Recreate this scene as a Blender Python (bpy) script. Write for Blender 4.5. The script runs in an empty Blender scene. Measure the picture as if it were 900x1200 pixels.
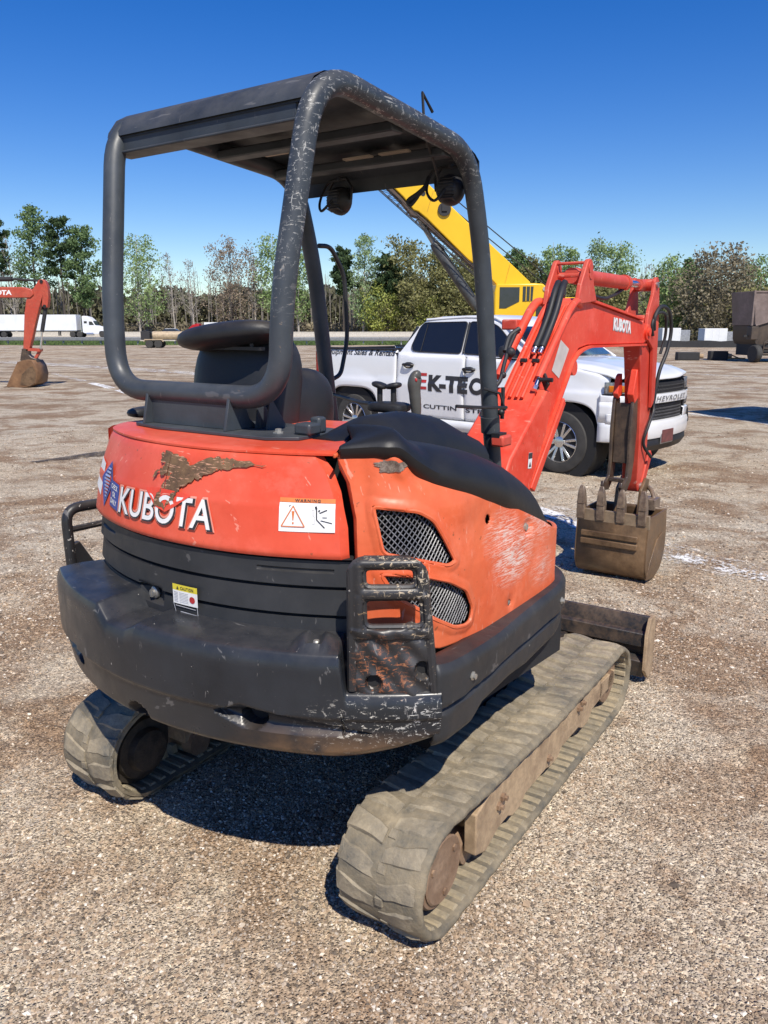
import bpy, bmesh, math, random
import numpy as np
from mathutils import Vector, Matrix
SC = bpy.context.scene
COL = SC.collection
PI = math.pi
R = math.radians
random.seed(7); RNG = np.random.default_rng(7)

# ---------------------------------------------------------------- camera, sky, sun, exposure
CAM_H = 1.86
PITCH = math.degrees(math.atan(216.5 / 930.0))
cam = bpy.data.cameras.new('camera'); camo = bpy.data.objects.new('camera', cam); COL.objects.link(camo)
cam.sensor_fit = 'HORIZONTAL'; cam.sensor_width = 36.0; cam.lens = 36.0 * 930.0 / 900.0
cam.clip_start = 0.05; cam.clip_end = 8000
camo.location = (0, 0, CAM_H); camo.rotation_euler = (R(90 - PITCH), 0, 0)
SC.camera = camo
SUN = Vector((0.22, -0.77, 1.0)).normalized()          # towards the sun
SUN_EL = math.asin(SUN.z); SUN_AZ = math.atan2(SUN.x, SUN.y)
world = bpy.data.worlds.new('World'); SC.world = world; world.use_nodes = True
wn = world.node_tree.nodes; wl = world.node_tree.links
bg = wn['Background']; sky = wn.new('ShaderNodeTexSky'); sky.sky_type = 'NISHITA'; sky.sun_disc = False
sky.sun_elevation = SUN_EL; sky.sun_rotation = SUN_AZ
sky.air_density = 1.0; sky.dust_density = 0.15; sky.ozone_density = 3.2; sky.altitude = 100
hs = wn.new('ShaderNodeHueSaturation'); hs.inputs['Saturation'].default_value = 1.43; hs.inputs['Hue'].default_value = .518; hs.inputs['Value'].default_value = 1.2
wl.new(sky.outputs[0], hs.inputs['Color']); wl.new(hs.outputs[0], bg.inputs['Color']); bg.inputs['Strength'].default_value = 0.090
sl = bpy.data.lights.new('sun', 'SUN'); sl.energy = 4.6; sl.angle = R(0.53); sl.color = (1.0, 0.935, 0.83)
so = bpy.data.objects.new('sun', sl); COL.objects.link(so); so.rotation_euler = SUN.to_track_quat('Z', 'Y').to_euler()
so.location = (0, -20, 40)
SC.view_settings.view_transform = 'Standard'; SC.view_settings.look = 'None'
SC.view_settings.exposure = 0.25; SC.view_settings.gamma = 1.0

# ---------------------------------------------------------------- mesh helpers
class M:
    def __init__(s): s.v = []; s.f = []
    def add(s, vs, fs):
        n = len(s.v); s.v += [tuple(map(float, p)) for p in vs]; s.f += [tuple(i + n for i in q) for q in fs]; return s
    def box(s, c, d, rot=None):
        x, y, z = d[0] / 2, d[1] / 2, d[2] / 2
        vs = [Vector((a * x, b * y, e * z)) for a in (-1, 1) for b in (-1, 1) for e in (-1, 1)]
        if rot is not None: vs = [rot @ p for p in vs]
        vs = [p + Vector(c) for p in vs]
        return s.add(vs, [(0, 1, 3, 2), (4, 6, 7, 5), (0, 4, 5, 1), (2, 3, 7, 6), (0, 2, 6, 4), (1, 5, 7, 3)])
    def bb(s, x0, x1, y0, y1, z0, z1): return s.box(((x0 + x1) / 2, (y0 + y1) / 2, (z0 + z1) / 2), (x1 - x0, y1 - y0, z1 - z0))
    def beam(s, a, b, w, h, up=(0, 0, 1)):
        a = Vector(a); b = Vector(b); d = (b - a); L = d.length; d.normalize()
        r = d.cross(Vector(up))
        if r.length < 1e-4: r = d.cross(Vector((0, 1, 0)))
        r.normalize(); u = r.cross(d)
        rot = Matrix((r, d, u)).transposed()
        return s.box((a + b) / 2, (w, L, h), rot)
    def tube(s, pts, r, n=12, closed=False, caps=True):
        pts = [Vector(p) for p in pts]; k = len(pts)
        rs = r if hasattr(r, '__len__') else [r] * k
        base = len(s.v); prev = None; rings = []
        for i, p in enumerate(pts):
            if closed: t = pts[(i + 1) % k] - pts[i - 1]
            else: t = pts[min(i + 1, k - 1)] - pts[max(i - 1, 0)]
            if t.length < 1e-9: t = Vector((0, 0, 1))
            t.normalize()
            if prev is None:
                a = Vector((0, 0, 1)) if abs(t.z) < .9 else Vector((1, 0, 0))
                nrm = (a - t * a.dot(t)).normalized()
            else:
                nrm = (prev - t * prev.dot(t))
                nrm = nrm.normalized() if nrm.length > 1e-6 else prev
            prev = nrm; b = t.cross(nrm)
            rings.append([p + (nrm * math.cos(2 * PI * j / n) + b * math.sin(2 * PI * j / n)) * rs[i] for j in range(n)])
        vs = [q for rg in rings for q in rg]; fs = []
        for i in range(k if closed else k - 1):
            i2 = (i + 1) % k
            for j in range(n): fs.append((i * n + j, i * n + (j + 1) % n, i2 * n + (j + 1) % n, i2 * n + j))
        if caps and not closed: fs += [tuple(range(n - 1, -1, -1)), tuple((k - 1) * n + j for j in range(n))]
        return s.add(vs, fs)
    def cyl(s, a, b, r, r2=None, n=20): return s.tube([a, b], [r, r if r2 is None else r2], n)
    def lathe(s, prof, o, ax, n=24, caps=True):          # prof: (radius, height) along axis
        o = Vector(o); t = Vector(ax).normalized(); a = Vector((0, 0, 1)) if abs(t.z) < .9 else Vector((1, 0, 0))
        u = (a - t * a.dot(t)).normalized(); b = t.cross(u); vs = []; fs = []
        for (r, h) in prof:
            for j in range(n): vs.append(o + t * h + (u * math.cos(2 * PI * j / n) + b * math.sin(2 * PI * j / n)) * r)
        for i in range(len(prof) - 1):
            for j in range(n): fs.append((i * n + j, i * n + (j + 1) % n, (i + 1) * n + (j + 1) % n, (i + 1) * n + j))
        if caps and prof[0][0] > 1e-5: fs.append(tuple(range(n - 1, -1, -1)))
        if caps and prof[-1][0] > 1e-5: fs.append(tuple((len(prof) - 1) * n + j for j in range(n)))
        return s.add(vs, fs)
    def prism(s, poly, a, b, fn):             # poly in 2d; fn(u,v,w)->xyz ; extruded w from a to b
        n = len(poly); vs = [fn(u, v, a) for u, v in poly] + [fn(u, v, b) for u, v in poly]
        fs = [tuple(range(n)), tuple(range(2 * n - 1, n - 1, -1))]
        for i in range(n): j = (i + 1) % n; fs.append((i, i + n, j + n, j))
        return s.add(vs, fs)
    def px(s, poly, x0, x1): return s.prism(poly, x0, x1, lambda u, v, w: (w, u, v))   # poly (y,z)
    def py(s, poly, y0, y1): return s.prism(poly, y0, y1, lambda u, v, w: (u, w, v))   # poly (x,z)
    def pz(s, poly, z0, z1): return s.prism(poly, z0, z1, lambda u, v, w: (u, v, w))
    def grid(s, nu, nv, fn, keep=None, closed_u=False):
        vs = [fn(i, j) for i in range(nu) for j in range(nv)]; fs = []
        for i in range(nu if closed_u else nu - 1):
            i2 = (i + 1) % nu
            for j in range(nv - 1):
                if keep is None or keep(i, j): fs.append((i * nv + j, i2 * nv + j, i2 * nv + j + 1, i * nv + j + 1))
        return s.add(vs, fs)
    def loft(s, rings, closed=True, caps=True):
        k = len(rings); n = len(rings[0]); vs = [q for r in rings for q in r]; fs = []
        for i in range(k - 1):
            for j in range(n if closed else n - 1): j2 = (j + 1) % n; fs.append((i * n + j, i * n + j2, (i + 1) * n + j2, (i + 1) * n + j))
        if caps and closed: fs += [tuple(range(n - 1, -1, -1)), tuple((k - 1) * n + j for j in range(n))]
        return s.add(vs, fs)
    def ball(s, c, r, nu=16, nv=10, e=1.0, rot=None):
        rr = r if hasattr(r, '__len__') else (r, r, r); vs = []; fs = []
        def sg(x): return math.copysign(abs(x) ** e, x)
        for i in range(nv + 1):
            th = PI * i / nv
            for j in range(nu):
                ph = 2 * PI * j / nu
                p = Vector((rr[0] * sg(math.sin(th)) * sg(math.cos(ph)), rr[1] * sg(math.sin(th)) * sg(math.sin(ph)), rr[2] * sg(math.cos(th))))
                if rot is not None: p = rot @ p
                vs.append(p + Vector(c))
        for i in range(nv):
            for j in range(nu): fs.append((i * nu + j, (i + 1) * nu + j, (i + 1) * nu + (j + 1) % nu, i * nu + (j + 1) % nu))
        return s.add(vs, fs)
    def xf(s, fn): s.v = [tuple(fn(Vector(p))) for p in s.v]; return s
    def mirror_x(s):
        n = len(s.v); s.v += [(-x, y, z) for x, y, z in s.v]; s.f += [tuple(i + n for i in reversed(q)) for q in s.f]; return s
    def build(s, name, mat, parent=None, ang=38, bevel=0, seg=2, solid=0, off=-1, kind=None, label=None, sub=0, weld=False):
        me = bpy.data.meshes.new(name); me.from_pydata(s.v, [], s.f); me.validate(clean_customdata=False)
        bm = bmesh.new(); bm.from_mesh(me)
        if weld: bmesh.ops.remove_doubles(bm, verts=bm.verts, dist=1e-5)
        if not solid: bmesh.ops.recalc_face_normals(bm, faces=bm.faces)
        bm.to_mesh(me); bm.free()
        me.materials.append(mat)
        if ang:
            me.shade_smooth()
            try: me.set_sharp_from_angle(angle=R(ang))
            except Exception: pass
        o = bpy.data.objects.new(name, me); COL.objects.link(o); o.parent = parent
        if solid: md = o.modifiers.new('s', 'SOLIDIFY'); md.thickness = solid; md.offset = off
        if bevel:
            md = o.modifiers.new('b', 'BEVEL'); md.width = bevel; md.segments = seg; md.limit_method = 'ANGLE'; md.angle_limit = R(35)
            md.harden_normals = False
        if sub: md = o.modifiers.new('d', 'SUBSURF'); md.levels = sub; md.render_levels = sub
        if kind: o['kind'] = kind
        if label: o['label'] = label
        return o

def tag(o, label=None, cat=None, group=None, kind=None):
    if label: o['label'] = label
    if cat: o['category'] = cat
    if group: o['group'] = group
    if kind: o['kind'] = kind
    return o
def empty(name, loc=(0, 0, 0), rz=0, label=None, cat=None, group=None, s=1.0):
    o = bpy.data.objects.new(name, None); COL.objects.link(o); o.location = loc; o.rotation_euler = (0, 0, rz); o.scale = (s, s, s)
    o.empty_display_size = .3
    return tag(o, label, cat, group)
def copy_tree(o, parent=None):
    c = o.copy(); COL.objects.link(c); c.parent = parent
    for ch in [q for q in o.children]: copy_tree(ch, c)
    return c
def bez(pts, n=8):                          # catmull-rom through points
    P = [Vector(p) for p in pts]; out = []
    for i in range(len(P) - 1):
        p0 = P[max(i - 1, 0)]; p1 = P[i]; p2 = P[i + 1]; p3 = P[min(i + 2, len(P) - 1)]
        for k in range(n):
            t = k / n
            out.append(0.5 * ((2 * p1) + (-p0 + p2) * t + (2 * p0 - 5 * p1 + 4 * p2 - p3) * t * t + (-p0 + 3 * p1 - 3 * p2 + p3) * t ** 3))
    out.append(P[-1]); return out
def fillet(pts, rad, n=7, closed=False):    # polyline with rounded corners
    P = [Vector(p) for p in pts]; k = len(P); out = []
    for i in range(k):
        if not closed and i in (0, k - 1): out.append(P[i]); continue
        a = P[i - 1]; b = P[i]; c = P[(i + 1) % k]; r = rad[i] if hasattr(rad, '__len__') else rad
        d1 = (a - b); d2 = (c - b); l = min(r, d1.length * .49, d2.length * .49)
        s0 = b + d1.normalized() * l; e0 = b + d2.normalized() * l
        for j in range(n + 1):
            t = j / n; out.append(s0 * (1 - t) ** 2 + b * 2 * t * (1 - t) + e0 * t * t)
    return out
def interp(x, xs, ys): return float(np.interp(x, xs, ys))
def inpoly(x, y, poly):
    c = False; n = len(poly); j = n - 1
    for i in range(n):
        xi, yi = poly[i]; xj, yj = poly[j]
        if (yi > y) != (yj > y) and x < (xj - xi) * (y - yi) / (yj - yi + 1e-12) + xi: c = not c
        j = i
    return c

# ---------------------------------------------------------------- material helpers
class N:
    def __init__(s, name):
        s.m = bpy.data.materials.new(name); s.m.use_nodes = True; s.t = s.m.node_tree; s.n = s.t.nodes; s.l = s.t.links
        s.b = s.n['Principled BSDF']; s.tc = s.n.new('ShaderNodeTexCoord'); s.out = s.n['Material Output']
        s.obj = s.tc.outputs['Object']; s.geo = None
    def set(s, inp, v):
        i = s.b.inputs[inp]
        if hasattr(v, 'is_linked') or hasattr(v, 'links'): s.l.new(v, i)
        else: i.default_value = v if not (isinstance(v, tuple) and len(v) == 3) else (*v, 1)
    def inp(s, sock, v):
        if hasattr(v, 'links'): s.l.new(v, sock)
        elif isinstance(v, tuple) and len(v) == 3 and sock.type == 'RGBA': sock.default_value = (*v, 1)
        else: sock.default_value = v
    def map(s, scale=(1, 1, 1), rot=(0, 0, 0), loc=(0, 0, 0), vec=None):
        q = s.n.new('ShaderNodeMapping'); s.l.new(vec or s.obj, q.inputs[0]); q.inputs['Scale'].default_value = scale; q.inputs['Rotation'].default_value = rot; q.inputs['Location'].default_value = loc
        return q.outputs[0]
    def noise(s, sc, det=4, rough=.55, vec=None, dist=0, col=False):
        q = s.n.new('ShaderNodeTexNoise'); s.l.new(vec or s.obj, q.inputs['Vector']); q.inputs['Scale'].default_value = sc
        q.inputs['Detail'].default_value = det; q.inputs['Roughness'].default_value = rough; q.inputs['Distortion'].default_value = dist
        return q.outputs[1 if col else 0]
    def voro(s, sc, vec=None, out='Distance', feat='F1', rnd=1.0):
        q = s.n.new('ShaderNodeTexVoronoi'); q.feature = feat; s.l.new(vec or s.obj, q.inputs['Vector']); q.inputs['Scale'].default_value = sc; q.inputs['Randomness'].default_value = rnd
        return q.outputs[out]
    def wave(s, sc, dist=0, vec=None, det=2):
        q = s.n.new('ShaderNodeTexWave'); s.l.new(vec or s.obj, q.inputs['Vector']); q.inputs['Scale'].default_value = sc; q.inputs['Distortion'].default_value = dist; q.inputs['Detail'].default_value = det
        return q.outputs['Fac']
    def ramp(s, f, a, b, ca=0.0, cb=1.0):
        q = s.n.new('ShaderNodeMapRange'); q.clamp = True; s.l.new(f, q.inputs[0])
        for i, v in zip((1, 2, 3, 4), (a, b, ca, cb)): q.inputs[i].default_value = v
        return q.outputs[0]
    def mix(s, f, a, b, mode='MIX'):
        q = s.n.new('ShaderNodeMix'); q.data_type = 'RGBA'; q.blend_type = mode
        s.inp(q.inputs[0], f); s.inp(q.inputs[6], a); s.inp(q.inputs[7], b); return q.outputs[2]
    def math(s, op, a, b=0.0):
        q = s.n.new('ShaderNodeMath'); q.operation = op; s.inp(q.inputs[0], a); s.inp(q.inputs[1], b); return q.outputs[0]
    def sep(s, vec=None):
        q = s.n.new('ShaderNodeSeparateXYZ'); s.l.new(vec or s.obj, q.inputs[0]); return q.outputs
    def normal_z(s):
        g = s.n.new('ShaderNodeNewGeometry'); return s.sep(g.outputs['Normal'])[2]
    def island(s):
        g = s.n.new('ShaderNodeNewGeometry'); return g.outputs['Random Per Island']
    def near(s, c, r0, r1, scl=(1, 1, 1)):      # 1 inside r0, 0 beyond r1 round the point c
        v = s.n.new('ShaderNodeVectorMath'); v.operation = 'SUBTRACT'; s.l.new(s.obj, v.inputs[0]); v.inputs[1].default_value = c
        w = s.n.new('ShaderNodeVectorMath'); w.operation = 'MULTIPLY'; s.l.new(v.outputs[0], w.inputs[0]); w.inputs[1].default_value = scl
        x = s.n.new('ShaderNodeVectorMath'); x.operation = 'LENGTH'; s.l.new(w.outputs[0], x.inputs[0])
        return s.ramp(x.outputs['Value'], r0, r1, 1, 0)
    def bump(s, h, st=.3, d=.01, nrm=None):
        q = s.n.new('ShaderNodeBump'); s.l.new(h, q.inputs['Height']); q.inputs['Strength'].default_value = st; q.inputs['Distance'].default_value = d
        if nrm: s.l.new(nrm, q.inputs['Normal'])
        s.l.new(q.outputs[0], s.b.inputs['Normal']); return q.outputs[0]
    def scratches(s, sc=14, th=.62, rot=(.3, .5, .9), st=(1, 9, 1)):
        f = s.noise(sc, 3, .6, s.map(st, rot)); return s.ramp(f, th, th + .015)

def simple(name, col, rough=.5, metal=0.0, var=.25, sc=6, bump=0, dust=0, spec=None, coat=0):
    n = N(name); f = n.noise(sc, 5, .6)
    c = n.mix(n.ramp(f, .3, .7), tuple(x * (1 - var) for x in col), tuple(min(1, x * (1 + var)) for x in col))
    if dust:
        d = n.math('MULTIPLY', n.ramp(n.normal_z(), .2, .95), n.ramp(n.noise(9, 6, .7), .35, .7))
        c = n.mix(n.math('MULTIPLY', d, dust), c, (.30, .23, .16))
    n.set('Base Color', c); n.set('Roughness', n.ramp(f, .2, .8, max(0, rough - .1), min(1, rough + .12))); n.set('Metallic', metal)
    if bump: n.bump(n.noise(sc * 12, 4, .6), bump, .004)
    if coat: n.set('Coat Weight', coat); n.set('Coat Roughness', .06)
    return n.m

def orange(name, col, fade, white=0, marks=(), rust=0, rough=.38, dusty=.35, dent=.12):
    n = N(name)
    c = n.mix(n.ramp(n.noise(2.3, 5, .6), .35, .65), col, fade); c = n.mix(n.math('MULTIPLY', n.ramp(n.noise(5.5, 7, .75), .52, .70), .5), c, tuple(min(1, x * 1.12 + .05) for x in fade))
    c = n.mix(n.math('MULTIPLY', n.ramp(n.noise(16, 6, .7), .5, .85), .35), c, tuple(x * .72 for x in col))
    dz = n.math('MULTIPLY', n.ramp(n.normal_z(), .1, .9), n.ramp(n.noise(14, 6, .7), .3, .75))
    c = n.mix(n.math('MULTIPLY', dz, dusty), c, (.42, .27, .17))
    sp = n.ramp(n.noise(55, 3, .5), .70, .74); c = n.mix(n.math('MULTIPLY', sp, .6), c, (.16, .07, .03))
    s1 = n.scratches(9, .665, (.2, .4, 1.1), (1, 12, 1.6)); c = n.mix(n.math('MULTIPLY', s1, .35), c, (.85, .5, .38))
    for (p, r, st) in marks:
        k = n.near(p, r * .3, r, (1, 1, 1.5))
        for rt, sc2 in (((.5, .2, .1), 20), ((-.6, .3, .2), 26), ((1.2, -.4, .5), 15)):
            f = n.noise(sc2, 4, .65, n.map((3, 1, 14), rt)); g = n.math('MULTIPLY', n.ramp(f, .54, .60), k)
            c = n.mix(n.math('MULTIPLY', g, st), c, (.80, .66, .58))
        blob = n.math('MULTIPLY', n.near(p, r * .05, r * .45, (1, 1, 2.2)), n.ramp(n.noise(24, 5, .7), .42, .56))
        c = n.mix(n.math('MULTIPLY', blob, st), c, (.62, .56, .50))
    if rust:
        f = n.ramp(n.noise(7, 6, .7), .66, .70); c = n.mix(n.math('MULTIPLY', f, rust), c, (.13, .055, .025))
    n.set('Base Color', c); n.set('Roughness', n.ramp(n.noise(7, 5, .6), .2, .8, rough - .08, rough + .22)); n.set('Specular IOR Level', .45)
    n.bump(n.noise(7, 3, .5), dent, .02)
    return n.m

def black_metal(name, col=(.030, .034, .040), rough=.42, chips=.66, chipcol=(.45, .42, .38), marks=(), rustband=None, dusty=.3, scr=.7):
    n = N(name)
    c = n.mix(n.ramp(n.noise(4, 6, .65), .3, .75), tuple(x * .7 for x in col), tuple(x * 1.5 for x in col))
    dz = n.math('MULTIPLY', n.ramp(n.normal_z(), .0, .95), n.ramp(n.noise(8, 6, .7), .3, .7))
    c = n.mix(n.math('MULTIPLY', dz, dusty), c, (.20, .17, .135))
    s1 = n.scratches(6, .68, (.1, .2, .35), (1, 10, 2)); c = n.mix(n.math('MULTIPLY', s1, scr * .5), c, (.25, .24, .23))
    s2 = n.scratches(8, .70, (.5, .1, -1.1), (10, 1, 2)); c = n.mix(n.math('MULTIPLY', s2, scr * .5), c, (.3, .28, .26))
    ch = n.ramp(n.noise(38, 4, .6), chips + .06, chips + .085); c = n.mix(n.math('MULTIPLY', ch, .8), c, chipcol)
    for (p, r, colr, scl, th) in marks:
        k = n.near(p, r * .35, r, scl)
        f1 = n.noise(17, 6, .75, n.map((2.5, 1, 6), (.5, .3, .2)), dist=.5); f2 = n.noise(19, 6, .75, n.map((3.5, 3, 1.2), (-.7, .6, .1)), dist=.7)
        g = n.math('MAXIMUM', n.ramp(f1, th, th + .02), n.ramp(f2, th + .02, th + .04))
        c = n.mix(n.math('MULTIPLY', g, k), c, colr)
    if rustband:
        z0, z1, p, r = rustband
        k = n.math('MULTIPLY', n.ramp(n.sep()[2], z0, z1, 1, 0), n.near(p, r * .4, r)); k = n.math('MULTIPLY', k, n.ramp(n.noise(9, 5, .6), .3, .55))
        c = n.mix(k, c, (.17, .10, .055))
    n.set('Base Color', c); n.set('Roughness', n.ramp(n.noise(12, 5, .6), .2, .8, rough - .08, rough + .2)); n.bump(n.noise(30, 5, .6), .12, .004)
    return n.m

def muddy(name, base, mud, cover=.5, sc=7, rough=.85, bump=.5):
    n = N(name); f = n.ramp(n.noise(sc, 7, .7), cover - .12, cover + .14)
    c = n.mix(f, base, mud); c = n.mix(n.ramp(n.noise(sc * 6, 5, .7), .4, .8), c, tuple(x * .6 for x in mud))
    n.set('Base Color', c); n.set('Roughness', n.ramp(f, 0, 1, rough - .2, rough)); n.bump(n.noise(sc * 7, 6, .7), bump, .006)
    return n.m

K = {}
K['orange'] = orange('orange_paint', (.66, .062, .022), (.74, .115, .062), marks=(), rough=.36, dusty=.15)
K['orange_side'] = orange('orange_paint_scuffed', (.66, .098, .028), (.72, .155, .060), marks=(((.80, -.34, 1.11), .17, .9), ((.79, -.42, 1.20), .15, .55), ((.77, -.12, 1.20), .17, .5), ((.80, -.10, 1.02), .13, .35)), rust=.5, dent=.5)
K['orange_boom'] = orange('orange_paint_boom', (.68, .040, .014), (.76, .085, .045), rough=.42, dusty=.2)
K['orange_arm'] = orange('orange_paint_arm', (.50, .035, .018), (.62, .09, .055), rough=.45, dusty=.25)
K['cw'] = black_metal('charcoal_counterweight', (.018, .021, .026), .28, .665, marks=(((.72, -1.06, .74), .24, (.60, .57, .50), (1, 1, 1.5), .595), ((.86, -.98, .84), .16, (.42, .22, .10), (1, 1, 1.6), .64), ((.86, -.98, .78), .13, (.58, .57, .54), (1, 1, 1.2), .58), ((.2, -1.28, .80), .34, (.45, .44, .42), (1, 1, 4), .66)), rustband=(.68, .76, (.66, -1.1, .66), .38), dusty=.16)
K['guard'] = black_metal('charcoal_guard_scraped', (.022, .022, .024), .34, .61, marks=(((.80, -1.0, 1.02), .22, (.40, .27, .15), (1, 1, .8), .63), ((.80, -.98, 1.24), .15, (.58, .46, .30), (1, 1, 1), .575), ((.84, -.93, 1.16), .12, (.52, .44, .32), (1, 1, .7), .575), ((.74, -1.03, .94), .10, (.34, .12, .05), (1, 1, .8), .56)), scr=.8)
K['plastic'] = black_metal('grey_black_plastic', (.021, .022, .024), .46, .68, dusty=.12, scr=.45)
K['rops'] = black_metal('dark_grey_frame_paint', (.042, .050, .058), .40, .70, marks=(((.27, -.72, 2.35), .42, (.38, .38, .36), (1, 1, .8), .585), ((.26, -.75, 2.15), .42, (.36, .23, .13), (1, 1, .55), .66), ((.25, -.1, 2.6), .75, (.36, .36, .34), (1, 1, 2), .58), ((-.68, -.8, 2.0), .3, (.5, .5, .48), (1, 1, 1), .69)), dusty=.15, scr=.4)
K['roof'] = black_metal('dark_roof_sheet', (.035, .042, .050), .45, .70, dusty=.3, scr=.5)
K['cover'] = simple('satin_black_cover', (.011, .0115, .013), .52, var=.3, sc=5, bump=.15)
K['seat'] = simple('black_vinyl', (.018, .019, .021), .48, var=.25, sc=9, bump=.15, dust=.12)
K['dark'] = simple('dark_interior', (.012, .012, .013), .8)
K['black'] = simple('black_steel', (.02, .02, .022), .5, var=.3)
K['hose'] = simple('black_rubber_hose', (.02, .02, .022), .55, bump=.1)
K['chrome'] = simple('bright_chrome', (.75, .75, .76), .16, 1.0, var=.06)
K['steel'] = simple('worn_steel', (.42, .40, .37), .4, .8, var=.2)
K['bolt'] = simple('zinc_bolt', (.45, .43, .38), .45, .7, var=.2)
K['mesh'] = simple('grille_wire', (.20, .20, .20), .45, .5, var=.35, sc=30)
K['track'] = muddy('muddy_rubber_track', (.10, .094, .075), (.32, .26, .17), .50, 6, .85, .9)
K['tread'] = muddy('dusty_tread_rubber', (.115, .108, .09), (.38, .315, .215), .46, 6, .85, .9)
K['trackin'] = muddy('clay_caked_rubber', (.17, .16, .13), (.38, .31, .20), .4, 9)
K['frame'] = muddy('clay_caked_steel', (.20, .13, .08), (.46, .33, .20), .42, 8, .8, .3)
K['hub'] = muddy('rusty_hub', (.17, .10, .06), (.33, .22, .14), .5, 10, .75, .3)
K['bucket'] = muddy('rust_brown_bucket', (.075, .044, .024), (.22, .135, .07), .52, 5, .55, .3)
K['bucket_edge'] = muddy('worn_bucket_lip', (.20, .15, .10), (.30, .22, .14), .5, 9, .55, .25)
K['tooth'] = muddy('worn_tooth_steel', (.10, .07, .055), (.30, .22, .15), .55, 18, .5, .2)
K['drive'] = muddy('shaded_drive_housing', (.022, .019, .016), (.10, .078, .055), .55, 9, .7, .4)  # near-black tone stands for the shade inside the left track
K['blade'] = muddy('dark_blade_paint', (.022, .022, .024), (.16, .11, .075), .60, 5, .6, .2)
K['white_decal'] = simple('white_print', (.80, .80, .78), .5, var=.05, sc=20)
K['pink_decal'] = simple('faded_print_border', (.78, .30, .22), .5, var=.08, sc=20)
K['black_decal'] = simple('black_print', (.03, .03, .035), .5)
K['blue_decal'] = simple('blue_print', (.035, .065, .28), .45, var=.15, sc=20)
K['yellow_decal'] = simple('yellow_print', (.72, .60, .05), .5, var=.1, sc=20)
K['red_decal'] = simple('red_print', (.45, .03, .03), .5)
K['orange_decal'] = simple('orange_print', (.70, .20, .05), .5)
K['grey_decal'] = simple('grey_print', (.45, .45, .46), .5)
K['glass_lens'] = simple('lens_glass', (.35, .36, .38), .12, .3, var=.3, sc=60)
def rust_patch_mat():
    n = N('bare_rusted_patch'); f = n.noise(14, 7, .75); g = n.noise(30, 4, .7, n.map((1, 1, 6), (0, .5, 0)))
    c = n.mix(n.ramp(f, .35, .65), (.075, .042, .024), (.21, .125, .06)); c = n.mix(n.ramp(g, .57, .62), c, (.50, .27, .17)); c = n.mix(n.ramp(n.noise(20, 5, .7), .60, .63), c, (.62, .10, .045)); c = n.mix(n.ramp(n.noise(60, 3, .6), .66, .7), c, (.04, .025, .016))
    n.set('Base Color', c); n.set('Roughness', .75); n.bump(f, .3, .006); return n.m
K['rust_patch'] = rust_patch_mat()

# flat lettering: a text turned into a mesh, each vertex laid on a surface by fn(x, y, lift)
_tc = bpy.data.curves.new('lettering', 'FONT'); _to = bpy.data.objects.new('lettering', _tc); COL.objects.link(_to)
def text_mesh(txt, h, bold=0.0, shear=0.0, width=None, spacing=1.0):
    _tc.body = txt; _tc.size = 1.0; _tc.offset = bold; _tc.shear = shear; _tc.resolution_u = 5; _tc.space_character = spacing; _tc.fill_mode = 'FRONT'
    bpy.context.view_layer.update()
    me = bpy.data.meshes.new_from_object(_to.evaluated_get(bpy.context.evaluated_depsgraph_get()))
    v = np.array([p.co[:2] for p in me.vertices]); f = [tuple(p.vertices) for p in me.polygons]; bpy.data.meshes.remove(me)
    mn = v.min(0); mx = v.max(0); s = h / (mx[1] - mn[1]); v = (v - mn) * s; w = v[:, 0].max()
    if width: v[:, 0] *= width / w; w = width
    return v, f, w
def refine(v, f, cuts):          # slice flat letters along y levels so that they can follow a curved panel
    bm = bmesh.new(); bv = [bm.verts.new((a, b, 0)) for a, b in v]
    for q in f:
        try: bm.faces.new([bv[i] for i in q])
        except ValueError: pass
    for c in cuts: bmesh.ops.bisect_plane(bm, geom=bm.verts[:] + bm.edges[:] + bm.faces[:], dist=1e-6, plane_co=(0, c, 0), plane_no=(0, 1, 0))
    bm.verts.ensure_lookup_table(); bm.verts.index_update(); out = [(p.co.x, p.co.y) for p in bm.verts], [tuple(x.index for x in q.verts) for q in bm.faces]; bm.free(); return out
def lettering(name, txt, h, fn, mat, parent, bold=0.0, shear=0.0, width=None, spacing=1.0, lift=.003, outline=None, label=None):
    m = M()
    v, f, w = text_mesh(txt, h, bold, shear, width, spacing)
    m.add([fn(x, y, lift) for x, y in v], f); o = m.build(name, mat, parent, ang=0, label=label)
    return o, w
def patch(name, poly, fn, mat, parent, lift=.0015, label=None, sub=10):
    # filled polygon on a curved surface: cut into columns so that it follows the curve
    xs = [p[0] for p in poly]; x0, x1 = min(xs), max(xs); m = M()
    cols = [x0 + (x1 - x0) * i / sub for i in range(sub + 1)] + xs; cols = sorted(set(round(c, 6) for c in cols))
    for a, b in zip(cols, cols[1:]):
        if b - a < 1e-6: continue
        def cuts(x):
            ys = []
            for i in range(len(poly)):
                p, q = poly[i], poly[(i + 1) % len(poly)]
                if abs(p[0] - q[0]) > 1e-9 and min(p[0], q[0]) < (a + b) / 2 < max(p[0], q[0]):
                    ys.append(p[1] + (q[1] - p[1]) * (x - p[0]) / (q[0] - p[0]))
            return ys
        ya, yb = cuts(a), cuts(b)
        ia = np.argsort([(u + w) / 2 for u, w in zip(ya, yb)])
        for i in range(0, len(ia) - 1, 2):
            l, h_ = ia[i], ia[i + 1]
            m.add([fn(a, ya[l], lift), fn(b, yb[l], lift), fn(b, yb[h_], lift), fn(a, ya[h_], lift)], [(0, 1, 2, 3)])
    return m.build(name, mat, parent, ang=0, label=label)
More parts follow.
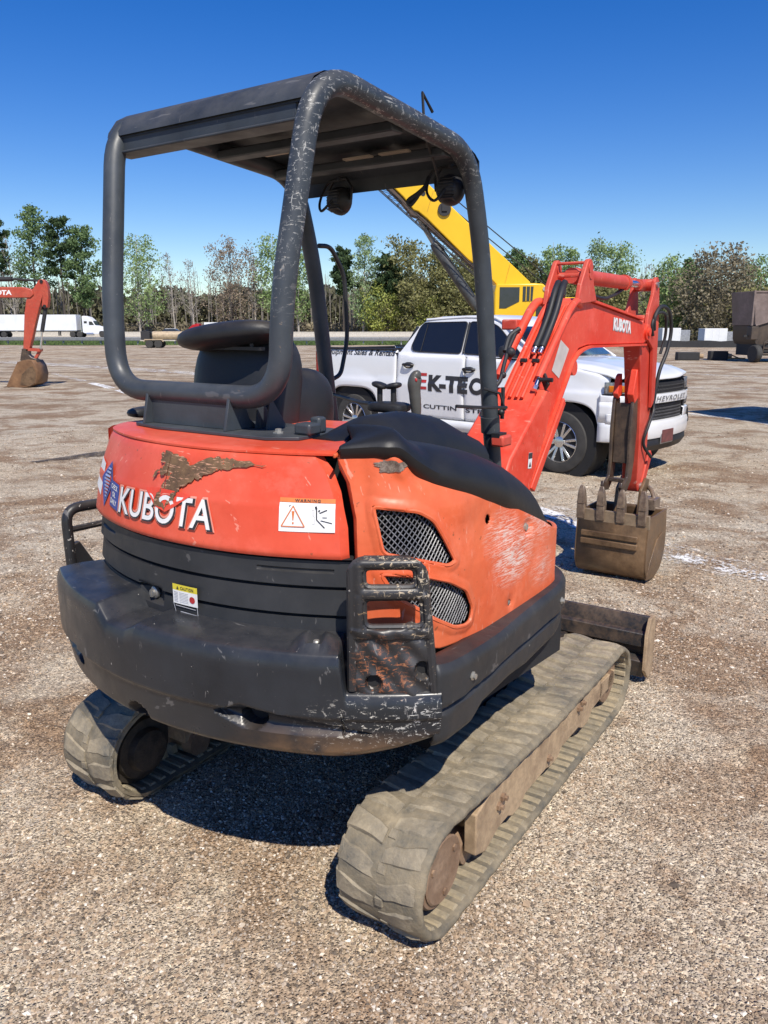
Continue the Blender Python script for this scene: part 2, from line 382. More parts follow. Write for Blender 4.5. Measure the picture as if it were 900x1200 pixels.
# ================================================================ MINI EXCAVATOR
HB = R(35)                                     # heading of the upper body, clockwise from +Y
EX = empty('mini_excavator', (-.02, 3.30, 0), -HB, 'large orange and charcoal mini excavator with open canopy seen from behind in the foreground', 'excavator')
def pol(r, ph, z): return (r * math.sin(ph), -r * math.cos(ph), z)

# ---- counterweight: one cast shell, radius modelled over angle and height
CWH = (.324, .768)
def cw_bot(ph): return .635 + .075 * max(0, (abs(ph) - .50) / .26) ** 1.6
def cw_r(ph, z):
    r = 1.29
    if z < .80: r -= .010 * min(1, (.80 - z) / .012)
    zb_ = cw_bot(ph)
    if z < .80: r -= .030 * ((.80 - z) / .165)
    if z < zb_ + .045: r -= .05 * ((zb_ + .045 - z) / .045) ** 1.6
    # tear-drop recess right of the tie-down hole
    a = (ph - .30) / .30; zc = .775 - .03 * max(0, a)
    if -.25 < a < 1:
        w = .045 * (1 - max(0, a)) ** .7 * (1 if a > 0 else max(0, 1 + a * 4)); d = abs(z - zc)
        if d < w: r -= .030 * (1 - (d / w) ** 2) * (1 - .5 * max(0, a))
    a = (-.30 - ph) / .30
    if 0 < a < 1 and abs(z - .775) < .04 * (1 - a): r -= .02 * (1 - (abs(z - .775) / (.04 * (1 - a))) ** 2)
    for hp in (-CWH[0], CWH[0]):
        e = ((ph - hp) * 1.29 / .036) ** 2 + ((z - CWH[1]) / .030) ** 2
        if e < 1.35: r -= .085 * max(0, min(1, (1.35 - e) / .35))
    e = ((ph + .03) * 1.29 / .045) ** 2 + ((z - .675) / .035) ** 2
    if e < 1.3: r -= .07 * max(0, min(1, (1.3 - e) / .3))
    return r
def cw_top(ph):
    t = 1.012 if ph < -.16 else .985
    if -.16 <= ph < -.115: t = 1.012 - .05 * (ph + .16) / .045
    elif -.115 <= ph < -.04: t = .962
    elif -.04 <= ph < .0: t = .962 + .023 * (ph + .04) / .04
    if abs(ph) > .53: t = t + (.872 - t) * min(1, (abs(ph) - .53) / .012)
    return t
NPH = 360; NZ = 68; P0, P1 = -.80, .752
def cwf(i, j):
    ph = P0 + (P1 - P0) * i / (NPH - 1); t = j / (NZ - 1); top = cw_top(ph)
    if j < NZ - 10:
        z = cw_bot(ph) + (top - .012 - cw_bot(ph)) * (j / (NZ - 11)); r = cw_r(ph, z)
        if z > top - .05: r -= .016 * ((z - top + .05) / .05) ** 2
    else:
        k = (j - (NZ - 11)) / 10.0; r0 = cw_r(ph, top - .012) - .010
        if k < .35: a = k / .35 * PI / 2; r = r0 - .012 * (1 - math.cos(a)); z = top - .012 + .012 * math.sin(a)
        else: q = (k - .35) / .65; r = r0 - .012 - .19 * q; z = top + .009 * math.sin(min(1, q * 2) * PI / 2)
        # raised pad with a dished eye bolt seat
        dx = (ph - .470) * 1.2; dy = r - 1.215; d = math.hypot(dx / .070, dy / .052)
        if d < 1: z += .030 * (1 - d ** 4) - (.030 * max(0, 1 - (math.hypot(dx, dy) / .03) ** 2))
    return pol(r, ph, z)
m = M(); m.grid(NPH, NZ, cwf)
n0 = len(m.v)
m.grid(NPH, 2, lambda i, j: pol((cw_r(P0 + (P1 - P0) * i / (NPH - 1), cw_bot(P0 + (P1 - P0) * i / (NPH - 1))), .7)[j], P0 + (P1 - P0) * i / (NPH - 1), cw_bot(P0 + (P1 - P0) * i / (NPH - 1))))
for ph in (P0, P1):
    b_ = cw_bot(ph); rg = [pol(cw_r(ph, b_ + (.865 - b_) * k / 10), ph, b_ + (.865 - b_) * k / 10) for k in range(11)] + [pol(.98, ph, .865), pol(.98, ph, b_)]
    m.add(rg, [tuple(range(len(rg)))])
cw = m.build('counterweight', K['cw'], EX, ang=50, weld=True)
m = M()
for hp, hz in ((-CWH[0], CWH[1]), (CWH[0], CWH[1])):
    a = Vector(pol(1.19, hp, hz)); b = Vector(pol(1.2085, hp, hz)); m.cyl(a, b, .031, n=18)
m.build('tie_down_hole', K['dark'], cw)
m = M(); m.lathe([(0, .014), (.008, .013), (.013, .006), (.014, 0)], pol(1.215, .470, .988), (0, 0, 1), 12); m.build('bolt', K['bolt'], cw)

# ---- black vent panel above it
def vp_r(z):
    t = (z - .955) / (1.212 - .955)
    if t < 0: return 1.10
    k = t * 3; f = k - math.floor(k)
    base = 1.132 - .008 * t
    return base - .010 * f - (0.012 if f > .93 else 0)
def vpf(i, j):
    ph = -.62 + (.548 + .62) * i / 99; z = .94 + (1.212 - .94) * j / 60; r = vp_r(z)
    # short moulded grooves near the ends of the ledges
    t = (z - .955) / .257 * 3
    for c, (a, b) in ((2.55, (.30, .49)), (2.55, (-.47, -.33))):
        if abs(t - c) < .06 and a < ph < b: r -= .007
    # latch pocket
    dx = abs(ph + .100) * 1.13; dz = abs(z - 1.022)
    if dx < .060 and dz < .032: r -= .022 * min(1, (.060 - dx) / .012, (.032 - dz) / .010)
    if ph < -.50: r -= .35 * (ph + .50) ** 2 * 6
    return pol(r, ph, z)
m = M(); m.grid(100, 61, vpf); vent = m.build('vent_panel', K['plastic'], EX, ang=24)
m = M(); c = Vector(pol(1.105, -.100, 1.020)); o_ = Vector(pol(1, -.100, 0)).normalized()
m.lathe([(.020, 0), (.020, .010), (.014, .013), (.013, .020), (0, .022)], c, o_, 16); m.beam(c + o_ * .021 + Vector((0, 0, -.012)), c + o_ * .021 + Vector((0, 0, .012)), .005, .006)
m.build('latch', K['steel'], vent)
m = M(); m.beam(pol(1.10, -.147, 1.045), pol(1.10, -.053, 1.045), .02, .016, (0, 0, 1)); m.build('latch_shroud', K['black'], vent, bevel=.003)

# ---- orange rear bonnet
def bon_r(z): return float(np.interp(z, [1.20, 1.215, 1.225, 1.36, 1.372, 1.48, 1.497, 1.503], [1.118, 1.130, 1.134, 1.112, 1.106, 1.066, 1.056, 1.045]))
def bon_pr(z): return float(np.interp(z, [1.21, 1.30, 1.40, 1.46, 1.50], [.540, .535, .515, .490, .455]))
def bonf(i, j):
    z = 1.213 + (1.503 - 1.213) * j / 40; pr = bon_pr(z); ph = -.66 + (pr + .66) * i / 119; r = bon_r(z)
    if i > 117: r -= .012 * (i - 117)
    r += .0018 * math.sin(ph * 7 + z * 9) + .001 * math.sin(ph * 17 - z * 23)
    if ph < -.50: r -= .35 * (ph + .50) ** 2 * 6
    return pol(r, ph, z)
m = M(); m.grid(120, 41, bonf)
bonnet = m.build('rear_bonnet', K['orange'], EX, ang=30)
m = M(); m.grid(120, 2, lambda i, j: pol((1.128, 1.08)[j], -.62 + (1.17) * i / 119, 1.2125)); m.build('bonnet_lip', K['dark'], bonnet, ang=0)
# orange lid on top, with the seam below its edge
def lid(i, j):
    ph = -.66 + (.50 + .66) * i / 79
    prof = [(1.050, 1.499), (1.057, 1.501), (1.057, 1.507), (1.048, 1.512), (1.02, 1.514), (.93, 1.516), (.70, 1.517), (.35, 1.517)]
    r, z = prof[j]
    if ph < -.50 and j < 6: r -= .35 * (ph + .50) ** 2 * 6
    return pol(r, ph, z)
m = M(); m.grid(80, 8, lid); m.build('bonnet_lid', K['orange'], EX, ang=40)
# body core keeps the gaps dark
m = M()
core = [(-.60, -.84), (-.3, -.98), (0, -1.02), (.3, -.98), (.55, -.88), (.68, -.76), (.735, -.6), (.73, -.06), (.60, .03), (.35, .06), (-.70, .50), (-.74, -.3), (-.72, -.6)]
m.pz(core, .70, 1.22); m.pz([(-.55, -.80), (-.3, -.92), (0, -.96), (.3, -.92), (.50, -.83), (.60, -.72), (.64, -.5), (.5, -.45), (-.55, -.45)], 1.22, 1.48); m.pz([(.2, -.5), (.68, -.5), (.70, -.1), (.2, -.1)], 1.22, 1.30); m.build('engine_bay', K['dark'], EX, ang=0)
# deck, left wall (seen only past the corner), floor and lower house
m = M()
m.grid(14, 6, lambda i, j: ([(-.60, -.90), (-.67, -.83), (-.72, -.70), (-.745, -.5), (-.75, -.2), (-.75, .1), (-.75, .3), (-.74, .45), (-.74, .46), (-.74, .47), (-.74, .48), (-.74, .49), (-.74, .50), (-.74, .51)][i][0] * (1 - .04 * j / 5), [(-.60, -.90), (-.67, -.83), (-.72, -.70), (-.745, -.5), (-.75, -.2), (-.75, .1), (-.75, .3), (-.74, .45), (-.74, .46), (-.74, .47), (-.74, .48), (-.74, .49), (-.74, .50), (-.74, .51)][i][1], 1.0 + (1.5 - 1.0) * j / 5 if i < 5 else 1.0 + .02 * j))
m.build('left_side_panel', K['orange'], EX)
m = M(); m.bb(-.80, .30, -.15, .88, .74, .80); m.build('floor_plate', K['black'], EX, bevel=.01)
m = M(); m.cyl((0, 0, .42), (0, 0, .64), .46, n=40); m.cyl((0, 0, .36), (0, 0, .44), .52, n=40); m.build('slew_ring', K['dark'], EX)
m = M(); m.pz([(-.5, -.80), (.5, -.80), (.74, -.4), (.78, .15), (.55, .55), (.25, .80), (-.3, .80), (-.78, .8), (-.82, -.4)], .60, .74); m.build('main_frame', K['dark'], EX)

# ---- right side panel: path (x, y) by arc length s, height z
SP = [(.545, -.985), (.66, -.93), (.735, -.86), (.775, -.76), (.79, -.6), (.795, -.3), (.79, -.02), (.765, .08), (.70, .14), (.56, .165)]
SPF = [Vector((*p, 0)) for p in SP]; SPF = bez(SPF, 10)
SL = [0.0]
for a, b in zip(SPF, SPF[1:]): SL.append(SL[-1] + (b - a).length)
_sx = [p.x for p in SPF]; _sy = [p.y for p in SPF]
def sp_xy(s): return np.interp(s, SL, _sx), np.interp(s, SL, _sy)
def sp_n(s):
    a = Vector(sp_xy(s - .02)); b = Vector(sp_xy(s + .02)); t = (b - a).normalized(); return Vector((t.y, -t.x))
def side(s, z, lift=0.0):
    x, y = sp_xy(s); n = sp_n(s)
    inset = float(np.interp(z, [.88, .95, 1.15, 1.35, 1.55], [-.004, 0, .0, .018, .055]))
    dent = .020 * math.exp(-((s - .28) / .09) ** 2 - ((z - 1.44) / .045) ** 2) - .010 * math.exp(-((s - .17 - (1.5 - z) * .7) / .022) ** 2) * max(0, min(1, (z - 1.38) / .08)) + .008 * math.exp(-((s - .08) / .03) ** 2 - ((z - 1.40) / .10) ** 2) - .010 * math.exp(-((s - .44) / .09) ** 2 - ((z - 1.34) / .05) ** 2)
    d = lift - inset - dent
    return (x + n.x * d, y + n.y * d, z)
TOPE = ([0.0, .117, .193, .24, .331, .459, .624, .833, 1.009, 1.085, 1.13, 1.22, 1.35], [1.515, 1.522, 1.520, 1.482, 1.431, 1.392, 1.338, 1.255, 1.183, 1.146, 1.13, 1.13, 1.13])
BOTE = ([0, .12, .19, .319, .526, .763, 1.136, 1.35], [1.0, .985, .965, .925, .915, .912, .905, .905])
UG = [(.107, 1.369), (.245, 1.352), (.298, 1.322), (.338, 1.262), (.385, 1.184), (.353, 1.176), (.138, 1.236)]
LG = [(.130, 1.178), (.259, 1.163), (.354, 1.129), (.440, 1.081), (.480, 1.012), (.468, .972), (.440, .965), (.381, .976), (.292, 1.026), (.245, 1.062), (.175, 1.105)]
NS = 230; NV = 110; S0, S1 = .012, 1.27
def side_z(s, t):
    b = np.interp(s, *BOTE); tp = np.interp(s, *TOPE); return b + (tp - b) * t
def sidef(i, j):
    t = j / (NV - 1); s = S0 + (S1 - S0) * i / (NS - 1); z = side_z(s, t)
    # rear edge follows the bonnet seam
    s2 = s
    if s < .25:
        e = np.interp(z, [1.0, 1.22, 1.33, 1.43, 1.52], [.060, .052, .046, .022, -.03]); s2 = e + (s - S0) * (.25 - e) / (.25 - S0)
    lift = 0
    if i < 3: lift = -.02 * (3 - i) / 3 * 1.2
    if t > .985: lift -= .012
    # pressed-out lips round the grilles
    for poly in (UG, LG):
        d = min(pseg(s2, z, poly[k], poly[(k + 1) % len(poly)]) for k in range(len(poly)))
        if d < .026: lift += .006 * (1 - (d / .026) ** 2)
    for hs_, hz_ in ((.589, 1.27), (.741, .951)):
        d = math.hypot((s2 - hs_), (z - hz_))
        if d < .034: lift -= .006 * (1 - d / .034)
    d = math.hypot((s2 - .867) / 1.1, (z - 1.187))
    if d < .035: lift -= .012 * (1 - (d / .035) ** 2)
    return side(s2, z, lift)
def pseg(x, y, a, b):
    dx, dy = b[0] - a[0], b[1] - a[1]; t = max(0, min(1, ((x - a[0]) * dx + (y - a[1]) * dy) / (dx * dx + dy * dy + 1e-12)))
    return math.hypot(x - a[0] - dx * t, y - a[1] - dy * t)
def side_keep(i, j):
    t = (j + .5) / (NV - 1); s = S0 + (S1 - S0) * (i + .5) / (NS - 1); z = side_z(s, t); s2 = s
    if s < .25:
        e = np.interp(z, [1.0, 1.22, 1.33, 1.43, 1.52], [.060, .052, .046, .022, -.03]); s2 = e + (s - S0) * (.25 - e) / (.25 - S0)
    if inpoly(s2, z, UG) or inpoly(s2, z, LG): return False
    if math.hypot(s2 - .589, z - 1.27) < .016 or math.hypot(s2 - .741, z - .951) < .012: return False
    return True
m = M(); m.grid(NS, NV, sidef, side_keep)
sidep = m.build('side_panel', K['orange_side'], EX, ang=40, solid=.006, off=0)
for poly in (UG, LG):
    cx = sum(p[0] for p in poly) / len(poly); cz = sum(p[1] for p in poly) / len(poly)
    pts = fillet([Vector((p[0], p[1], 0)) for p in poly], .018, 4, True)
    m = M(); m.tube([side(p.x, p.y, .006) for p in pts], .0065, 6, closed=True); gr = m.build('grille_rim', K['orange_side'], sidep)
    # expanded wire mesh
    m = M(); x0 = min(p[0] for p in poly) - .02; x1 = max(p[0] for p in poly) + .02; z0 = min(p[1] for p in poly) - .02; z1 = max(p[1] for p in poly) + .02
    def seg_clip(a, b):
        run = []; n_ = 60; out = []
        for k in range(n_ + 1):
            q = (a[0] + (b[0] - a[0]) * k / n_, a[1] + (b[1] - a[1]) * k / n_)
            if inpoly(q[0], q[1], poly): run.append(q)
            else:
                if len(run) > 1: out.append((run[0], run[-1]))
                run = []
        if len(run) > 1: out.append((run[0], run[-1]))
        return out
    for sl_ in (1.25, -.95):
        stp = .021; c0 = min(z0 - sl_ * x0, z0 - sl_ * x1, z1 - sl_ * x0, z1 - sl_ * x1); c1 = max(z0 - sl_ * x0, z0 - sl_ * x1, z1 - sl_ * x0, z1 - sl_ * x1); c = c0
        while c < c1:
            for a, b in seg_clip((x0, sl_ * x0 + c), (x1, sl_ * x1 + c)):
                m.tube([side(a[0] + (b[0] - a[0]) * k / 4, a[1] + (b[1] - a[1]) * k / 4, -.010) for k in range(5)], .0019, 4, caps=False)
            c += stp
    m.build('grille_mesh', K['mesh'], sidep, ang=60)
m = M()
for hs_, hz_, rr in ((.867, 1.187, .012), (.741, .951, .009)):
    n = sp_n(hs_); m.lathe([(rr * 1.5, -.004), (rr * 1.5, .001), (rr, .002), (rr, .008), (0, .009)], side(hs_, hz_, -.009), (n.x, n.y, 0), 6)
m.build('bolt', K['bolt'], sidep)

rj = []
for k in range(46):
    a = 2 * PI * k / 46; q = 1 + .16 * math.sin(3 * a + 1) + .12 * math.sin(5 * a) + random.Random(k).uniform(-.16, .16); rj.append((.168 + .055 * q * math.cos(a), 1.480 + .017 * q * math.sin(a)))
K['scar'] = muddy('bare_scarred_metal', (.30, .24, .19), (.08, .05, .035), .5, 40, .55, .3)
patch('bare_metal_patch', rj, lambda x, y, l: side(x, y, l), K['scar'], sidep, .006, sub=40) if True else None
# ---- outer belt path used by the side skirt
OP = fillet([(.800, -1.012, 0), (.885, -.925, 0), (.880, -.70, 0), (.850, -.30, 0), (.835, .04, 0), (.76, .22, 0), (.56, .30, 0), (.30, .34, 0)], [0, .08, .1, .1, .10, .10, .05, 0], 6)
OL = [0.0]
for a, b in zip(OP, OP[1:]): OL.append(OL[-1] + (b - a).length)
def op(s, d):
    x = np.interp(s, OL, [p.x for p in OP]); y = np.interp(s, OL, [p.y for p in OP])
    x2 = np.interp(s + .02, OL, [p.x for p in OP]); y2 = np.interp(s + .02, OL, [p.y for p in OP]); x1 = np.interp(s - .02, OL, [p.x for p in OP]); y1 = np.interp(s - .02, OL, [p.y for p in OP])
    t = Vector((x2 - x1, y2 - y1)).normalized(); return x + t.y * d, y - t.x * d
def skf(i, j):
    s = .095 + (OL[-1] - .095) * i / 110
    zt = np.interp(s, [.1, .25, .5, 1.4], [.945, .93, .915, .925]); zb = np.interp(s, [.1, .30, .38, .60, .75, 1.1, 1.4], [.690, .680, .715, .715, .700, .715, .74])
    k = j / 30; z = zb + (zt - zb) * min(1, k / .86)
    d = float(np.interp(z, [zb, zb + .015, zb + .03, .775, .79, .805, .818, zt - .02, zt], [-.035, -.018, -.012, -.012, -.012, -.030, 0, .0, -.012]))
    if k > .86: d = -.012 - .075 * (k - .86) / .14; z = zt + .002
    # step of the lower skirt
    return (*op(s, d), z)
m = M(); m.grid(111, 31, skf)
sk = m.build('side_skirt', K['plastic'], EX, ang=35, solid=.012)
m = M()
for s_, z_ in ((.27, .862), (1.05, .86)):
    x, y = op(s_, .0); x2, y2 = op(s_, 1); m.lathe([(.014, -.004), (.014, .003), (.009, .005), (.009, .012), (0, .013)], (x, y, z_), (x2 - x, y2 - y, 0), 8)
m.build('bolt', K['bolt'], sk)

# ---- corner guards with two windows
def guard(name, sgn):
    m = M()
    # panel in (a, z): a along the corner from rear to side, radius ~1.305
    A0, A1 = .545, .744
    def P(ph, z, lift=0):
        r = 1.272 + lift - np.interp(z, [.86, 1.26], [.0, .016]); ph = A0 + (ph - A0) * np.interp(z, [.85, 1.0, 1.26], [1.0, .965, .88])
        return (sgn * r * math.sin(ph), -r * math.cos(ph), z)
    nu, nv = 60, 90; z0, z1 = .858, 1.262
    win = [(.586, 1.174, .714, 1.232), (.586, 1.062, .724, 1.146)]
    def outl(ph, z):
        a = (ph - A0) / (A1 - A0)
        if z > 1.20:
            zz = (z - 1.20) / .062
            if a < .32: return (1 - a / .32) ** 2 + max(0, zz) ** 2 < 1.02
            if a > .72: return ((a - .72) / .28) ** 2 + max(0, zz) ** 2 < 1.02
        return True
    def ins(ph, z):
        for (a, b, c, d) in win:
            if a < ph < c and b < z < d:
                cr = .016; ex = min(ph - a, c - ph) * 1.28; ez = min(z - b, d - z)
                if ex < cr and ez < cr and math.hypot(cr - ex, cr - ez) > cr: continue
                return True
        return False
    def fn(i, j):
        ph = A0 + (A1 - A0) * i / (nu - 1); z = z0 + (z1 - z0) * j / (nv - 1); l = 0
        d = 9
        for (a, b, c, e) in win:
            dx = max(a - ph, ph - c, 0) * 1.28; dz = max(b - z, z - e, 0); d = min(d, math.hypot(dx, dz))
        edge = min((ph - A0), (A1 - ph)) * 1.28; edge = min(edge, z1 - z)
        if z > 1.03: l = .016 * math.sqrt(max(0, 1 - ((min(d, .024) - .012) / .016) ** 2)) if d < .03 else .008
        l -= .018 * max(0, 1 - edge / .014) ** 2
        if z < 1.06: l += .005 * math.sin(ph * 55 + z * 31) * math.sin(z * 47 - ph * 20) + .003 * math.sin(ph * 120 + z * 80)
        for (hp, hz) in ((.605, .900), (.715, .935)):
            q = math.hypot((ph - hp) * 1.3, (z - hz))
            if q < .026: l -= .03 * min(1, (.026 - q) / .008)
        return P(ph, z, l)
    def keep(i, j):
        ph = A0 + (A1 - A0) * (i + .5) / (nu - 1); z = z0 + (z1 - z0) * (j + .5) / (nv - 1)
        return outl(ph, z) and not ins(ph, z)
    m.grid(nu, nv, fn, keep)
    g = m.build(name, K['guard'], EX, ang=50, solid=.022)
    m = M()
    for (a, b, c, d) in win:      # rounded bars round the windows hide the cut edge
        q = fillet([Vector((a, b, 0)), Vector((c, b, 0)), Vector((c, d, 0)), Vector((a, d, 0))], .02, 4, True)
        m.tube([P(p.x, p.y, -.004) for p in q], .0095, 8, closed=True)
    q = [P(A0 + .012, z0 + .02, -.006)] + [P(p.x, p.y, -.006) for p in fillet([Vector((A0 + .012, .9, 0)), Vector((A0 + .012, 1.252, 0)), Vector((A1 - .012, 1.245, 0)), Vector((A1 - .006, .87, 0))], [0, .05, .05, 0], 6)]
    m.tube(q, .0135, 8)
    m.build('guard_rim', K['guard'], g)
    m = M()
    for (hp, hz) in ((.605, .900), (.715, .935)): m.cyl(P(hp, hz, -.032), P(hp, hz, -.022), .018, n=14)
    m.build('bolt_hole', K['dark'], g)
    return g
guard('corner_guard', 1)
m = M(); gx = -.845
m.tube(fillet([(gx + .005, -.925, .84), (gx - .008, -.925, 1.165), (gx + .01, -.70, 1.165)], .06, 6), .021, 10)
lg_ = m.build('corner_guard', K['guard'], EX)
m = M(); m.tube([(gx, -.925, 1.082), (gx + .01, -.70, 1.082)], .013, 8); m.build('guard_bar', K['guard'], lg_)
m = M(); m.px([(-.94, 1.02), (-.935, .80), (-.70, .80), (-.70, .885), (-.80, .890), (-.885, 1.03)], gx - .012, gx + .012); m.build('guard_web', K['guard'], lg_, bevel=.005)

# ---- rear mount of the canopy
m = M(); m.pz([(-.46, -.865), (-.30, -.90), (.20, -.895), (.29, -.84), (.29, -.60), (-.46, -.55)], 1.517, 1.528); m.build('canopy_base_plate', K['rops'], EX, bevel=.002)
m = M(); m.bb(-.405, .0, -.838, -.824, 1.528, 1.612)
for x in (-.405, .0): m.px([(-.875, 1.528), (-.72, 1.528), (-.76, 1.56), (-.80, 1.655), (-.850, 1.640)], x - .006, x + .006)
m.build('canopy_bracket', K['rops'], EX, bevel=.002)
m = M()
for x, y in ((.17, -.80), (.17, -.66), (-.43, -.70)): m.lathe([(.018, 0), (.018, .004), (.011, .005), (.011, .014), (0, .016)], (x, y, 1.528), (0, 0, 1), 6)
m.build('bolt', K['bolt'], EX)

# ---- canopy frame: one bent tube
CX = -.21
def mir(p): return (2 * CX - p[0], p[1], p[2])
Rh = [(.255, .60, .98), (.252, .52, 1.40), (.248, .40, 2.15), (.245, .27, 2.535), (.258, -.692, 2.610), (.205, -.805, 1.95), (.195, -.815, 1.625)]
right = [Vector(p) for p in Rh]; left = [Vector(mir(p)) for p in Rh][::-1]
pts = right[:-1] + [Vector((.195, -.815, 1.638)), Vector(mir((.195, -.815, 1.638)))] + left[1:]
rad = [0, .2, .3, .16, .19, .4, .25, .25, .4, .19, .16, .3, .2, 0]
fr = fillet(pts, rad, 10)
m = M(); m.tube(fr, .0375, 20); rops = m.build('canopy_frame', K['rops'], EX, ang=60)
m = M()
for x in (.252, -.672): m.cyl((x, .60, .80), (x, .585, 1.06), .030, n=16)
m.cyl((.252, .515, 1.40), (.252, .505, 1.47), .043, n=16); m.build('post_sleeve', K['rops'], rops)
# roof sheet
zr = lambda y: 2.606 + (2.535 - 2.606) * (y + .69) / .96
rf = [(-.712, 2.530), (-.706, 2.548), (-.668, 2.596), (-.62, 2.622), (-.56, 2.634), (-.50, 2.634), (.25, 2.570), (.34, 2.540), (.375, 2.518), (.38, 2.46)]
m = M(); m.grid(len(rf), 2, lambda i, j: ((-.706, .236)[j], rf[i][0], rf[i][1]))
m.grid(len(rf), 2, lambda i, j: ((-.703, .233)[j], rf[i][0] + (.008 if i < 2 else (-.008 if i > 5 else 0)), rf[i][1] - .008)); roof = m.build('roof_panel', K['roof'], EX, ang=30)
m = M(); m.bb(-.690, .19, -.700, -.688, 2.478, 2.535); m.bb(-.694, .20, -.712, -.62, 2.470, 2.480); m.bb(-.690, .19, -.630, -.62, 2.478, 2.59); m.build('roof_rear_channel', K['roof'], roof, bevel=.004)
m = M()
for y in (-.20, .14): m.bb(-.645, .224, y - .035, y + .035, zr(y) - .045, zr(y) - .010)
m.build('roof_cross_member', K['roof'], roof, bevel=.006)
for (x0, x1, y0, y1) in ((-.50, -.38, -.22, -.09), (-.34, -.26, -.22, -.12), (-.24, -.10, .08, .24), (-.06, .08, .08, .24)):
    m = M(); m.bb(x0, x1, y0, y1, zr(0) - .020, zr(0) - .014); m.xf(lambda p: (p.x, p.y, p.z + zr(p.y) - zr(0))); m.build('instruction_sticker', simple('aged_paper_sticker', (.40, .34, .26), .7) if 'stk' not in K else K['stk'], roof)
m = M()
for y in (-.50, .30):
    for x in (-.60, .18): m.lathe([(.014, 0), (.014, .004), (.008, .005), (.008, .014), (0, .015)], (x, y, 2.632 if y < 0 else 2.562), (0, 0, 1), 6)
m.build('bolt', K['bolt'], roof)
# work lights and their leads
def worklight(x, y, z, yaw):
    rot = Matrix.Rotation(yaw, 3, 'Z')
    fw = rot @ Vector((0, 1, 0))
    m = M(); m.lathe([(0, -.055), (.030, -.052), (.050, -.038), (.060, -.012), (.062, .010), (.058, .018), (.052, .020)], (x, y, z), fw, 24)
    for k in range(7):
        a = -PI / 2 + (k - 3) * .35; m.beam(Vector((x, y, z)) - fw * .055 + Vector((0, 0, .012 * (k - 3))), Vector((x, y, z)) - fw * .02 + Vector((0, 0, .016 * (k - 3))), .07, .003)
    b = m.build('work_light', K['black'], EX)
    m = M(); m.lathe([(.052, .012), (0, .018)], (x, y, z), fw, 20); m.build('lens', K['glass_lens'], b)
    m = M(); s_ = rot @ Vector((1, 0, 0)); c = Vector((x, y, z))
    m.tube([c - s_ * .066, c - s_ * .072 + Vector((0, 0, .05)), c - s_ * .04 + Vector((0, 0, .09)), c + s_ * .04 + Vector((0, 0, .09)), c + s_ * .072 + Vector((0, 0, .05)), c + s_ * .066], .007, 6)
    m.cyl(c + Vector((0, 0, .085)), c + Vector((0, 0, .10)), .012, n=8); m.build('light_bracket', K['black'], b)
    m = M(); q = bez([c - fw * .05, c - fw * .09 - s_ * .03 - Vector((0, 0, .05)), c - s_ * .09 - fw * .04, c - s_ * .08 + Vector((0, 0, .08)), c + Vector((0, 0, .09))], 6); m.tube(q, .006, 6); m.build('light_cable', K['hose'], b)
worklight(.135, .32, 2.410, .1); worklight(-.449, .33, 2.418, -.1)
m = M(); q = bez([(.04, .30, 2.47), (.04, .28, 2.43), (.01, .27, 2.40), (-.03, .26, 2.375), (-.02, .26, 2.36), (.01, .27, 2.39)], 6); m.tube(q, [.006 + .006 * math.sin(PI * i / (len(q) - 1)) for i in range(len(q))], 8); m.build('hanging_strap', K['hose'], rops)
m = M(); m.tube([(.235, -.05, 2.605), (.235, -.06, 2.68), (.235, .01, 2.63)], .006, 6); m.tube([(.20, -.02, 2.6), (.16, .15, 2.48), (.12, .25, 2.44)], .005, 6); m.build('cable_stub', K['hose'], rops)
# entry handrail on the front left post
m = M(); m.tube(fillet([(-.67, .44, 2.245), (-.67, .53, 2.25), (-.67, .64, 2.12), (-.67, .66, 1.80), (-.67, .60, 1.62), (-.67, .53, 1.60)], .06, 6), .0115, 10); m.build('handrail', K['black'], rops)

# ---- seat
m = M()
rot = Matrix.Rotation(-.16, 3, 'X')
m.ball((-.270, -.50, 1.600), (.246, .095, .262), 28, 18, .62, rot); sb = m.build('seat_backrest', K['seat'], EX)
m = M(); m.ball((-.265, -.57, 1.828), (.245, .115, .047), 28, 12, .78, Matrix.Rotation(-.10, 3, 'Y') @ Matrix.Rotation(-.1, 3, 'X')); m.build('headrest', K['seat'], sb)
m = M(); m.bb(-.45, -.08, -.61, -.585, 1.780, 1.792)
for x in (-.40, -.27, -.13): m.cyl((x, -.60, 1.785), (x, -.60, 1.82), .008, n=8)
m.build('headrest_bracket', K['black'], sb)
m = M(); m.ball((-.345, -.22, 1.40), (.235, .25, .075), 24, 12, .6); m.build('seat_cushion', K['seat'], EX)
m = M(); m.bb(-.52, -.16, -.45, 0, .8, 1.34); m.build('seat_pedestal', K['dark'], EX, bevel=.02)
m = M(); m.ball((-.115, -.38, 1.545), (.085, .18, .165), 24, 14, .75); m.build('armrest', K['seat'], EX)
m = M(); m.ball((-.685, -.62, 1.532), (.045, .10, .022), 16, 8, .7); m.build('armrest', K['seat'], EX)
m = M()
for x in (.03, .08): m.prism([(-.76, 1.528), (-.66, 1.528), (-.74, 1.64)], x - .003, x + .003, lambda u, v, w: (w, u, v))
m.build('bracket_rib', K['rops'], EX)

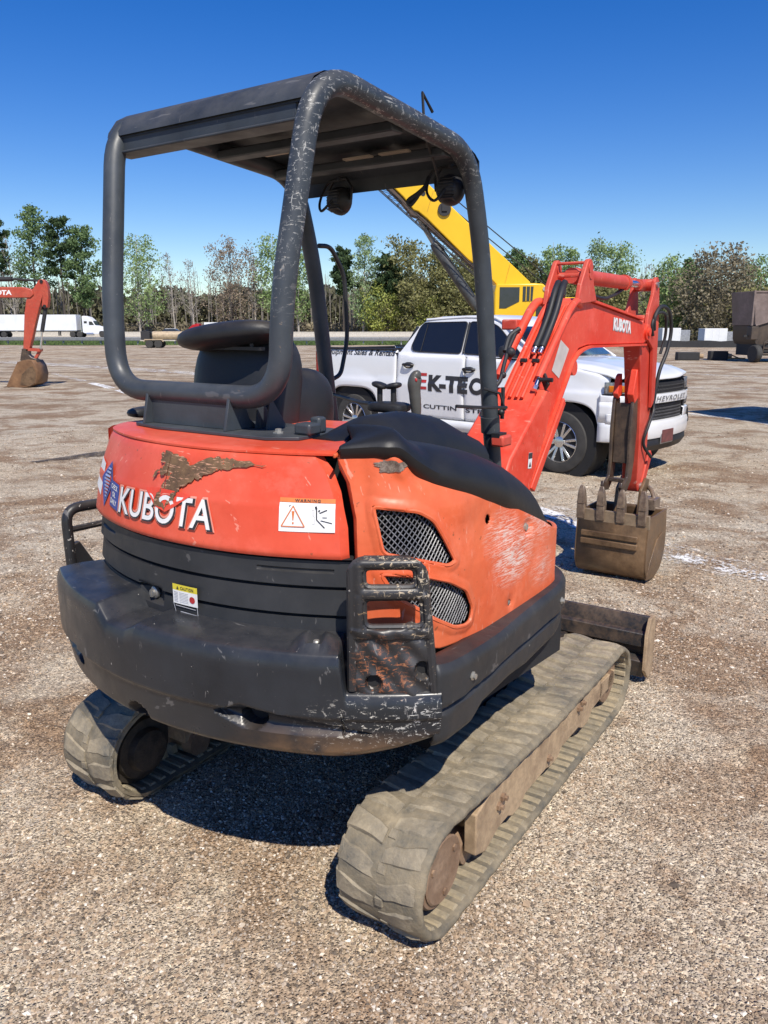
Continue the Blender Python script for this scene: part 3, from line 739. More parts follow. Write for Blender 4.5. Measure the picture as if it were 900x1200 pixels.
# ---- black console cover on the right
CV = ([0, .05, .10, .19, .33, .50, .72, .83, .95, 1.03, 1.07, 1.10, 1.13], [.014, .028, .040, .056, .098, .124, .148, .155, .145, .125, .095, .04, .012], [.04, .05, .07, .10, .14, .15, .15, .14, .12, .09, .07, .05, .04])
def cover_ring(s):
    zl = float(np.interp(s, *TOPE)) + .004; h = float(np.interp(s, CV[0], CV[1])); w = float(np.interp(s, CV[0], CV[2])); P0_ = Vector(side(s, zl, .006 if s < .7 else .006 - .030 * min(1, (s - .7) / .35))); bl_ = max(0.0, min(1.0, (1.0 - s) / .3)); nn = sp_n(s); nn = Vector((nn.x, nn.y, 0))
    out = []
    for a_, b_ in ((-.03, -.05), (.012 * bl_, -.016), (.020 * bl_, -.004), (.024 * bl_, .015)): out.append(P0_ + nn * a_ + Vector((0, 0, b_)))
    for k in range(1, 8):
        t = k / 7; out.append(P0_ + nn * (.024 * bl_ * (1 - t) - w * t ** 1.5) + Vector((0, 0, .015 + (h - .015) * math.sin(t * PI / 2) ** .9)))
    c = out[-1]; tgt = Vector((float(np.interp(s, [0, .12, .4], [.50, .42, .30])), max(-.86, min(.16, P0_.y * .9 + .02)), c.z - .015 - .03 * max(0, s - .9)))
    for k in range(1, 5): t = k / 4; q = c.lerp(tgt, t); q.z += .008 * math.sin(PI * t); out.append(q)
    return [tuple(p) for p in out]
_cs = [float(v) for v in np.concatenate([np.linspace(-.0, 1.125, 90)])]
m = M(); m.loft([cover_ring(s_) for s_ in _cs], closed=False); cov = m.build('console_cover', K['cover'], EX, ang=40)
md = cov.modifiers.new('sm', 'SMOOTH'); md.factor = .5; md.iterations = 9
md = cov.modifiers.new('s', 'SOLIDIFY'); md.thickness = .008
# second hump behind it (towards the operator)
def hump(y):
    zt = np.interp(y, [-.88, -.70, -.54, -.35, -.17, -.04, .1, .2], [1.51, 1.535, 1.572, 1.572, 1.54, 1.485, 1.43, 1.34]); ring = []
    for a in np.linspace(0, PI, 12): ring.append((.34 + .15 * math.cos(a), y, 1.30 + (zt - 1.30) * math.sin(a) ** .55))
    return ring
m = M(); m.loft([hump(float(y)) for y in np.linspace(-.78, .06, 26)]); m.build('console_hump', K['cover'], EX, ang=50)
m = M(); m.bb(.235, .30, -.80, -.74, 1.528, 1.565); m.bb(.25, .29, -.74, -.70, 1.528, 1.58); m.build('hinge_block', K['rops'], EX, bevel=.008)
# control pods and levers
m = M(); m.ball((.015, .05, 1.535), (.090, .06, .022), 22, 10, .55); pod = m.build('control_pod', K['black'], EX)
for lx_, tl in ((-.046, .25), (.024, -.2)):
    m = M(); m.ball((lx_, .07, 1.622), (.036, .03, .013), 16, 8, .8, Matrix.Rotation(tl, 3, 'Y')); m.cyl((lx_, .07, 1.615), (lx_, .07, 1.545), .012, n=10); m.build('lever_knob', K['black'], pod)
m = M(); m.tube([(-.60, .45, 1.53), (-.2, .15, 1.535), (.0, .05, 1.54)], .009, 8); m.build('safety_bar', K['black'], pod)
K['grip'] = simple('grey_grip_plastic', (.085, .082, .074), .36, var=.15)
jc = Vector((.150, .05, 1.468))
m = M(); m.tube(bez([jc + Vector(q) for q in ((0, 0, .02), (0, 0, .06), (-.004, -.004, .12), (-.008, -.004, .165), (.0, .0, .20), (.016, 0, .205))], 5), [.016, .016, .017, .018, .020, .021, .022, .023, .023, .024, .024, .024, .025, .026, .027, .028, .028, .028, .027, .026, .024, .022, .020, .017, .014, .008], 14)
jo = m.build('joystick', K['grip'], EX)
m = M(); m.lathe([(.040, 0), (.032, .015), (.034, .022), (.026, .035), (.028, .042), (.018, .055)], jc - Vector((0, 0, .025)), (0, 0, 1), 16); m.build('joystick_boot', K['black'], jo)
m = M(); m.ball(jc + Vector((.012, -.022, .185)), (.006, .004, .008)); m.build('joystick_button', K['red_decal'], jo)
m = M(); m.tube(bez([(.28, .15, 1.545), (.31, .30, 1.53), (.335, .50, 1.515)], 6), .007, 6); m.tube([(.26, .42, 1.60), (.30, .50, 1.575), (.32, .52, 1.50)], .006, 6); m.tube([(.30, .53, 1.60), (.30, .53, 1.46)], .010, 6); m.ball((.30, .52, 1.49), .016); m.bb(.28, .32, .47, .54, 1.38, 1.40)
m.build('control_linkage', K['black'], EX)
m = M(); m.bb(.275, .34, .47, .56, 1.34, 1.39); m.build('valve_block', K['orange_arm'], EX, bevel=.01)

# ---- stickers on the rear
def onb(ph0, z0, r=None):
    def fn(x, y, l):
        z = z0 + y; rr = bon_r(z) + l + .0022; return pol(rr, ph0 + x / 1.11, z)
    return fn
def bil(c00, c10, c01, c11):            # quad in (phi, z): unit coords -> surface
    def fn(x, y, l):
        ph = (c00[0] * (1 - x) + c10[0] * x) * (1 - y) + (c01[0] * (1 - x) + c11[0] * x) * y
        z = (c00[1] * (1 - x) + c10[1] * x) * (1 - y) + (c01[1] * (1 - x) + c11[1] * x) * y
        ph += .0; rr = (bon_r(z) if z > 1.213 else vp_r(z)) + l; return pol(rr, ph, z)
    return fn
kb = bil((-.252, 1.264), (.156, 1.272), (-.252, 1.350), (.156, 1.362))
for nm, mt, bd, lf in (('logo_border', K['pink_decal'], .075, .0042), ('logo_shadow', K['black_decal'], .045, .0052), ('logo_lettering', K['white_decal'], .012, .0062)):
    v, f, w = text_mesh('KUBOTA', 1.0, bd, .12, 1.0, 1.02); v, f = refine(v, f, [.15, .3, .45, .6, .75, .9])
    e = {.075: .035, .045: .018, .012: 0}[bd]
    m = M(); m.add([kb(-e + x * (1 + 2 * e) + (.006 if bd == .045 else 0), -e * 2 + y * (1 + 4 * e) - (.03 if bd == .045 else 0), lf) for x, y in v], f); m.build(nm, mt, bonnet, ang=0)
rp = [(-.068, 1.478), (-.045, 1.486), (-.01, 1.480), (.03, 1.474), (.045, 1.462), (.060, 1.452), (.10, 1.470), (.15, 1.486), (.172, 1.480), (.20, 1.484), (.24, 1.478), (.31, 1.470), (.25, 1.461), (.215, 1.458), (.19, 1.449), (.165, 1.451), (.14, 1.436), (.115, 1.430), (.10, 1.414), (.085, 1.418), (.06, 1.396), (.035, 1.385), (.030, 1.365), (.015, 1.345), (-.006, 1.330), (-.012, 1.312), (-.035, 1.318), (-.062, 1.320), (-.055, 1.345), (-.040, 1.368), (-.030, 1.395), (-.028, 1.420), (-.045, 1.410), (-.062, 1.425), (-.085, 1.398), (-.082, 1.415), (-.060, 1.432), (-.040, 1.445), (-.062, 1.452)]
_r2 = random.Random(3); rj = []
for a, b in zip(rp, rp[1:] + rp[:1]):
    for k in range(4):
        t = k / 4; jx = _r2.uniform(-.005, .005) * (k > 0); jz = _r2.uniform(-.004, .004) * (k > 0); rj.append((a[0] + (b[0] - a[0]) * t + jx, a[1] + (b[1] - a[1]) * t + jz))
bsurf = lambda x, y, l: pol(bon_r(y) + l, x, y)
patch('torn_paint_patch', [(-.105, 1.368), (-.05, 1.375), (.04, 1.372), (.085, 1.366), (.02, 1.322), (-.01, 1.306), (-.055, 1.318)], bsurf, K['orange_boom'], bonnet, .0072, sub=14)
patch('rust_patch', rj, bsurf, K['rust_patch'], bonnet, .0078, sub=60)
# blue stickers
patch('round_sticker', [(-.52, 1.31), (-.44, 1.285), (-.44, 1.395), (-.52, 1.41)], bsurf, K['white_decal'], bonnet, .004)
bd_ = patch('blue_diamond_sticker', [(-.435, 1.350), (-.372, 1.414), (-.312, 1.352), (-.385, 1.256)], bsurf, K['blue_decal'], bonnet, .0045)
m = M()
for k in range(9):
    z = 1.385 - k * .0115; w = .028 * (1 - abs(k - 3.2) / 6.5)
    m.add([bsurf(-.373 - w, z, .006), bsurf(-.373 + w * 1.2, z, .006), bsurf(-.373 + w * 1.2, z + .006, .006), bsurf(-.373 - w, z + .006, .006)], [(0, 1, 2, 3)])
m.build('sticker_print', simple('pale_blue_print', (.35, .42, .65), .5), bd_, ang=0)
q4 = [(-.330, 1.274), (-.262, 1.262), (-.262, 1.350), (-.328, 1.360)]
bs_ = patch('blue_square_sticker', q4, bsurf, K['blue_decal'], bonnet, .0045)
qq = bil(q4[0], q4[1], q4[3], q4[2])
for i, t in enumerate(('CHECK', 'OIL', 'DAILY')):
    wd = (.74, .38, .70)[i]; m = M(); v, f, w = text_mesh(t, .2, .02, 0, wd); m.add([qq(.5 - wd / 2 + x, .70 - i * .28 + y, .0062) for x, y in v], f); m.build('sticker_lettering', K['white_decal'], bs_, ang=0)
# warning label
wl4 = [(.357, 1.290), (.505, 1.292), (.505, 1.385), (.357, 1.385)]; wq = bil(wl4[0], wl4[1], wl4[3], wl4[2])
def quad(mm, fn, x0, x1, y0, y1, l, n=6):
    for k in range(n):
        for q in range(5):
            a = x0 + (x1 - x0) * k / n; b = x0 + (x1 - x0) * (k + 1) / n; c = y0 + (y1 - y0) * q / 5; d = y0 + (y1 - y0) * (q + 1) / 5; mm.add([fn(a, c, l), fn(b, c, l), fn(b, d, l), fn(a, d, l)], [(0, 1, 2, 3)])
def line(mm, fn, a, b, w, l, asp=1.0):
    dx, dy = (b[0] - a[0]) * asp, b[1] - a[1]; L = math.hypot(dx, dy); nx, ny = -dy / L * w / asp, dx / L * w
    mm.add([fn(a[0] - nx, a[1] - ny, l), fn(b[0] - nx, b[1] - ny, l), fn(b[0] + nx, b[1] + ny, l), fn(a[0] + nx, a[1] + ny, l)], [(0, 1, 2, 3)])
m = M(); quad(m, wq, 0, 1, 0, .86, .0045); wls = m.build('warning_sticker', K['white_decal'], bonnet, ang=0)
m = M(); quad(m, wq, 0, 1, .87, 1.0, .0048)
m.build('sticker_header', K['orange_decal'], wls, ang=0)
v, f, w = text_mesh('WARNING', .085, .02, 0, .46, 1.3); m = M(); m.add([wq(.28 + x, .89 + y, .0062) for x, y in v], f); m.build('sticker_lettering', K['black_decal'], wls, ang=0)
m = M(); T3 = [(.05, .16), (.47, .16), (.26, .78)]
for a, b in zip(T3, T3[1:] + T3[:1]):
    for q in range(5): line(m, wq, (a[0] + (b[0] - a[0]) * q / 5, a[1] + (b[1] - a[1]) * q / 5), (a[0] + (b[0] - a[0]) * (q + 1) / 5, a[1] + (b[1] - a[1]) * (q + 1) / 5), .014, .007, 1.55)
m.add([wq(.235, .62, .006), wq(.285, .62, .006), wq(.268, .34, .006), wq(.252, .34, .006)], [(0, 1, 2, 3)]); quad(m, wq, .245, .275, .235, .29, .006, 1)
m.build('sticker_triangle', K['orange_decal'], wls, ang=0)
m = M()
for a, b, w_ in (((.66, .78), (.675, .70), .03), ((.675, .72), (.68, .38), .016), ((.68, .38), (.82, .14), .016), ((.73, .58), (.86, .68), .016), ((.75, .36), (.95, .28), .014), ((.71, .66), (.735, .64), .03), ((.78, .45), (.86, .45), .01), ((.18, .76), (.21, .79), .01)): line(m, wq, a, b, w_, .006, 1.55)
m.build('sticker_figure', K['black_decal'], wls, ang=0)
m = M()
for a, b in (((.53, .08), (.53, .82)), ((.60, .25), (.60, .68)), ((.60, .25), (.645, .25)), ((.645, .25), (.645, .45)), ((.645, .45), (.62, .5)), ((.62, .5), (.63, .68)), ((.63, .68), (.6, .68))): line(m, wq, a, b, .006, .0055, 1.55)
m.build('sticker_outline', K['grey_decal'], wls, ang=0)
# caution sticker on the vent panel
def vps(x0, x1, z0, z1):
    return lambda x, y, l: pol(1.134 + l, (x0 + (x1 - x0) * x), z0 + (z1 - z0) * y)
cq = vps(.012, .104, .984, 1.083); K['stk'] = K['white_decal']
m = M(); quad(m, cq, 0, 1, .36, .80, .002); cs = m.build('caution_sticker', K['white_decal'], vent, ang=0)
m = M(); quad(m, cq, 0, 1, .80, 1.0, .002); m.build('sticker_header', K['yellow_decal'], cs, ang=0)
v, f, w = text_mesh('CAUTION', .10, .02, 0, .52, 1.2); m = M(); m.add([cq(.34 + x, .85 + y, .0035) for x, y in v], f)
m.add([cq(.17, .85, .0035), cq(.27, .85, .0035), cq(.22, .95, .0035)], [(0, 1, 2)]); m.build('sticker_lettering', K['black_decal'], cs, ang=0)
m = M(); m.add([cq(.80 + .11 * math.cos(a), .58 + .11 * math.sin(a), .0035) for a in np.linspace(0, 2 * PI, 16, endpoint=False)], [tuple(range(16))]); m.build('sticker_disc', K['red_decal'], cs, ang=0)
m = M()
for k in range(7):
    y = .74 - k * .05
    line(m, cq, (.06, y), (.22, y), .008, .003); line(m, cq, (.28, y), (.64, y), .006, .003)
m.build('sticker_print', K['grey_decal'], cs, ang=0)
m = M()
for a, b in (((0.02, .36), (.12, .02)), ((.12, .02), (1.0, .02)), ((1.0, .02), (.98, .36)), ((.1, .30), (.92, .28)), ((.3, .12), (.95, .10))): line(m, cq, a, b, .012, .003)
m.build('sticker_remains', K['grey_decal'], cs, ang=0)
# ================================================================ undercarriage (its own heading, 1.7 degrees off the house)
_a = R(35 - 33.3); _ca, _sa = math.cos(_a), math.sin(_a)
def TB(p):     # undercarriage frame -> excavator frame (turned anticlockwise seen from above)
    x, y, z = p; return Vector((x * _ca - y * _sa - .003, x * _sa + y * _ca - .012, z))
YR, ZR, RR = -.838, .205, .183
YF, ZF, RF = .868, .185, .160
def loop():
    pts = []
    a0, a1 = PI * .5 - .0, PI * 1.5
    for k in range(40): a = a0 + (a1 - a0) * k / 40; pts.append((YR + RR * math.cos(a), ZR + RR * math.sin(a)))
    pts.append((YR + .03, .022))
    for k in range(20): t = (k + .5) / 20; pts.append((YR + .03 + (YF - .05 - YR - .03) * t, .022))
    for k in range(36): a = -PI / 2 + PI * k / 35; pts.append((YF + RF * math.cos(a), ZF + RF * math.sin(a)))
    for k in range(1, 30):
        t = k / 30; y = YF + (YR - YF) * t; z = (ZF + RF) * (1 - t) + (ZR + RR) * t; z -= .022 * math.sin(PI * t) + .006 * abs(math.sin(3 * PI * t)); pts.append((y, z))
    return pts
LP = loop(); LV = [Vector((0, a, b)) for a, b in LP]; LA = [0.0]
for a, b in zip(LV, LV[1:] + LV[:1]): LA.append(LA[-1] + (b - a).length)
LT = LA[-1]; _ly = [p.y for p in LV] + [LV[0].y]; _lz = [p.z for p in LV] + [LV[0].z]
def lp(s, h):
    s %= LT; y, z = np.interp(s, LA, _ly), np.interp(s, LA, _lz)
    s2 = (s + .012) % LT; s1 = (s - .012) % LT
    t = Vector((np.interp(s2, LA, _ly) - np.interp(s1, LA, _ly), np.interp(s2, LA, _lz) - np.interp(s1, LA, _lz))).normalized()
    return y - t.y * (-h) * -1 * -1 if False else y + (t.y * -1) * h * 1.0, z + t.x * h * 1.0
# path runs: top of sprocket -> rear -> bottom -> front -> top ; outward normal check
_yc, _zc = lp(LA[20], .05); _OUT = 1.0 if _yc < _ly[20] else -1.0
def tp(sgn, s, x, h):
    y, z = lp(s, h * _OUT); return TB((sgn * x, y, z))
def make_track(sgn, seed):
    rr = random.Random(seed); XI, XO = .530, .838
    NSEG = 200
    sec = [(XI + .004, .0), (XI + .012, .012), (XO - .016, .012), (XO - .002, .004), (XO, -.006), (XO - .006, -.016), (XO - .03, -.020), (XI + .03, -.020), (XI, -.012)]
    m = M()
    def f(i, j):
        x, h = sec[j % len(sec)]; s = LT * i / NSEG
        if x > XO - .01: x += .0018 * math.sin(i * 2 * PI / 4.35)
        return tp(sgn, s, x, h + .0015 * math.sin(i * .7 + j))
    m.grid(NSEG, len(sec) + 1, f, closed_u=True)
    tr = m.build('rubber_track', K['track'], EX, ang=50)
    # moulded tread blocks
    P = LT / 46; m = M()
    for k in range(92):
        row = k % 2; s0 = (k // 2) * P + (P * .5 if row else 0)
        w1, w2 = .028 + rr.uniform(-.004, .003), .020 + rr.uniform(-.003, .003)
        if row == 0: xs = (XI + .004, XI + .142); skew = .012
        else: xs = (XO - .022, XI + .156); skew = .012
        H = .024 + rr.uniform(-.006, .004); vs = []
        n = 5
        for q in range(n):
            t = q / (n - 1); x = xs[0] + (xs[1] - xs[0]) * t; w = w1 + (w2 - w1) * t; c = skew * t * 2.2 + rr.uniform(-.004, .004); hh = H * (1 - .12 * t) * rr.uniform(.82, 1.1); w += rr.uniform(-.003, .003)
            if q == 0: hh *= .8
            e = .8 if q in (0, n - 1) else 1
            for ds, hb in ((-w - .010, .006), (-w, hh * e), (w, hh * e), (w + .010, .006)): vs.append(tp(sgn, s0 + c + ds, x, hb))
        fs = [(q * 4 + a, q * 4 + a + 1, q * 4 + a + 5, q * 4 + a + 4) for q in range(n - 1) for a in range(3)] + [(0, 1, 2, 3), tuple((n - 1) * 4 + a for a in (3, 2, 1, 0))]
        m.add(vs, fs)
        # small centre block
        c = s0 + skew + (P * .0); 
        if row == 0: m.add([tp(sgn, c + a, XI + .150 + b, h) for a, b, h in ((-.016, 0, .006), (.016, 0, .006), (.016, .03, .006), (-.016, .03, .006), (-.012, .002, .017), (.012, .002, .017), (.012, .026, .017), (-.012, .026, .017))], [(4, 5, 6, 7), (0, 1, 5, 4), (1, 2, 6, 5), (2, 3, 7, 6), (3, 0, 4, 7)])
    m.build('tread_blocks', K['tread'], tr, ang=30, kind='stuff')
    m = M(); PI2 = LT / 84
    for k in range(84):
        s0 = k * PI2
        for (xa, xb, hh) in ((XI + .02, XO - .02, .008), (XI + .125, XI + .165, .045)):
            vs = [tp(sgn, s0 + a, x, -.018 - h) for a, x, h in ((-.016, xa, 0), (.016, xa, 0), (.016, xb, 0), (-.016, xb, 0), (-.010, xa + .004, hh), (.010, xa + .004, hh), (.010, xb - .004, hh), (-.010, xb - .004, hh))]
            m.add(vs, [(4, 5, 6, 7), (0, 1, 5, 4), (1, 2, 6, 5), (2, 3, 7, 6), (3, 0, 4, 7)])
    m.build('inner_lugs', K['trackin'], tr, ang=30, kind='stuff')
    # frame
    mm = M(); X = sgn
    def pxs(poly, a, b):
        n = len(poly); base = [TB((sgn * a, y, z)) for y, z in poly] + [TB((sgn * b, y, z)) for y, z in poly]
        mm.add(base, [tuple(range(n)), tuple(range(2 * n - 1, n - 1, -1))] + [(i, i + n, (i + 1) % n + n, (i + 1) % n) for i in range(n)])
    pxs([(-.60, .115), (-.52, .085), (-.42, .120), (-.34, .120), (-.30, .10), (-.22, .10), (-.18, .130), (.02, .130), (.06, .275), (-.50, .300), (-.60, .270)], .752, .800)
    fr_ = mm.build('track_frame', K['frame'], EX, bevel=.006)
    mm = M(); pxs([(.0, .125), (.10, .10), (.18, .10), (.22, .13), (.42, .13), (.48, .10), (.55, .10), (.60, .14), (.72, .145), (.74, .20), (.70, .265), (.0, .285)], .745, .790); mm.build('frame_plate', K['frame'], fr_, bevel=.006)
    mm = M(); pxs([(-.62, .12), (.78, .12), (.78, .30), (-.62, .30)], .58, .69); mm.build('frame_beam', K['frame'], fr_)
    for yb, zb in ((-.43, .215), (-.40, .235), (.40, .235), (.44, .245), (.06, .16)):
        mm = M(); mm.lathe([(.016, 0), (.016, .010), (.010, .012), (.010, .022), (0, .023)], TB((sgn * (.80 if yb < 0 else .79), yb, zb)), TB((sgn, 0, 0)) - TB((0, 0, 0)), 6); mm.build('bolt', K['hub'], fr_)
    for yb in (-.55, -.26, .14, .52):
        mm = M(); a = TB((sgn * .56, yb, .098)); b = TB((sgn * .745, yb, .098)); mm.tube([a, a.lerp(b, .3), a.lerp(b, .31), a.lerp(b, .69), a.lerp(b, .7), b], [.058, .058, .040, .040, .058, .058], 20); mm.build('roller', K['hub'], fr_)
    mm = M(); mm.cyl(TB((sgn * .60, .05, .29)), TB((sgn * .74, .05, .29)), .028, n=18); mm.build('carrier_roller', K['hub'], fr_)
    mm = M(); ax = TB((sgn, 0, 0)) - TB((0, 0, 0))
    mm.lathe([(.02, .0), (.135, .0), (.135, .03), (.118, .035), (.118, .185), (.112, .195), (0, .195)], TB((sgn * .60, YR, ZR)), ax, 40)
    sp = mm.build('sprocket', K['hub'] if sgn > 0 else K['dark'], EX)  # left sprocket coloured dark for the shade it sits in
    if sgn < 0:
        mm = M(); mm.lathe([(.150, 0), (.150, .02), (.128, .024), (.122, .05), (.090, .055), (.082, .085), (.05, .09), (0, .09)], TB((sgn * .62, YR, ZR)), TB((1, 0, 0)) - TB((0, 0, 0)), 36); mm.build('drive_housing', K['drive'], sp)
    mm = M(); mm.lathe([(.106, 0), (.110, .006), (.104, .010), (.096, .008), (0, .010)], TB((sgn * .795, YR + .01, ZR + .005)), ax, 40); hb = mm.build('hub_cover', K['hub'], sp)
    for k in range(3):
        a = k * 2.09 + .6; mm = M(); mm.lathe([(.012, 0), (.012, .006), (0, .007)], TB((sgn * .803, YR + .01 + .078 * math.cos(a), ZR + .005 + .078 * math.sin(a))), ax, 6); mm.build('bolt', K['hub'], hb)
    mm = M()
    for k in range(17):
        a = k * 2 * PI / 17; c = TB((sgn * .68, YR + .148 * math.cos(a), ZR + .148 * math.sin(a))); mm.box(c, (.05, .03, .03), Matrix.Rotation(_a, 3, 'Z') @ Matrix.Rotation(a, 3, 'X'))
    mm.lathe([(.145, 0), (.145, .04)], TB((sgn * .66, YR, ZR)), ax, 34); mm.build('sprocket_teeth', K['hub'], sp)
    mm = M(); a = TB((sgn * .60, YF, ZF)); b = TB((sgn * .77, YF, ZF)); mm.tube([a, a.lerp(b, .3), a.lerp(b, .32), a.lerp(b, .68), a.lerp(b, .7), b], [.115, .115, .135, .135, .115, .115], 32); mm.cyl(b, b + ax * .02, .045, n=16); mm.build('idler', K['hub'], EX)
    mm = M(); pxs([(.70, .15), (.92, .15), (.92, .22), (.70, .23)], .77, .79); mm.build('idler_yoke', K['frame'], EX, bevel=.004)
make_track(1, 4); make_track(-1, 9)
m = M()
for p in ([(-.52, -.25), (.52, -.25), (.52, .35), (-.52, .35)],): m.pz(p, .24, .38)
m.beam((-.6, -.1, .26), (.6, -.1, .26), .22, .12); m.beam((-.6, .3, .26), (.6, .3, .26), .2, .12); m.xf(lambda p: TB(p)); m.build('cross_frame', K['dark'], EX)
# dozer blade
m = M(); prof = [(1.36, .04), (1.345, .08), (1.315, .14), (1.30, .20), (1.305, .27), (1.33, .33), (1.352, .365), (1.372, .365), (1.352, .33), (1.327, .27), (1.322, .20), (1.337, .14), (1.367, .08), (1.385, .035)]
n = len(prof); m.prism(prof, -.845, .835, lambda u, v, w: TB((w, u, v))); bl = m.build('dozer_blade', K['blade'], EX, ang=40, bevel=.002)
m = M()
for x0, x1 in ((.835, .853), (-.863, -.845)): m.prism([(1.25, .10), (1.255, .30), (1.30, .375), (1.375, .375), (1.395, .33), (1.40, .05), (1.32, .035)], x0, x1, lambda u, v, w: TB((w, u, v)))
m.build('blade_end_plate', K['frame'], bl, bevel=.003)
m = M(); m.prism([(1.285, .045), (1.33, .045), (1.31, .17), (1.265, .14)], .50, .832, lambda u, v, w: TB((w, u, v))); m.prism([(1.27, .22), (1.31, .22), (1.31, .30), (1.28, .29)], -.83, .83, lambda u, v, w: TB((w, u, v))); m.build('blade_stiffener', K['blade'], bl, bevel=.004)
m = M()
for x in (-.38, .38): m.beam(TB((x, .45, .26)), TB((x, 1.29, .16)), .07, .11)
m.build('blade_arm', K['blade'], bl, bevel=.01)

# ================================================================ boom, arm and bucket
BX = -.03
m = M(); m.cyl((BX, .98, .52), (BX, .98, 1.02), .09, n=24); m.bb(BX - .14, BX + .14, .80, 1.02, .56, .64); m.bb(BX - .14, BX + .14, .80, 1.02, .92, 1.0); m.build('swing_bracket', K['orange_boom'], EX, bevel=.01)
low = [(.90, .70), (.86, 1.0), (1.00, 1.20), (1.42, 1.53), (1.50, 1.50), (1.44, 1.28), (1.20, .95), (1.10, .82)]
boomp = [(.98, .76), (.92, .90), (1.04, 1.16), (1.42, 1.55), (1.86, 1.965), (1.98, 2.015), (2.08, 2.020), (3.18, 1.905), (3.33, 1.875), (3.385, 1.82), (3.36, 1.765), (3.28, 1.745), (2.16, 1.752), (2.02, 1.735), (1.93, 1.675), (1.60, 1.29), (1.30, .93), (1.12, .76)]
m = M(); m.px(boomp, BX - .072, BX + .086); boom = m.build('boom', K['orange_boom'], EX, bevel=.006, ang=30)
# raised edge flanges top and bottom
def strip(path, x0, x1, th, name='boom_flange', mat=None, par=None):
    mm = M()
    for a, b in zip(path, path[1:]):
        mm.beam((0.5 * (x0 + x1), a[0], a[1]), (0.5 * (x0 + x1), b[0], b[1]), abs(x1 - x0), th, (0, 0, 1) if abs(b[0] - a[0]) > abs(b[1] - a[1]) else (0, 1, 0))
    return mm.build(name, mat or K['orange_boom'], par or boom, bevel=.003)
topc = [(v.x, v.y) for v in fillet([Vector((1.00, 1.12, 0)), Vector((1.44, 1.575, 0)), Vector((1.88, 1.985, 0)), Vector((2.04, 2.030, 0)), Vector((3.20, 1.912, 0))], .12, 5)]
botc = [(v.x, v.y) for v in fillet([Vector((1.28, .90, 0)), Vector((1.60, 1.285, 0)), Vector((1.95, 1.70, 0)), Vector((2.14, 1.746, 0)), Vector((3.30, 1.738, 0))], .14, 5)]
m = M()
for pc, off in ((topc, .007), (botc, -.007)):
    rg = []
    for i, p in enumerate(pc):
        a = Vector(pc[max(0, i - 1)]); b = Vector(pc[min(len(pc) - 1, i + 1)]); t = (b - a).normalized(); nn = Vector((-t.y, t.x)) * (1 if off > 0 else -1)
        q0 = Vector(p) - nn * .004; q1 = Vector(p) + nn * .010
        rg.append([(BX - .092, q0.x, q0.y), (BX + .105, q0.x, q0.y), (BX + .105, q1.x, q1.y), (BX - .092, q1.x, q1.y)])
    m.loft(rg)
m.build('boom_flange', K['orange_boom'], boom, ang=30)
m = M(); m.px(low, BX - .175, BX + .155); m.build('boom_foot_cover', K['orange_boom'], boom, bevel=.012)
# long second beam beside it: boom cylinder under a guard
m = M(); a = Vector((BX + .02, 1.24, .78)); b = Vector((BX + .02, 1.96, 1.62)); d = (b - a).normalized()
m.cyl(a, a + d * .68, .052, n=22); bc = m.build('boom_cylinder', K['orange_boom'], EX)
m = M(); m.cyl(a + d * .68, b, .025, n=16); m.build('cylinder_rod', K['chrome'], bc)
m = M(); m.cyl((BX - .05, b.y, b.z), (BX + .09, b.y, b.z), .045, n=18); m.lathe([(.058, 0), (.058, .03)], a + d * .66, d, 22); m.build('rod_eye', K['orange_boom'], bc)
m = M(); m.px([(1.36, .98), (1.41, .95), (1.80, 1.42), (1.775, 1.455)], BX + .085, BX + .112); m.build('cylinder_guard', K['orange_boom'], bc, bevel=.006)
m = M(); m.cyl((BX - .085, 3.33, 1.825), (BX + .10, 3.33, 1.825), .055, n=24); m.cyl((BX + .10, 3.33, 1.825), (BX + .113, 3.33, 1.825), .03, n=16); m.build('arm_pivot', K['orange_boom'], boom)
# cylinder lugs
def lugpoly():
    p = [(1.90, 1.99), (1.93, 2.10), (1.99, 2.19)]
    for k in range(9): a = PI * .80 - k * PI * .1; p.append((2.06 + .052 * math.cos(a), 2.205 + .052 * math.sin(a)))
    return p + [(2.135, 2.12), (2.20, 2.015)]
for x in (BX - .115, BX + .085):
    m = M(); m.px(lugpoly(), x, x + .03); lg = m.build('cylinder_lug', K['orange_arm'], boom, bevel=.006)
    m = M(); m.lathe([(.030, -.006), (.030, .036)], (x, 2.06, 2.205), (1, 0, 0), 20); m.build('lug_boss', K['orange_arm'], lg)
m = M(); m.cyl((BX - .115, 2.04, 2.235), (BX + .11, 2.04, 2.235), .009, n=10); m.cyl((BX - .12, 2.07, 2.165), (BX + .12, 2.07, 2.165), .024, n=14); m.build('lug_pin', K['orange_arm'], boom)
# arm cylinder
a = Vector((BX, 2.07, 2.165)); b = Vector((BX, 3.47, 2.165)); d = (b - a).normalized()
m = M(); m.cyl(a - d * .02, a + d * .96, .046, n=26); m.lathe([(.053, 0), (.053, .05)], a + d * .92, d, 26); m.lathe([(.050, 0), (.050, .03)], a + d * .05, d, 26); ac = m.build('arm_cylinder', K['orange_arm'], EX)
m = M(); m.cyl(a + d * .96, b - d * .12, .024, n=16); m.build('cylinder_rod', K['chrome'], ac)
m = M(); m.cyl(b - d * .14, b - d * .02, .040, n=18); m.cyl((BX - .07, b.y, b.z), (BX + .07, b.y, b.z), .045, n=20); m.build('rod_eye', K['orange_arm'], ac)
m = M(); m.tube(bez([a + Vector((.0, .10, -.05)), a + Vector((.02, .25, -.10)), a + Vector((.02, .50, -.12)), a + Vector((0, .75, -.09)), a + Vector((0, .93, -.045))], 8), .012, 8); m.build('cylinder_hose', K['hose'], ac)
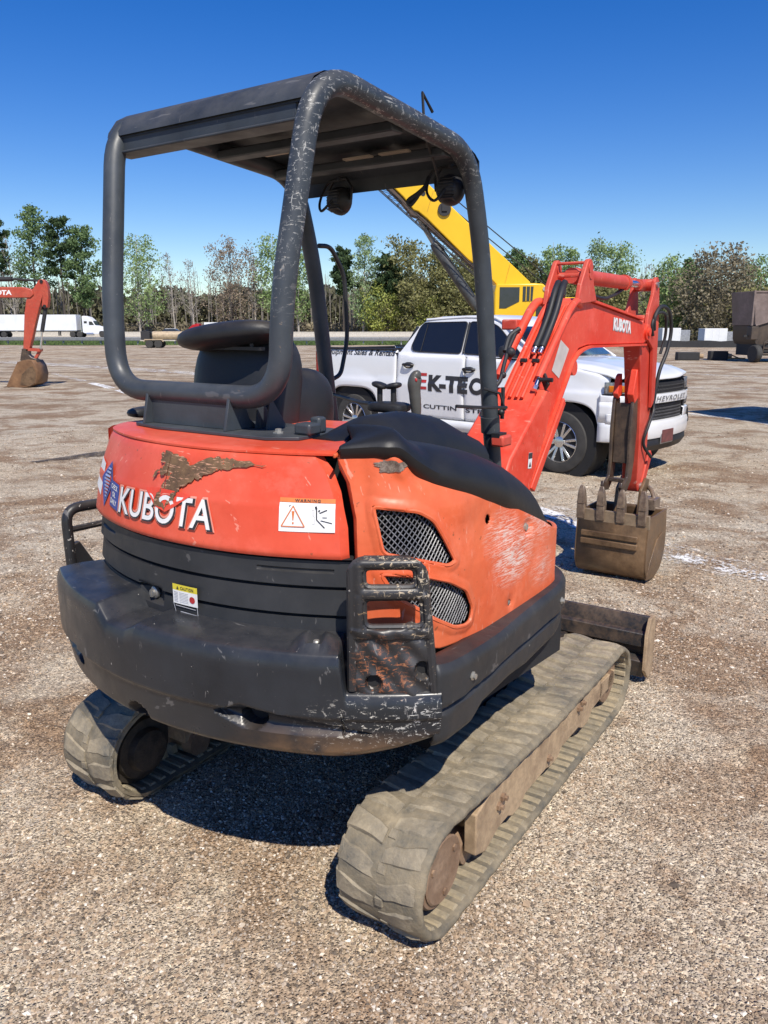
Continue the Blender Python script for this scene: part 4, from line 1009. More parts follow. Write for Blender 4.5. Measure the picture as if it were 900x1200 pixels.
# arm
m = M()
armp = [(3.43, 2.215), (3.49, 2.225), (3.545, 2.19), (3.58, 2.05), (3.61, 1.76), (3.645, 1.30), (3.63, .95), (3.58, .62), (3.53, .585), (3.47, .60), (3.44, .66), (3.43, 1.0), (3.385, 1.30), (3.31, 1.60), (3.265, 1.73), (3.28, 1.86), (3.34, 1.95), (3.42, 2.08)]
m.px([p for p in armp if p[1] < 2.0], BX - .062, BX + .062); arm = m.build('arm', K['orange_arm'], EX, bevel=.006, ang=30)
for x in (BX - .092, BX + .066):
    m = M(); m.px([(3.30, 1.80), (3.335, 1.98), (3.415, 2.10), (3.425, 2.19), (3.455, 2.218), (3.49, 2.222), (3.525, 2.20), (3.545, 2.14), (3.585, 1.95), (3.62, 1.60), (3.635, 1.30), (3.56, 1.25), (3.50, 1.70)], x, x + .026); m.build('arm_ear_plate', K['orange_arm'], arm, bevel=.005)
m = M(); m.cyl((BX - .105, 3.47, 2.165), (BX + .105, 3.47, 2.165), .022, n=14); m.cyl((BX - .1, 3.53, .63), (BX + .1, 3.53, .63), .035, n=16); m.build('arm_pin', K['steel'], arm)
# bucket cylinder along the outer side of the arm
a = Vector((BX, 3.66, 1.92)); b = Vector((BX + .01, 3.70, .84)); d = (b - a).normalized()
m = M(); m.cyl(a, a + d * .66, .045, n=20); m.lathe([(.052, 0), (.052, .04)], a + d * .62, d, 20); bcy = m.build('bucket_cylinder', K['orange_arm'], EX)
m = M(); m.cyl(a + d * .66, b, .022, n=12); m.build('cylinder_rod', K['chrome'], bcy)
for x in (BX - .075, BX + .055):
    m = M(); m.px([(3.64, .86), (3.70, .90), (3.74, .86), (3.56, .58), (3.50, .60)], x, x + .02); m.build('bucket_link', K['orange_arm'], bcy, bevel=.004)
# thumb folded against the back of the arm
m = M()
for x in (-.125, .015):
    m.px([(3.33, 1.40), (3.29, 1.32), (3.27, 1.10), (3.285, .86), (3.27, .74), (3.20, .70), (3.15, .72), (3.135, .68), (3.17, .640), (3.27, .63), (3.36, .70), (3.40, .86), (3.42, 1.10), (3.40, 1.33)], BX + x, BX + x + .025)
m.bb(BX - .10, BX + .015, 3.30, 3.315, .84, 1.30); m.bb(BX - .10, BX + .02, 3.25, 3.29, .70, .73)
K['thumb'] = muddy('dark_brown_thumb', (.045, .032, .026), (.14, .095, .06), .58, 9, .55, .25)
th = m.build('thumb', K['thumb'], EX, bevel=.006)
m = M(); m.px([(3.35, 1.56), (3.31, 1.55), (3.25, 1.37), (3.30, 1.30), (3.38, 1.34)], BX - .005, BX + .045); m.px([(3.35, 1.52), (3.31, 1.50), (3.27, 1.37), (3.31, 1.33), (3.38, 1.36)], BX - .12, BX - .08); m.build('thumb_bracket', K['orange_boom'], th, bevel=.006)
# hoses round the arm joint
m = M(); hx = BX + .10
m.tube(bez([(hx, 3.46, 1.84), (hx + .01, 3.42, 1.93), (hx + .02, 3.52, 2.01), (hx + .03, 3.70, 1.98), (hx + .03, 3.80, 1.84), (hx + .02, 3.77, 1.68), (hx, 3.68, 1.53), (hx - .01, 3.64, 1.36), (hx - .02, 3.63, 1.20)], 8), .0145, 10)
arm_h = m.build('arm_hose', K['hose'], EX)
m = M(); m.tube(bez([(hx, 3.44, 1.80), (hx + .0, 3.40, 1.88), (hx + .01, 3.47, 1.96), (hx + .03, 3.62, 1.95), (hx + .02, 3.69, 1.80), (hx, 3.66, 1.66)], 8), .012, 8); m.build('arm_hose', K['hose'], EX)
m = M(); m.tube(bez([(hx - .01, 3.62, 1.30), (hx, 3.60, 1.22), (hx - .0, 3.50, 1.12), (hx - .02, 3.47, .98), (hx + .01, 3.60, .86)], 8), .012, 8); m.build('arm_hose', K['hose'], EX)
m = M(); m.cyl((BX - .10, 3.48, 1.93), (BX - .20, 3.48, 1.93), .012, n=10); m.ball((BX - .02, 3.45, 1.90), (.05, .05, .06), 12, 8); m.build('hose_fitting', K['hose'], EX)
# pipes on the boom's back
def onback(t, x, h=.02):           # t: 0 at the foot cover .. 1 at the lugs
    P_ = [(1.44, 1.575), (1.88, 1.985)]; y = P_[0][0] + (P_[1][0] - P_[0][0]) * t; z = P_[0][1] + (P_[1][1] - P_[0][1]) * t
    return Vector((BX + x, y - h * .68, z + h * .73))
for i, (x, r_) in enumerate(((-.145, .026), (-.062, .013), (-.022, .010), (.016, .010), (.050, .010), (.100, .022))):
    m = M()
    if i in (0, 5):
        pts = [onback(-.02, x, .025), onback(.4, x, .03), onback(.9, x, .03), onback(1.02, x, .035) + Vector((0, .05, .0)), onback(1.02, x, .02) + Vector((-.02 * (1 if x > 0 else -1), .14, -.02))]
        m.tube(fillet(pts, .06, 5), r_, 14)
    else: m.tube([onback(-.25, x, .015), onback(.15, x, .022), onback(.6, x, .022), onback(.95, x, .02)], r_, 10)
    m.build('boom_pipe', K['orange_boom'], boom)
for x in (.012, .052):
    m = M(); m.tube(bez([onback(.34, x, .05), onback(.5, x, .055), onback(.75, x, .075), onback(1.0, x - .01, .10), onback(1.18, x - .03, .08)], 7), .0195, 12); m.build('boom_hose', K['hose'], boom)
    m = M(); m.cyl(onback(.27, x, .042), onback(.34, x, .048), .014, n=12); m.lathe([(.018, 0), (.018, .018)], onback(.30, x, .044), onback(1, 0, 0) - onback(0, 0, 0), 6); m.build('hose_fitting', K['chrome'], boom)
for x0, x1 in ((-.05, -.012), (.022, .062)):
    m = M(); m.beam(onback(.19, x0, .035), onback(.19, x1, .035), .022, .022); m.build('pipe_clamp', K['black'], boom, bevel=.004)
for x, t in ((-.165, -.03), (.105, -.03)):
    m = M(); m.cyl(onback(t - .10, x, .02), onback(t + .02, x, .028), .014, n=12); m.cyl(onback(t - .13, x, .02), onback(t - .08, x, .02), .019, n=6); m.build('pipe_fitting', K['chrome'], boom)
m = M(); m.tube(bez([onback(.52, -.14, .07), onback(.30, -.135, .07), onback(.10, -.12, .065), onback(-.12, -.10, .06), onback(-.30, -.13, .05), (BX - .17, 1.20, 1.30), (BX - .20, 1.06, 1.22)], 7), .011, 8)
m.tube(bez([onback(.24, -.15, .07), onback(.42, -.16, .08), onback(.55, -.13, .07)], 5), .015, 8); m.ball(onback(.24, -.115, .065), (.03, .03, .03), 8, 6); m.ball(onback(-.04, -.10, .055), (.02, .02, .02), 8, 6); m.build('boom_cable', K['hose'], boom)
m = M(); m.beam(onback(.02, .12, .02), onback(-.08, .16, .0), .012, .05); m.cyl(onback(-.04, .10, .03), onback(-.04, .19, .03), .012, n=8); m.build('valve_bracket', K['black'], boom)
m = M(); m.bb(BX - .26, BX - .16, 1.66, 1.74, 1.845, 1.905); m.build('light_mount', K['orange_arm'], boom, bevel=.008)
# boom side stickers and lettering
sx = BX + .086 + .0016
f_ = lambda x, y, l: (sx + l, 2.60 + x - y * .0, 1.845 - (x) * .07 + y)
for nm, mt, bd, e in (('logo_border', K['grey_decal'], .06, .004), ('logo_lettering', K['white_decal'], .03, 0)):
    v, f, w = text_mesh('KUBOTA', .080 + 2 * e, bd + .02, 0, .36 + 2 * e); m = M(); m.add([f_(x - e, y - e - (.003 if e else 0), .001 if e else .002) for x, y in v], f); m.build(nm, mt, boom, ang=0)
m = M(); m.add([(sx + .001, y, z) for y, z in ((1.62, 1.62), (1.73, 1.57), (1.86, 1.735), (1.73, 1.79))], [(0, 1, 2, 3)]); m.build('white_sticker', simple('scuffed_white_sticker', (.55, .50, .47), .5, var=.12, sc=14), boom, ang=0)
m = M(); m.add([(sx + .0705, y, z) for y, z in ((1.20, 1.12), (1.245, 1.115), (1.255, 1.20), (1.205, 1.205))], [(0, 1, 2, 3)]); st_ = m.build('warning_sticker', K['white_decal'], boom, ang=0)
m = M(); m.add([(sx + .0712, y, z) for y, z in ((1.205, 1.17), (1.25, 1.17), (1.253, 1.20), (1.205, 1.203))], [(0, 1, 2, 3)]); m.add([(sx + .0712, y, z) for y, z in ((1.21, 1.125), (1.24, 1.125), (1.225, 1.155))], [(0, 1, 2)]); m.build('sticker_print', K['black_decal'], st_, ang=0)
# bucket
BW0, BW1 = -.262, .262
sec = [(3.020, .50), (3.010, .40), (3.000, .25), (3.002, .14), (3.030, .065), (3.09, .018), (3.18, .004), (3.30, .020), (3.40, .075), (3.455, .17), (3.470, .28), (3.455, .40), (3.44, .50)]
sec = [(p.x, p.y) for p in bez([Vector((a, b, 0)) for a, b in sec], 3)]
m = M(); m.grid(len(sec), 2, lambda i, j: ((BW0, BW1)[j], sec[i][0], sec[i][1]))
bk = m.build('bucket', K['bucket'], EX, solid=.014, off=0, ang=35)
for x0, x1 in ((BW0 - .012, BW0), (BW1, BW1 + .012)):
    m = M(); m.px([(p[0] + (.004 if p[0] > 3.2 else -.004), p[1] - .003) for p in sec], x0, x1); sd = m.build('bucket_side', K['bucket'], bk, ang=35)
m = M(); m.bb(BW0 - .014, BW1 + .014, 3.006, 3.034, .415, .520); lip = m.build('bucket_lip', K['bucket_edge'], bk, bevel=.005)
for z in (.335, .275):
    m = M(); m.bb(BW0 + .035, BW1 - .055, 2.976 if z > .3 else 2.972, 3.0, z - .020, z + .024); m.build('wear_strip', K['bucket'], bk, bevel=.006)
for z0_, z1_, w0 in ((.05, .36, 3.10),):
    m = M(); m.px([(3.02, .03), (3.18, .012), (3.34, .05), (3.42, .14), (3.43, .26), (3.36, .33), (3.22, .30), (3.08, .15)], BW1 + .010, BW1 + .021); m.build('side_wear_plate', K['bucket'], bk, bevel=.003)
for i, x in enumerate((-.245, -.092, .062, .222)):
    m = M(); m.loft([[(x - .032, 2.996, .44), (x + .032, 2.996, .44), (x + .032, 3.040, .44), (x - .032, 3.040, .44)], [(x - .032, 2.990, .50), (x + .032, 2.990, .50), (x + .032, 3.046, .50), (x - .032, 3.046, .50)], [(x - .029, 2.988, .56), (x + .029, 2.988, .56), (x + .029, 3.048, .56), (x - .029, 3.048, .56)]])
    ad = m.build('tooth_adapter', K['tooth'], bk, bevel=.006)
    m = M(); tz = .695 + (i % 2) * .008
    m.loft([[(x - .030, 2.984, .555), (x + .030, 2.984, .555), (x + .030, 3.050, .555), (x - .030, 3.050, .555)], [(x - .027, 2.985, .61), (x + .027, 2.985, .61), (x + .027, 3.042, .61), (x - .027, 3.042, .61)], [(x - .024, 2.992, .66), (x + .024, 2.992, .66), (x + .024, 3.026, .66), (x - .024, 3.026, .66)], [(x - .014, 3.004, tz), (x + .014, 3.004, tz), (x + .014, 3.014, tz), (x - .014, 3.014, tz)]])
    m.build('tooth', K['tooth'], ad, bevel=.008)
for x in (BX - .105, BX + .08):
    m = M(); m.px([(3.36, .10), (3.46, .20), (3.475, .45), (3.60, .60), (3.62, .68), (3.55, .70), (3.44, .62), (3.40, .40)], x, x + .025); m.build('bucket_ear', K['bucket'], bk, bevel=.006)
m = M(); m.tube([(BX + .105, 3.60, .62), (BX + .15, 3.55, .60), (BX + .19, 3.50, .54)], .018, 8); m.bb(BX + .11, BX + .22, 3.42, 3.56, .47, .56); m.build('link_pin', K['tooth'], bk, bevel=.008)
# ================================================================ WHITE PICKUP
def carpaint(name, col, rough=.28, coat=.6, dust=.25):
    n = N(name); f = n.noise(3, 4, .5); c = n.mix(n.ramp(f, .3, .7), tuple(x * .97 for x in col), col)
    z = n.sep()[2]; lo = n.math('MULTIPLY', n.ramp(z, .35, .95, 1, 0), n.ramp(n.noise(5, 6, .7), .3, .7)); c = n.mix(n.math('MULTIPLY', lo, dust), c, (.42, .34, .26))
    n.set('Base Color', c); n.set('Roughness', rough); n.set('Coat Weight', coat); n.set('Coat Roughness', .05); return n.m
K['white_car'] = carpaint('white_car_paint', (.78, .79, .80))
K['tint'] = simple('dark_tinted_glass', (.012, .013, .016), .06, var=.05, coat=.5)
K['trim'] = simple('black_trim', (.018, .018, .02), .5)
K['tyre'] = simple('dusty_tyre', (.042, .040, .037), .75, var=.3, sc=8, bump=.1)
K['alloy'] = simple('machined_alloy', (.62, .62, .63), .25, .9, var=.05)
K['amber'] = simple('amber_lens', (.55, .16, .01), .15)
K['lamp'] = simple('lamp_silver', (.30, .31, .33), .15, .6, var=.4, sc=25)
K['redlens'] = simple('red_lens', (.30, .012, .012), .15)
K['silver'] = simple('silver_trim', (.38, .39, .40), .3, .7)
PU = empty('pickup_truck', (2.28 + .688 * .95, 10.2 + .7254 * .95, 0), -R(133.5), 'white crew cab pickup truck parked behind the excavator boom', 'pickup truck')
WR = .42; YFW, YRW = 0.0, -3.76
def hw(z, y=-2):
    w = float(np.interp(z, [.40, .50, .62, .80, .98, 1.06, 1.10, 1.30, 1.42, 1.50, 1.56], [.93, .965, .985, .998, 1.012, 1.016, 1.000, .992, .985, .972, .955]))
    for yc in (YFW, YRW):
        d = math.hypot(y - yc, (z - .44) * .95)
        if z > .35 and d < .78: w += .022 * max(0, 1 - max(0, d - .54) / .22)
    if y > .25: w -= .10 * ((y - .25) / .5) ** 2
    if y < -4.3: w -= .04 * ((-4.3 - y) / .35) ** 2
    return w
def zlow(y, base=.50):
    z = base
    for yc in (YFW, YRW):
        d = abs(y - yc)
        if d < .535: z = max(z, .42 + (.535 ** 4 - d ** 4) ** .25 * .985)
    return z
def body_strip(name, y0, y1, ztop, base=.50, n=44, par=PU, sgn=1, shear=None):
    m = M(); K_ = 18
    ys = sorted(set(list(np.linspace(y0, y1, n)) + [y for yc in (YFW, YRW) for y in (yc - .535, yc - .533, yc - .525, yc - .50, yc + .50, yc + .525, yc + .533, yc + .535) if y0 < y < y1]))
    def f(i, j):
        y = ys[i]; zb = zlow(y, base); zt = ztop(y) if callable(ztop) else ztop; z = zb + (zt - zb) * j / (K_ - 1)
        yy = y + (shear(y, z) if shear else 0); x = hw(z, yy); e = min(i, len(ys) - 1 - i)
        if e == 0: x -= .012
        if j == K_ - 1: x -= .012
        return (sgn * x, yy, z)
    m.grid(len(ys), K_, f); return m.build(name, K['white_car'], par, ang=30, solid=.03)
fend_top = lambda y: float(np.interp(y, [-.62, -.3, .1, .45, .62], [1.44, 1.42, 1.375, 1.31, 1.27]))
for sgn in (1, -1):
    bs = body_strip('bed_side', -4.66, -2.86, 1.525, .52, sgn=sgn)
    rd = body_strip('rear_door', -2.845, -1.565, lambda y: 1.475 if y > -2.6 else 1.50, .56, n=30, sgn=sgn)
    fd = body_strip('front_door', -1.553, -.60, lambda y: 1.465 - .04 * (y + 1.55), .56, n=24, sgn=sgn)
    fe = body_strip('front_fender', -.588, .64, fend_top, .50, sgn=sgn)
    m = M(); m.grid(20, 4, lambda i, j: (sgn * (.985, .985, .955, .90)[j], -3.20 + 2.64 * i / 19, (.56, .46, .42, .42)[j])); m.build('rocker_panel', K['white_car'], PU, solid=.02)
    for (y, z, par) in ((-2.60, 1.305, rd), (-1.57 + .10, 1.275, fd)):
        m = M(); m.ball((sgn * .985, y, z), (.012, .115, .055), 20, 8, .9); h = m.build('door_handle', K['trim'], par)
        m = M(); m.tube(bez([(sgn * 1.0, y - .105, z + .012), (sgn * 1.035, y - .06, z + .020), (sgn * 1.035, y + .06, z + .020), (sgn * 1.0, y + .105, z + .012)], 5), .018, 8); m.build('handle_grip', K['trim'], h)
        m = M(); m.ball((sgn * .996, y - .01, z - .010), (.008, .05, .014), 10, 6); m.build('handle_badge', K['chrome'], h)
    # wheel openings
    for yc in (YFW, YRW):
        m = M(); m.lathe([(.53, 0), (.53, .35)], (sgn * .98, yc, .42), (-sgn, 0, 0), 40); m.lathe([(.53, 0), (0, .001)], (sgn * .62, yc, .42), (-sgn, 0, 0), 30); m.build('wheel_well', K['dark'], PU)
# rear end
m = M(); m.bb(-.93, .93, -4.68, -4.64, .72, 1.50); m.build('tailgate', K['white_car'], PU, bevel=.015)
m = M(); m.bb(-.95, .95, -4.60, -2.88, .78, .84); m.bb(-.97, .97, -2.90, -2.86, .8, 1.49); m.bb(-.93, -.90, -4.64, -2.88, .8, 1.5); m.bb(.90, .93, -4.64, -2.88, .8, 1.5); m.build('bed_liner', K['trim'], PU)
m = M(); m.bb(-.985, -.915, -4.64, -2.87, 1.522, 1.548); m.bb(.915, .985, -4.64, -2.87, 1.522, 1.548); m.bb(-.92, .92, -4.68, -4.63, 1.495, 1.53); m.build('bed_rail_cap', K['trim'], PU, bevel=.006)
for s in (-1, 1):
    m = M(); m.loft([[(s * (x0), y, z) for x0, y in ((.90, -4.70), (.965, -4.69), (.985, -4.60), (.97, -4.52), (.93, -4.55))] for z in (1.02, 1.04, 1.30, 1.46, 1.48)]); m.build('tail_light', K['redlens'], PU, bevel=.008)
m = M(); m.grid(21, 5, lambda i, j: ((-1 + 2 * i / 20) * (1.0, 1.01, 1.01, 1.0, .96)[j], -4.70 - (.10, .16, .17, .15, .05)[j] * (1 - abs(-1 + i / 10) ** 6 * .6), (.52, .56, .66, .74, .78)[j])); m.bb(.93, .99, -4.75, -4.42, .55, .76); m.bb(-.99, -.93, -4.75, -4.42, .55, .76); m.build('rear_bumper', K['chrome'], PU, solid=.02)
# underbody, rocker bars
m = M(); m.bb(-.85, .85, -4.4, .55, .42, .60); m.bb(-.80, .80, -.6, .55, .55, 1.2); m.bb(-.85, .85, -2.8, -.6, .6, 1.38); m.build('chassis', K['dark'], PU)
# cab
def cab_ring(y, zb, zt, wb, wt): return [(-wb, y, zb), (-wt, y, zt - .05), (-wt + .10, y, zt), (0, y, zt + .018), (wt - .10, y, zt), (wt, y, zt - .05), (wb, y, zb)]
CAB = [(-2.84, 1.46, 1.52), (-2.70, 1.46, 1.70), (-2.52, 1.46, 1.935), (-2.42, 1.46, 1.985), (-2.2, 1.46, 2.012), (-1.7, 1.46, 2.022), (-1.30, 1.46, 2.005), (-1.10, 1.46, 1.96), (-1.02, 1.46, 1.925), (-.75, 1.45, 1.73), (-.50, 1.44, 1.545), (-.34, 1.43, 1.45)]
def wat(z): return float(np.interp(z, [1.45, 2.0], [.962, .795]))
m = M(); rings = []
for y, zb, zt in CAB: rings.append(cab_ring(y, zb, max(zt, zb + .01), .962, wat(zt) + .0))
m.loft(rings, closed=False); cab = m.build('cab', K['white_car'], PU, ang=32)
def wq3(y, z, s, lift=.006): return (s * (wat(z) + (.962 - wat(1.46)) + lift), y, z)
for s in (1, -1):
    for nm, poly in (('rear_side_window', [(-2.56, 1.525), (-2.60, 1.58), (-2.50, 1.86), (-2.42, 1.925), (-1.64, 1.935), (-1.66, 1.50), (-2.45, 1.512)]), ('front_side_window', [(-1.61, 1.50), (-1.59, 1.935), (-1.24, 1.925), (-1.10, 1.87), (-.66, 1.52), (-.62, 1.475), (-.70, 1.475)])):
        pts = [(p.x, p.y) for p in fillet([Vector((a, b, 0)) for a, b in poly], .05, 4, True)]
        m = M(); n = len(pts); m.add([wq3(a, b, s, .007) for a, b in pts] + [wq3(a, b, s, -.03) for a, b in pts], [tuple(range(n)), tuple(range(2 * n - 1, n - 1, -1))] + [(i, i + n, (i + 1) % n + n, (i + 1) % n) for i in range(n)])
        w_ = m.build(nm, K['tint'], cab, ang=20)
        m = M(); m.tube([wq3(a, b, s, .006) for a, b in pts], .008, 6, closed=True); m.build('window_seal', K['trim'], w_)
    m = M(); m.tube([wq3(-1.62, 1.50, s, .004), wq3(-1.61, 1.93, s, .004)], .012, 6); m.tube([wq3(-2.40, 1.515, s, .012), wq3(-2.36, 1.90, s, .012)], .005, 5); m.build('window_divider', K['trim'], cab)
    m = M(); m.tube([wq3(-.30, 1.44, s, .0), wq3(-.72, 1.70, s, .0), wq3(-1.02, 1.915, s, -.01), wq3(-1.2, 1.985, s, -.03), wq3(-1.7, 2.0, s, -.02), wq3(-2.42, 1.965, s, -.02)], .020, 8); m.build('roof_rail', K['white_car'], cab)
    m = M(); m.ball((s * 1.17, -.74, 1.545), (.115, .065, .085), 18, 10, .55); m.beam((s * .98, -.72, 1.485), (s * 1.10, -.73, 1.50), .06, .04); m.build('door_mirror', K['trim'], PU)
m = M(); m.add([(-.80, -.93, 1.85), (.80, -.93, 1.85), (.90, -.36, 1.462), (-.90, -.36, 1.462)], [(0, 1, 2, 3)]); m.xf(lambda p: p + Vector((0, .022, .022))); m.build('windscreen', K['tint'], cab, solid=.006)
m = M(); m.add([(-.80, -2.60, 1.86), (.80, -2.60, 1.86), (.84, -2.80, 1.56), (-.84, -2.80, 1.56)], [(0, 1, 2, 3)]); m.xf(lambda p: p + Vector((0, -.012, .010))); m.build('rear_window', K['tint'], cab, solid=.006)
# hood
def hoodf(i, j):
    x = -.96 + 1.92 * i / 40; t = j / 24; xn = abs(x) / .96
    yf = .93 - .16 * xn ** 3; y = -.46 + (yf + .46) * t
    z = float(np.interp(y, [-.46, -.1, .3, .62, .80, .90, .94], [1.445, 1.430, 1.40, 1.345, 1.285, 1.225, 1.19]))
    z += .028 * (1 - xn ** 2) + .016 * math.exp(-((xn - .62) / .09) ** 2) * (1 - t * .5) - .05 * max(0, xn - .88) / .12
    return (x, y, z)
m = M(); m.grid(41, 25, hoodf); m.build('hood', K['white_car'], PU, ang=30, solid=.02)
# nose: bands round a plan curve
NP = bez([(1.012, .545, 0), (1.005, .60, 0), (.975, .72, 0), (.86, .83, 0), (.60, .90, 0), (.3, .94, 0), (0, .95, 0)], 8); NPx = NP + [Vector((-p.x, p.y, 0)) for p in NP[::-1][1:]]
NL = [0.0]
for a, b in zip(NPx, NPx[1:]): NL.append(NL[-1] + (b - a).length)
NT = NL[-1]
def npx(s, d):
    x = np.interp(s, NL, [p.x for p in NPx]); y = np.interp(s, NL, [p.y for p in NPx]); e = .03
    x1, y1 = np.interp(s - e, NL, [p.x for p in NPx]), np.interp(s - e, NL, [p.y for p in NPx]); x2, y2 = np.interp(s + e, NL, [p.x for p in NPx]), np.interp(s + e, NL, [p.y for p in NPx])
    t = Vector((x2 - x1, y2 - y1)).normalized(); return x - t.y * d * 1.0, y + t.x * d * 1.0
_q = npx(NT / 2, .1); ND = 1.0 if _q[1] > .95 else -1.0
def _ef(s): e = min(s, NT - s); return max(0.0, min(1.0, (e - .02) / .30))
def band(name, s0, s1, prof, mat, n=40, par=PU, solid=.015):
    m = M(); m.grid(n, len(prof), lambda i, j: (*npx(s0 + (s1 - s0) * i / (n - 1), ND * (prof[j][1] * _ef(s0 + (s1 - s0) * i / (n - 1)) if prof[j][1] > 0 and n > 11 else prof[j][1])), prof[j][0])); return m.build(name, mat, par, ang=35, solid=solid)
nose = band('nose_backing', 0, NT, [(.45, -.06), (1.20, -.06)], K['dark'])
fb = band('front_bumper', 0.0, NT, [(.475, .0), (.49, .035), (.54, .05), (.66, .05), (.70, .035), (.715, .0), (.72, -.04)], K['white_car'])
band('bumper_valance', .22, NT - .22, [(.30, -.10), (.32, -.02), (.40, .03), (.48, .02)], K['trim'])
for a, b in ((0.10, .62), (NT - .62, NT - .10)):
    band('bumper_corner', a, b, [(.70, .03), (.76, .025), (.82, .03), (.84, -.02)], K['white_car'], 20)
    c = .30 if a < 1 else NT - .30
    band('air_curtain', min(c - .05, c + .05), max(c - .05, c + .05), [(.60, .058), (.62, .062), (.78, .045), (.82, .035)], K['trim'], 6)
gu = band('grille', .62, NT - .62, [(1.06, -.03), (1.06, .015), (1.175, .01), (1.18, -.03)], K['trim'])
gl_ = band('grille', .66, NT - .66, [(.70, -.03), (.71, .0), (.93, .0), (.935, -.03)], K['trim'])
m = M()
for r_ in range(5):
    for k in range(26):
        s = .72 + (NT - 1.44) * (k + .5 * (r_ % 2)) / 26; x, y = npx(s, ND * .012); z = .74 + r_ * .04
        m.tube([(x - .024, y, z - .012), (x, y, z + .010), (x + .024, y, z - .012)], .004, 4)
m.build('grille_mesh', simple('grille_grey', (.07, .07, .075), .35), gl_, kind='stuff')
m = M()
for r_ in range(2):
    for k in range(26):
        s = .70 + (NT - 1.40) * (k + .5 * (r_ % 2)) / 26; x, y = npx(s, ND * .022); z = 1.095 + r_ * .045
        m.tube([(x - .024, y, z - .012), (x, y, z + .010), (x + .024, y, z - .012)], .004, 4)
m.build('grille_mesh', K['trim'], gu, kind='stuff')
gb = band('grille_bar', .60, NT - .60, [(.925, .0), (.935, .045), (.98, .055), (1.045, .045), (1.055, .0)], K['white_car'])
v, f, w = text_mesh('CHEVROLET', .062, .02, .2, .98, 1.25); m = M(); m.add([(*npx(NT / 2 - .49 + x, ND * .0595), .958 + y) for x, y in v], f); m.build('grille_lettering', K['silver'], gb, ang=0)
m = M(); m.bb(-.16, .16, .985, 1.005, .42, .585); pl = m.build('licence_plate', simple('dark_red_plate', (.14, .045, .045), .4, var=.4, sc=14), PU, bevel=.004)
m = M(); m.bb(-.175, .175, .98, .995, .405, .60); m.build('plate_frame', K['silver'], pl, bevel=.004)
for s0, s1, sg in ((.06, .60, 1), (NT - .60, NT - .06, -1)):
    hl = band('headlight', s0, s1, [(1.065, -.01), (1.075, .012), (1.16, .012), (1.205, .004), (1.21, -.02)], K['lamp'], 20)
    a0, a1 = (.12, .30) if sg > 0 else (NT - .30, NT - .12)
    band('indicator_lens', a0, a1, [(1.09, .016), (1.10, .02), (1.16, .02), (1.17, .012)], K['amber'], 10, par=hl, solid=.004)
    a0, a1 = (.04, .60) if sg > 0 else (NT - .60, NT - .04)
    band('headlight_surround', a0, a1, [(1.05, .0), (1.052, .018), (1.066, .018), (1.068, .0)], K['trim'], 20, par=hl, solid=.006)
    a0, a1 = (.24, .64) if sg > 0 else (NT - .64, NT - .24)
    h2 = band('fog_lamp', a0, a1, [(.85, -.01), (.86, .012), (.965, .012), (.975, -.01)], K['trim'], 16)
    for c in ((.36, .46, .56) if sg > 0 else (NT - .36, NT - .46, NT - .56)): band('lamp_cell', c - .035, c + .035, [(.88, .014), (.885, .018), (.945, .018), (.95, .014)], K['lamp'], 4, par=h2, solid=.004)
    a0, a1 = (.0, .62) if sg > 0 else (NT - .62, NT)
    band('nose_panel', a0, a1, [(.96, .0), (.975, .012), (1.03, .02), (1.055, .006)], K['white_car'], 20)
    a0, a1 = (.0, .26) if sg > 0 else (NT - .26, NT)
    band('nose_panel', a0, a1, [(.72, .0), (.84, .012), (.90, .012), (.97, .01)], K['white_car'], 12)
# wheels
def wheel(name, x, y, s, par, Rt=.419, Rr=.268, w=.265, mt=K['tyre'], spokes=6):
    m = M(); a = (s, 0, 0); o = (x, y, Rt)
    m.lathe([(Rr, -w / 2), (Rr + .05, -w / 2 - .005), (Rt - .03, -w / 2 + .01), (Rt - .004, -w / 2 + .045), (Rt, -w / 2 + .08), (Rt, w / 2 - .08), (Rt - .004, w / 2 - .045), (Rt - .03, w / 2 - .01), (Rr + .05, w / 2 + .005), (Rr, w / 2 - .005), (Rr - .004, w / 2 - .03), (Rr - .01, -w / 2)], o, a, 48, caps=False)
    m.v = m.v; wh = m.build('wheel', mt, par, ang=40)
    m = M(); m.lathe([(Rr + .004, w / 2 - .012), (Rr - .008, w / 2 - .004), (Rr - .016, w / 2 - .03), (Rr - .02, -w / 2 + .05), (0, -w / 2 + .05)], o, a, 40, caps=False); m.build('rim', K['alloy'], wh, ang=40)
    m = M(); m.lathe([(Rr - .022, w / 2 - .10), (0, w / 2 - .09)], o, a, 30); m.build('brake_disc', K['dark'], wh)
    for k in range(spokes * 2):
        an = 2 * PI * (k // 2) / spokes + (.14 if k % 2 else -.14); c, sn = math.cos(an), math.sin(an); c2, s2 = math.cos(an + (.06 if k % 2 else -.06)), math.sin(an + (.06 if k % 2 else -.06))
        m = M(); m.beam((x + s * (w / 2 - .045), y + c * .05, Rt + sn * .05), (x + s * (w / 2 - .018), y + c2 * (Rr - .012), Rt + s2 * (Rr - .012)), .036, .03, (s, 0, 0)); m.build('spoke', K['alloy'], wh, bevel=.006)
    m = M(); m.lathe([(.072, w / 2 - .06), (.070, w / 2 - .02), (.045, w / 2 - .012), (0, w / 2 - .010)], o, a, 20); m.build('hub_cap', K['alloy'], wh)
    return wh
for s in (1, -1):
    wheel('wheel', s * .875, YFW, s, PU); wheel('wheel', s * .875, YRW, s, PU)
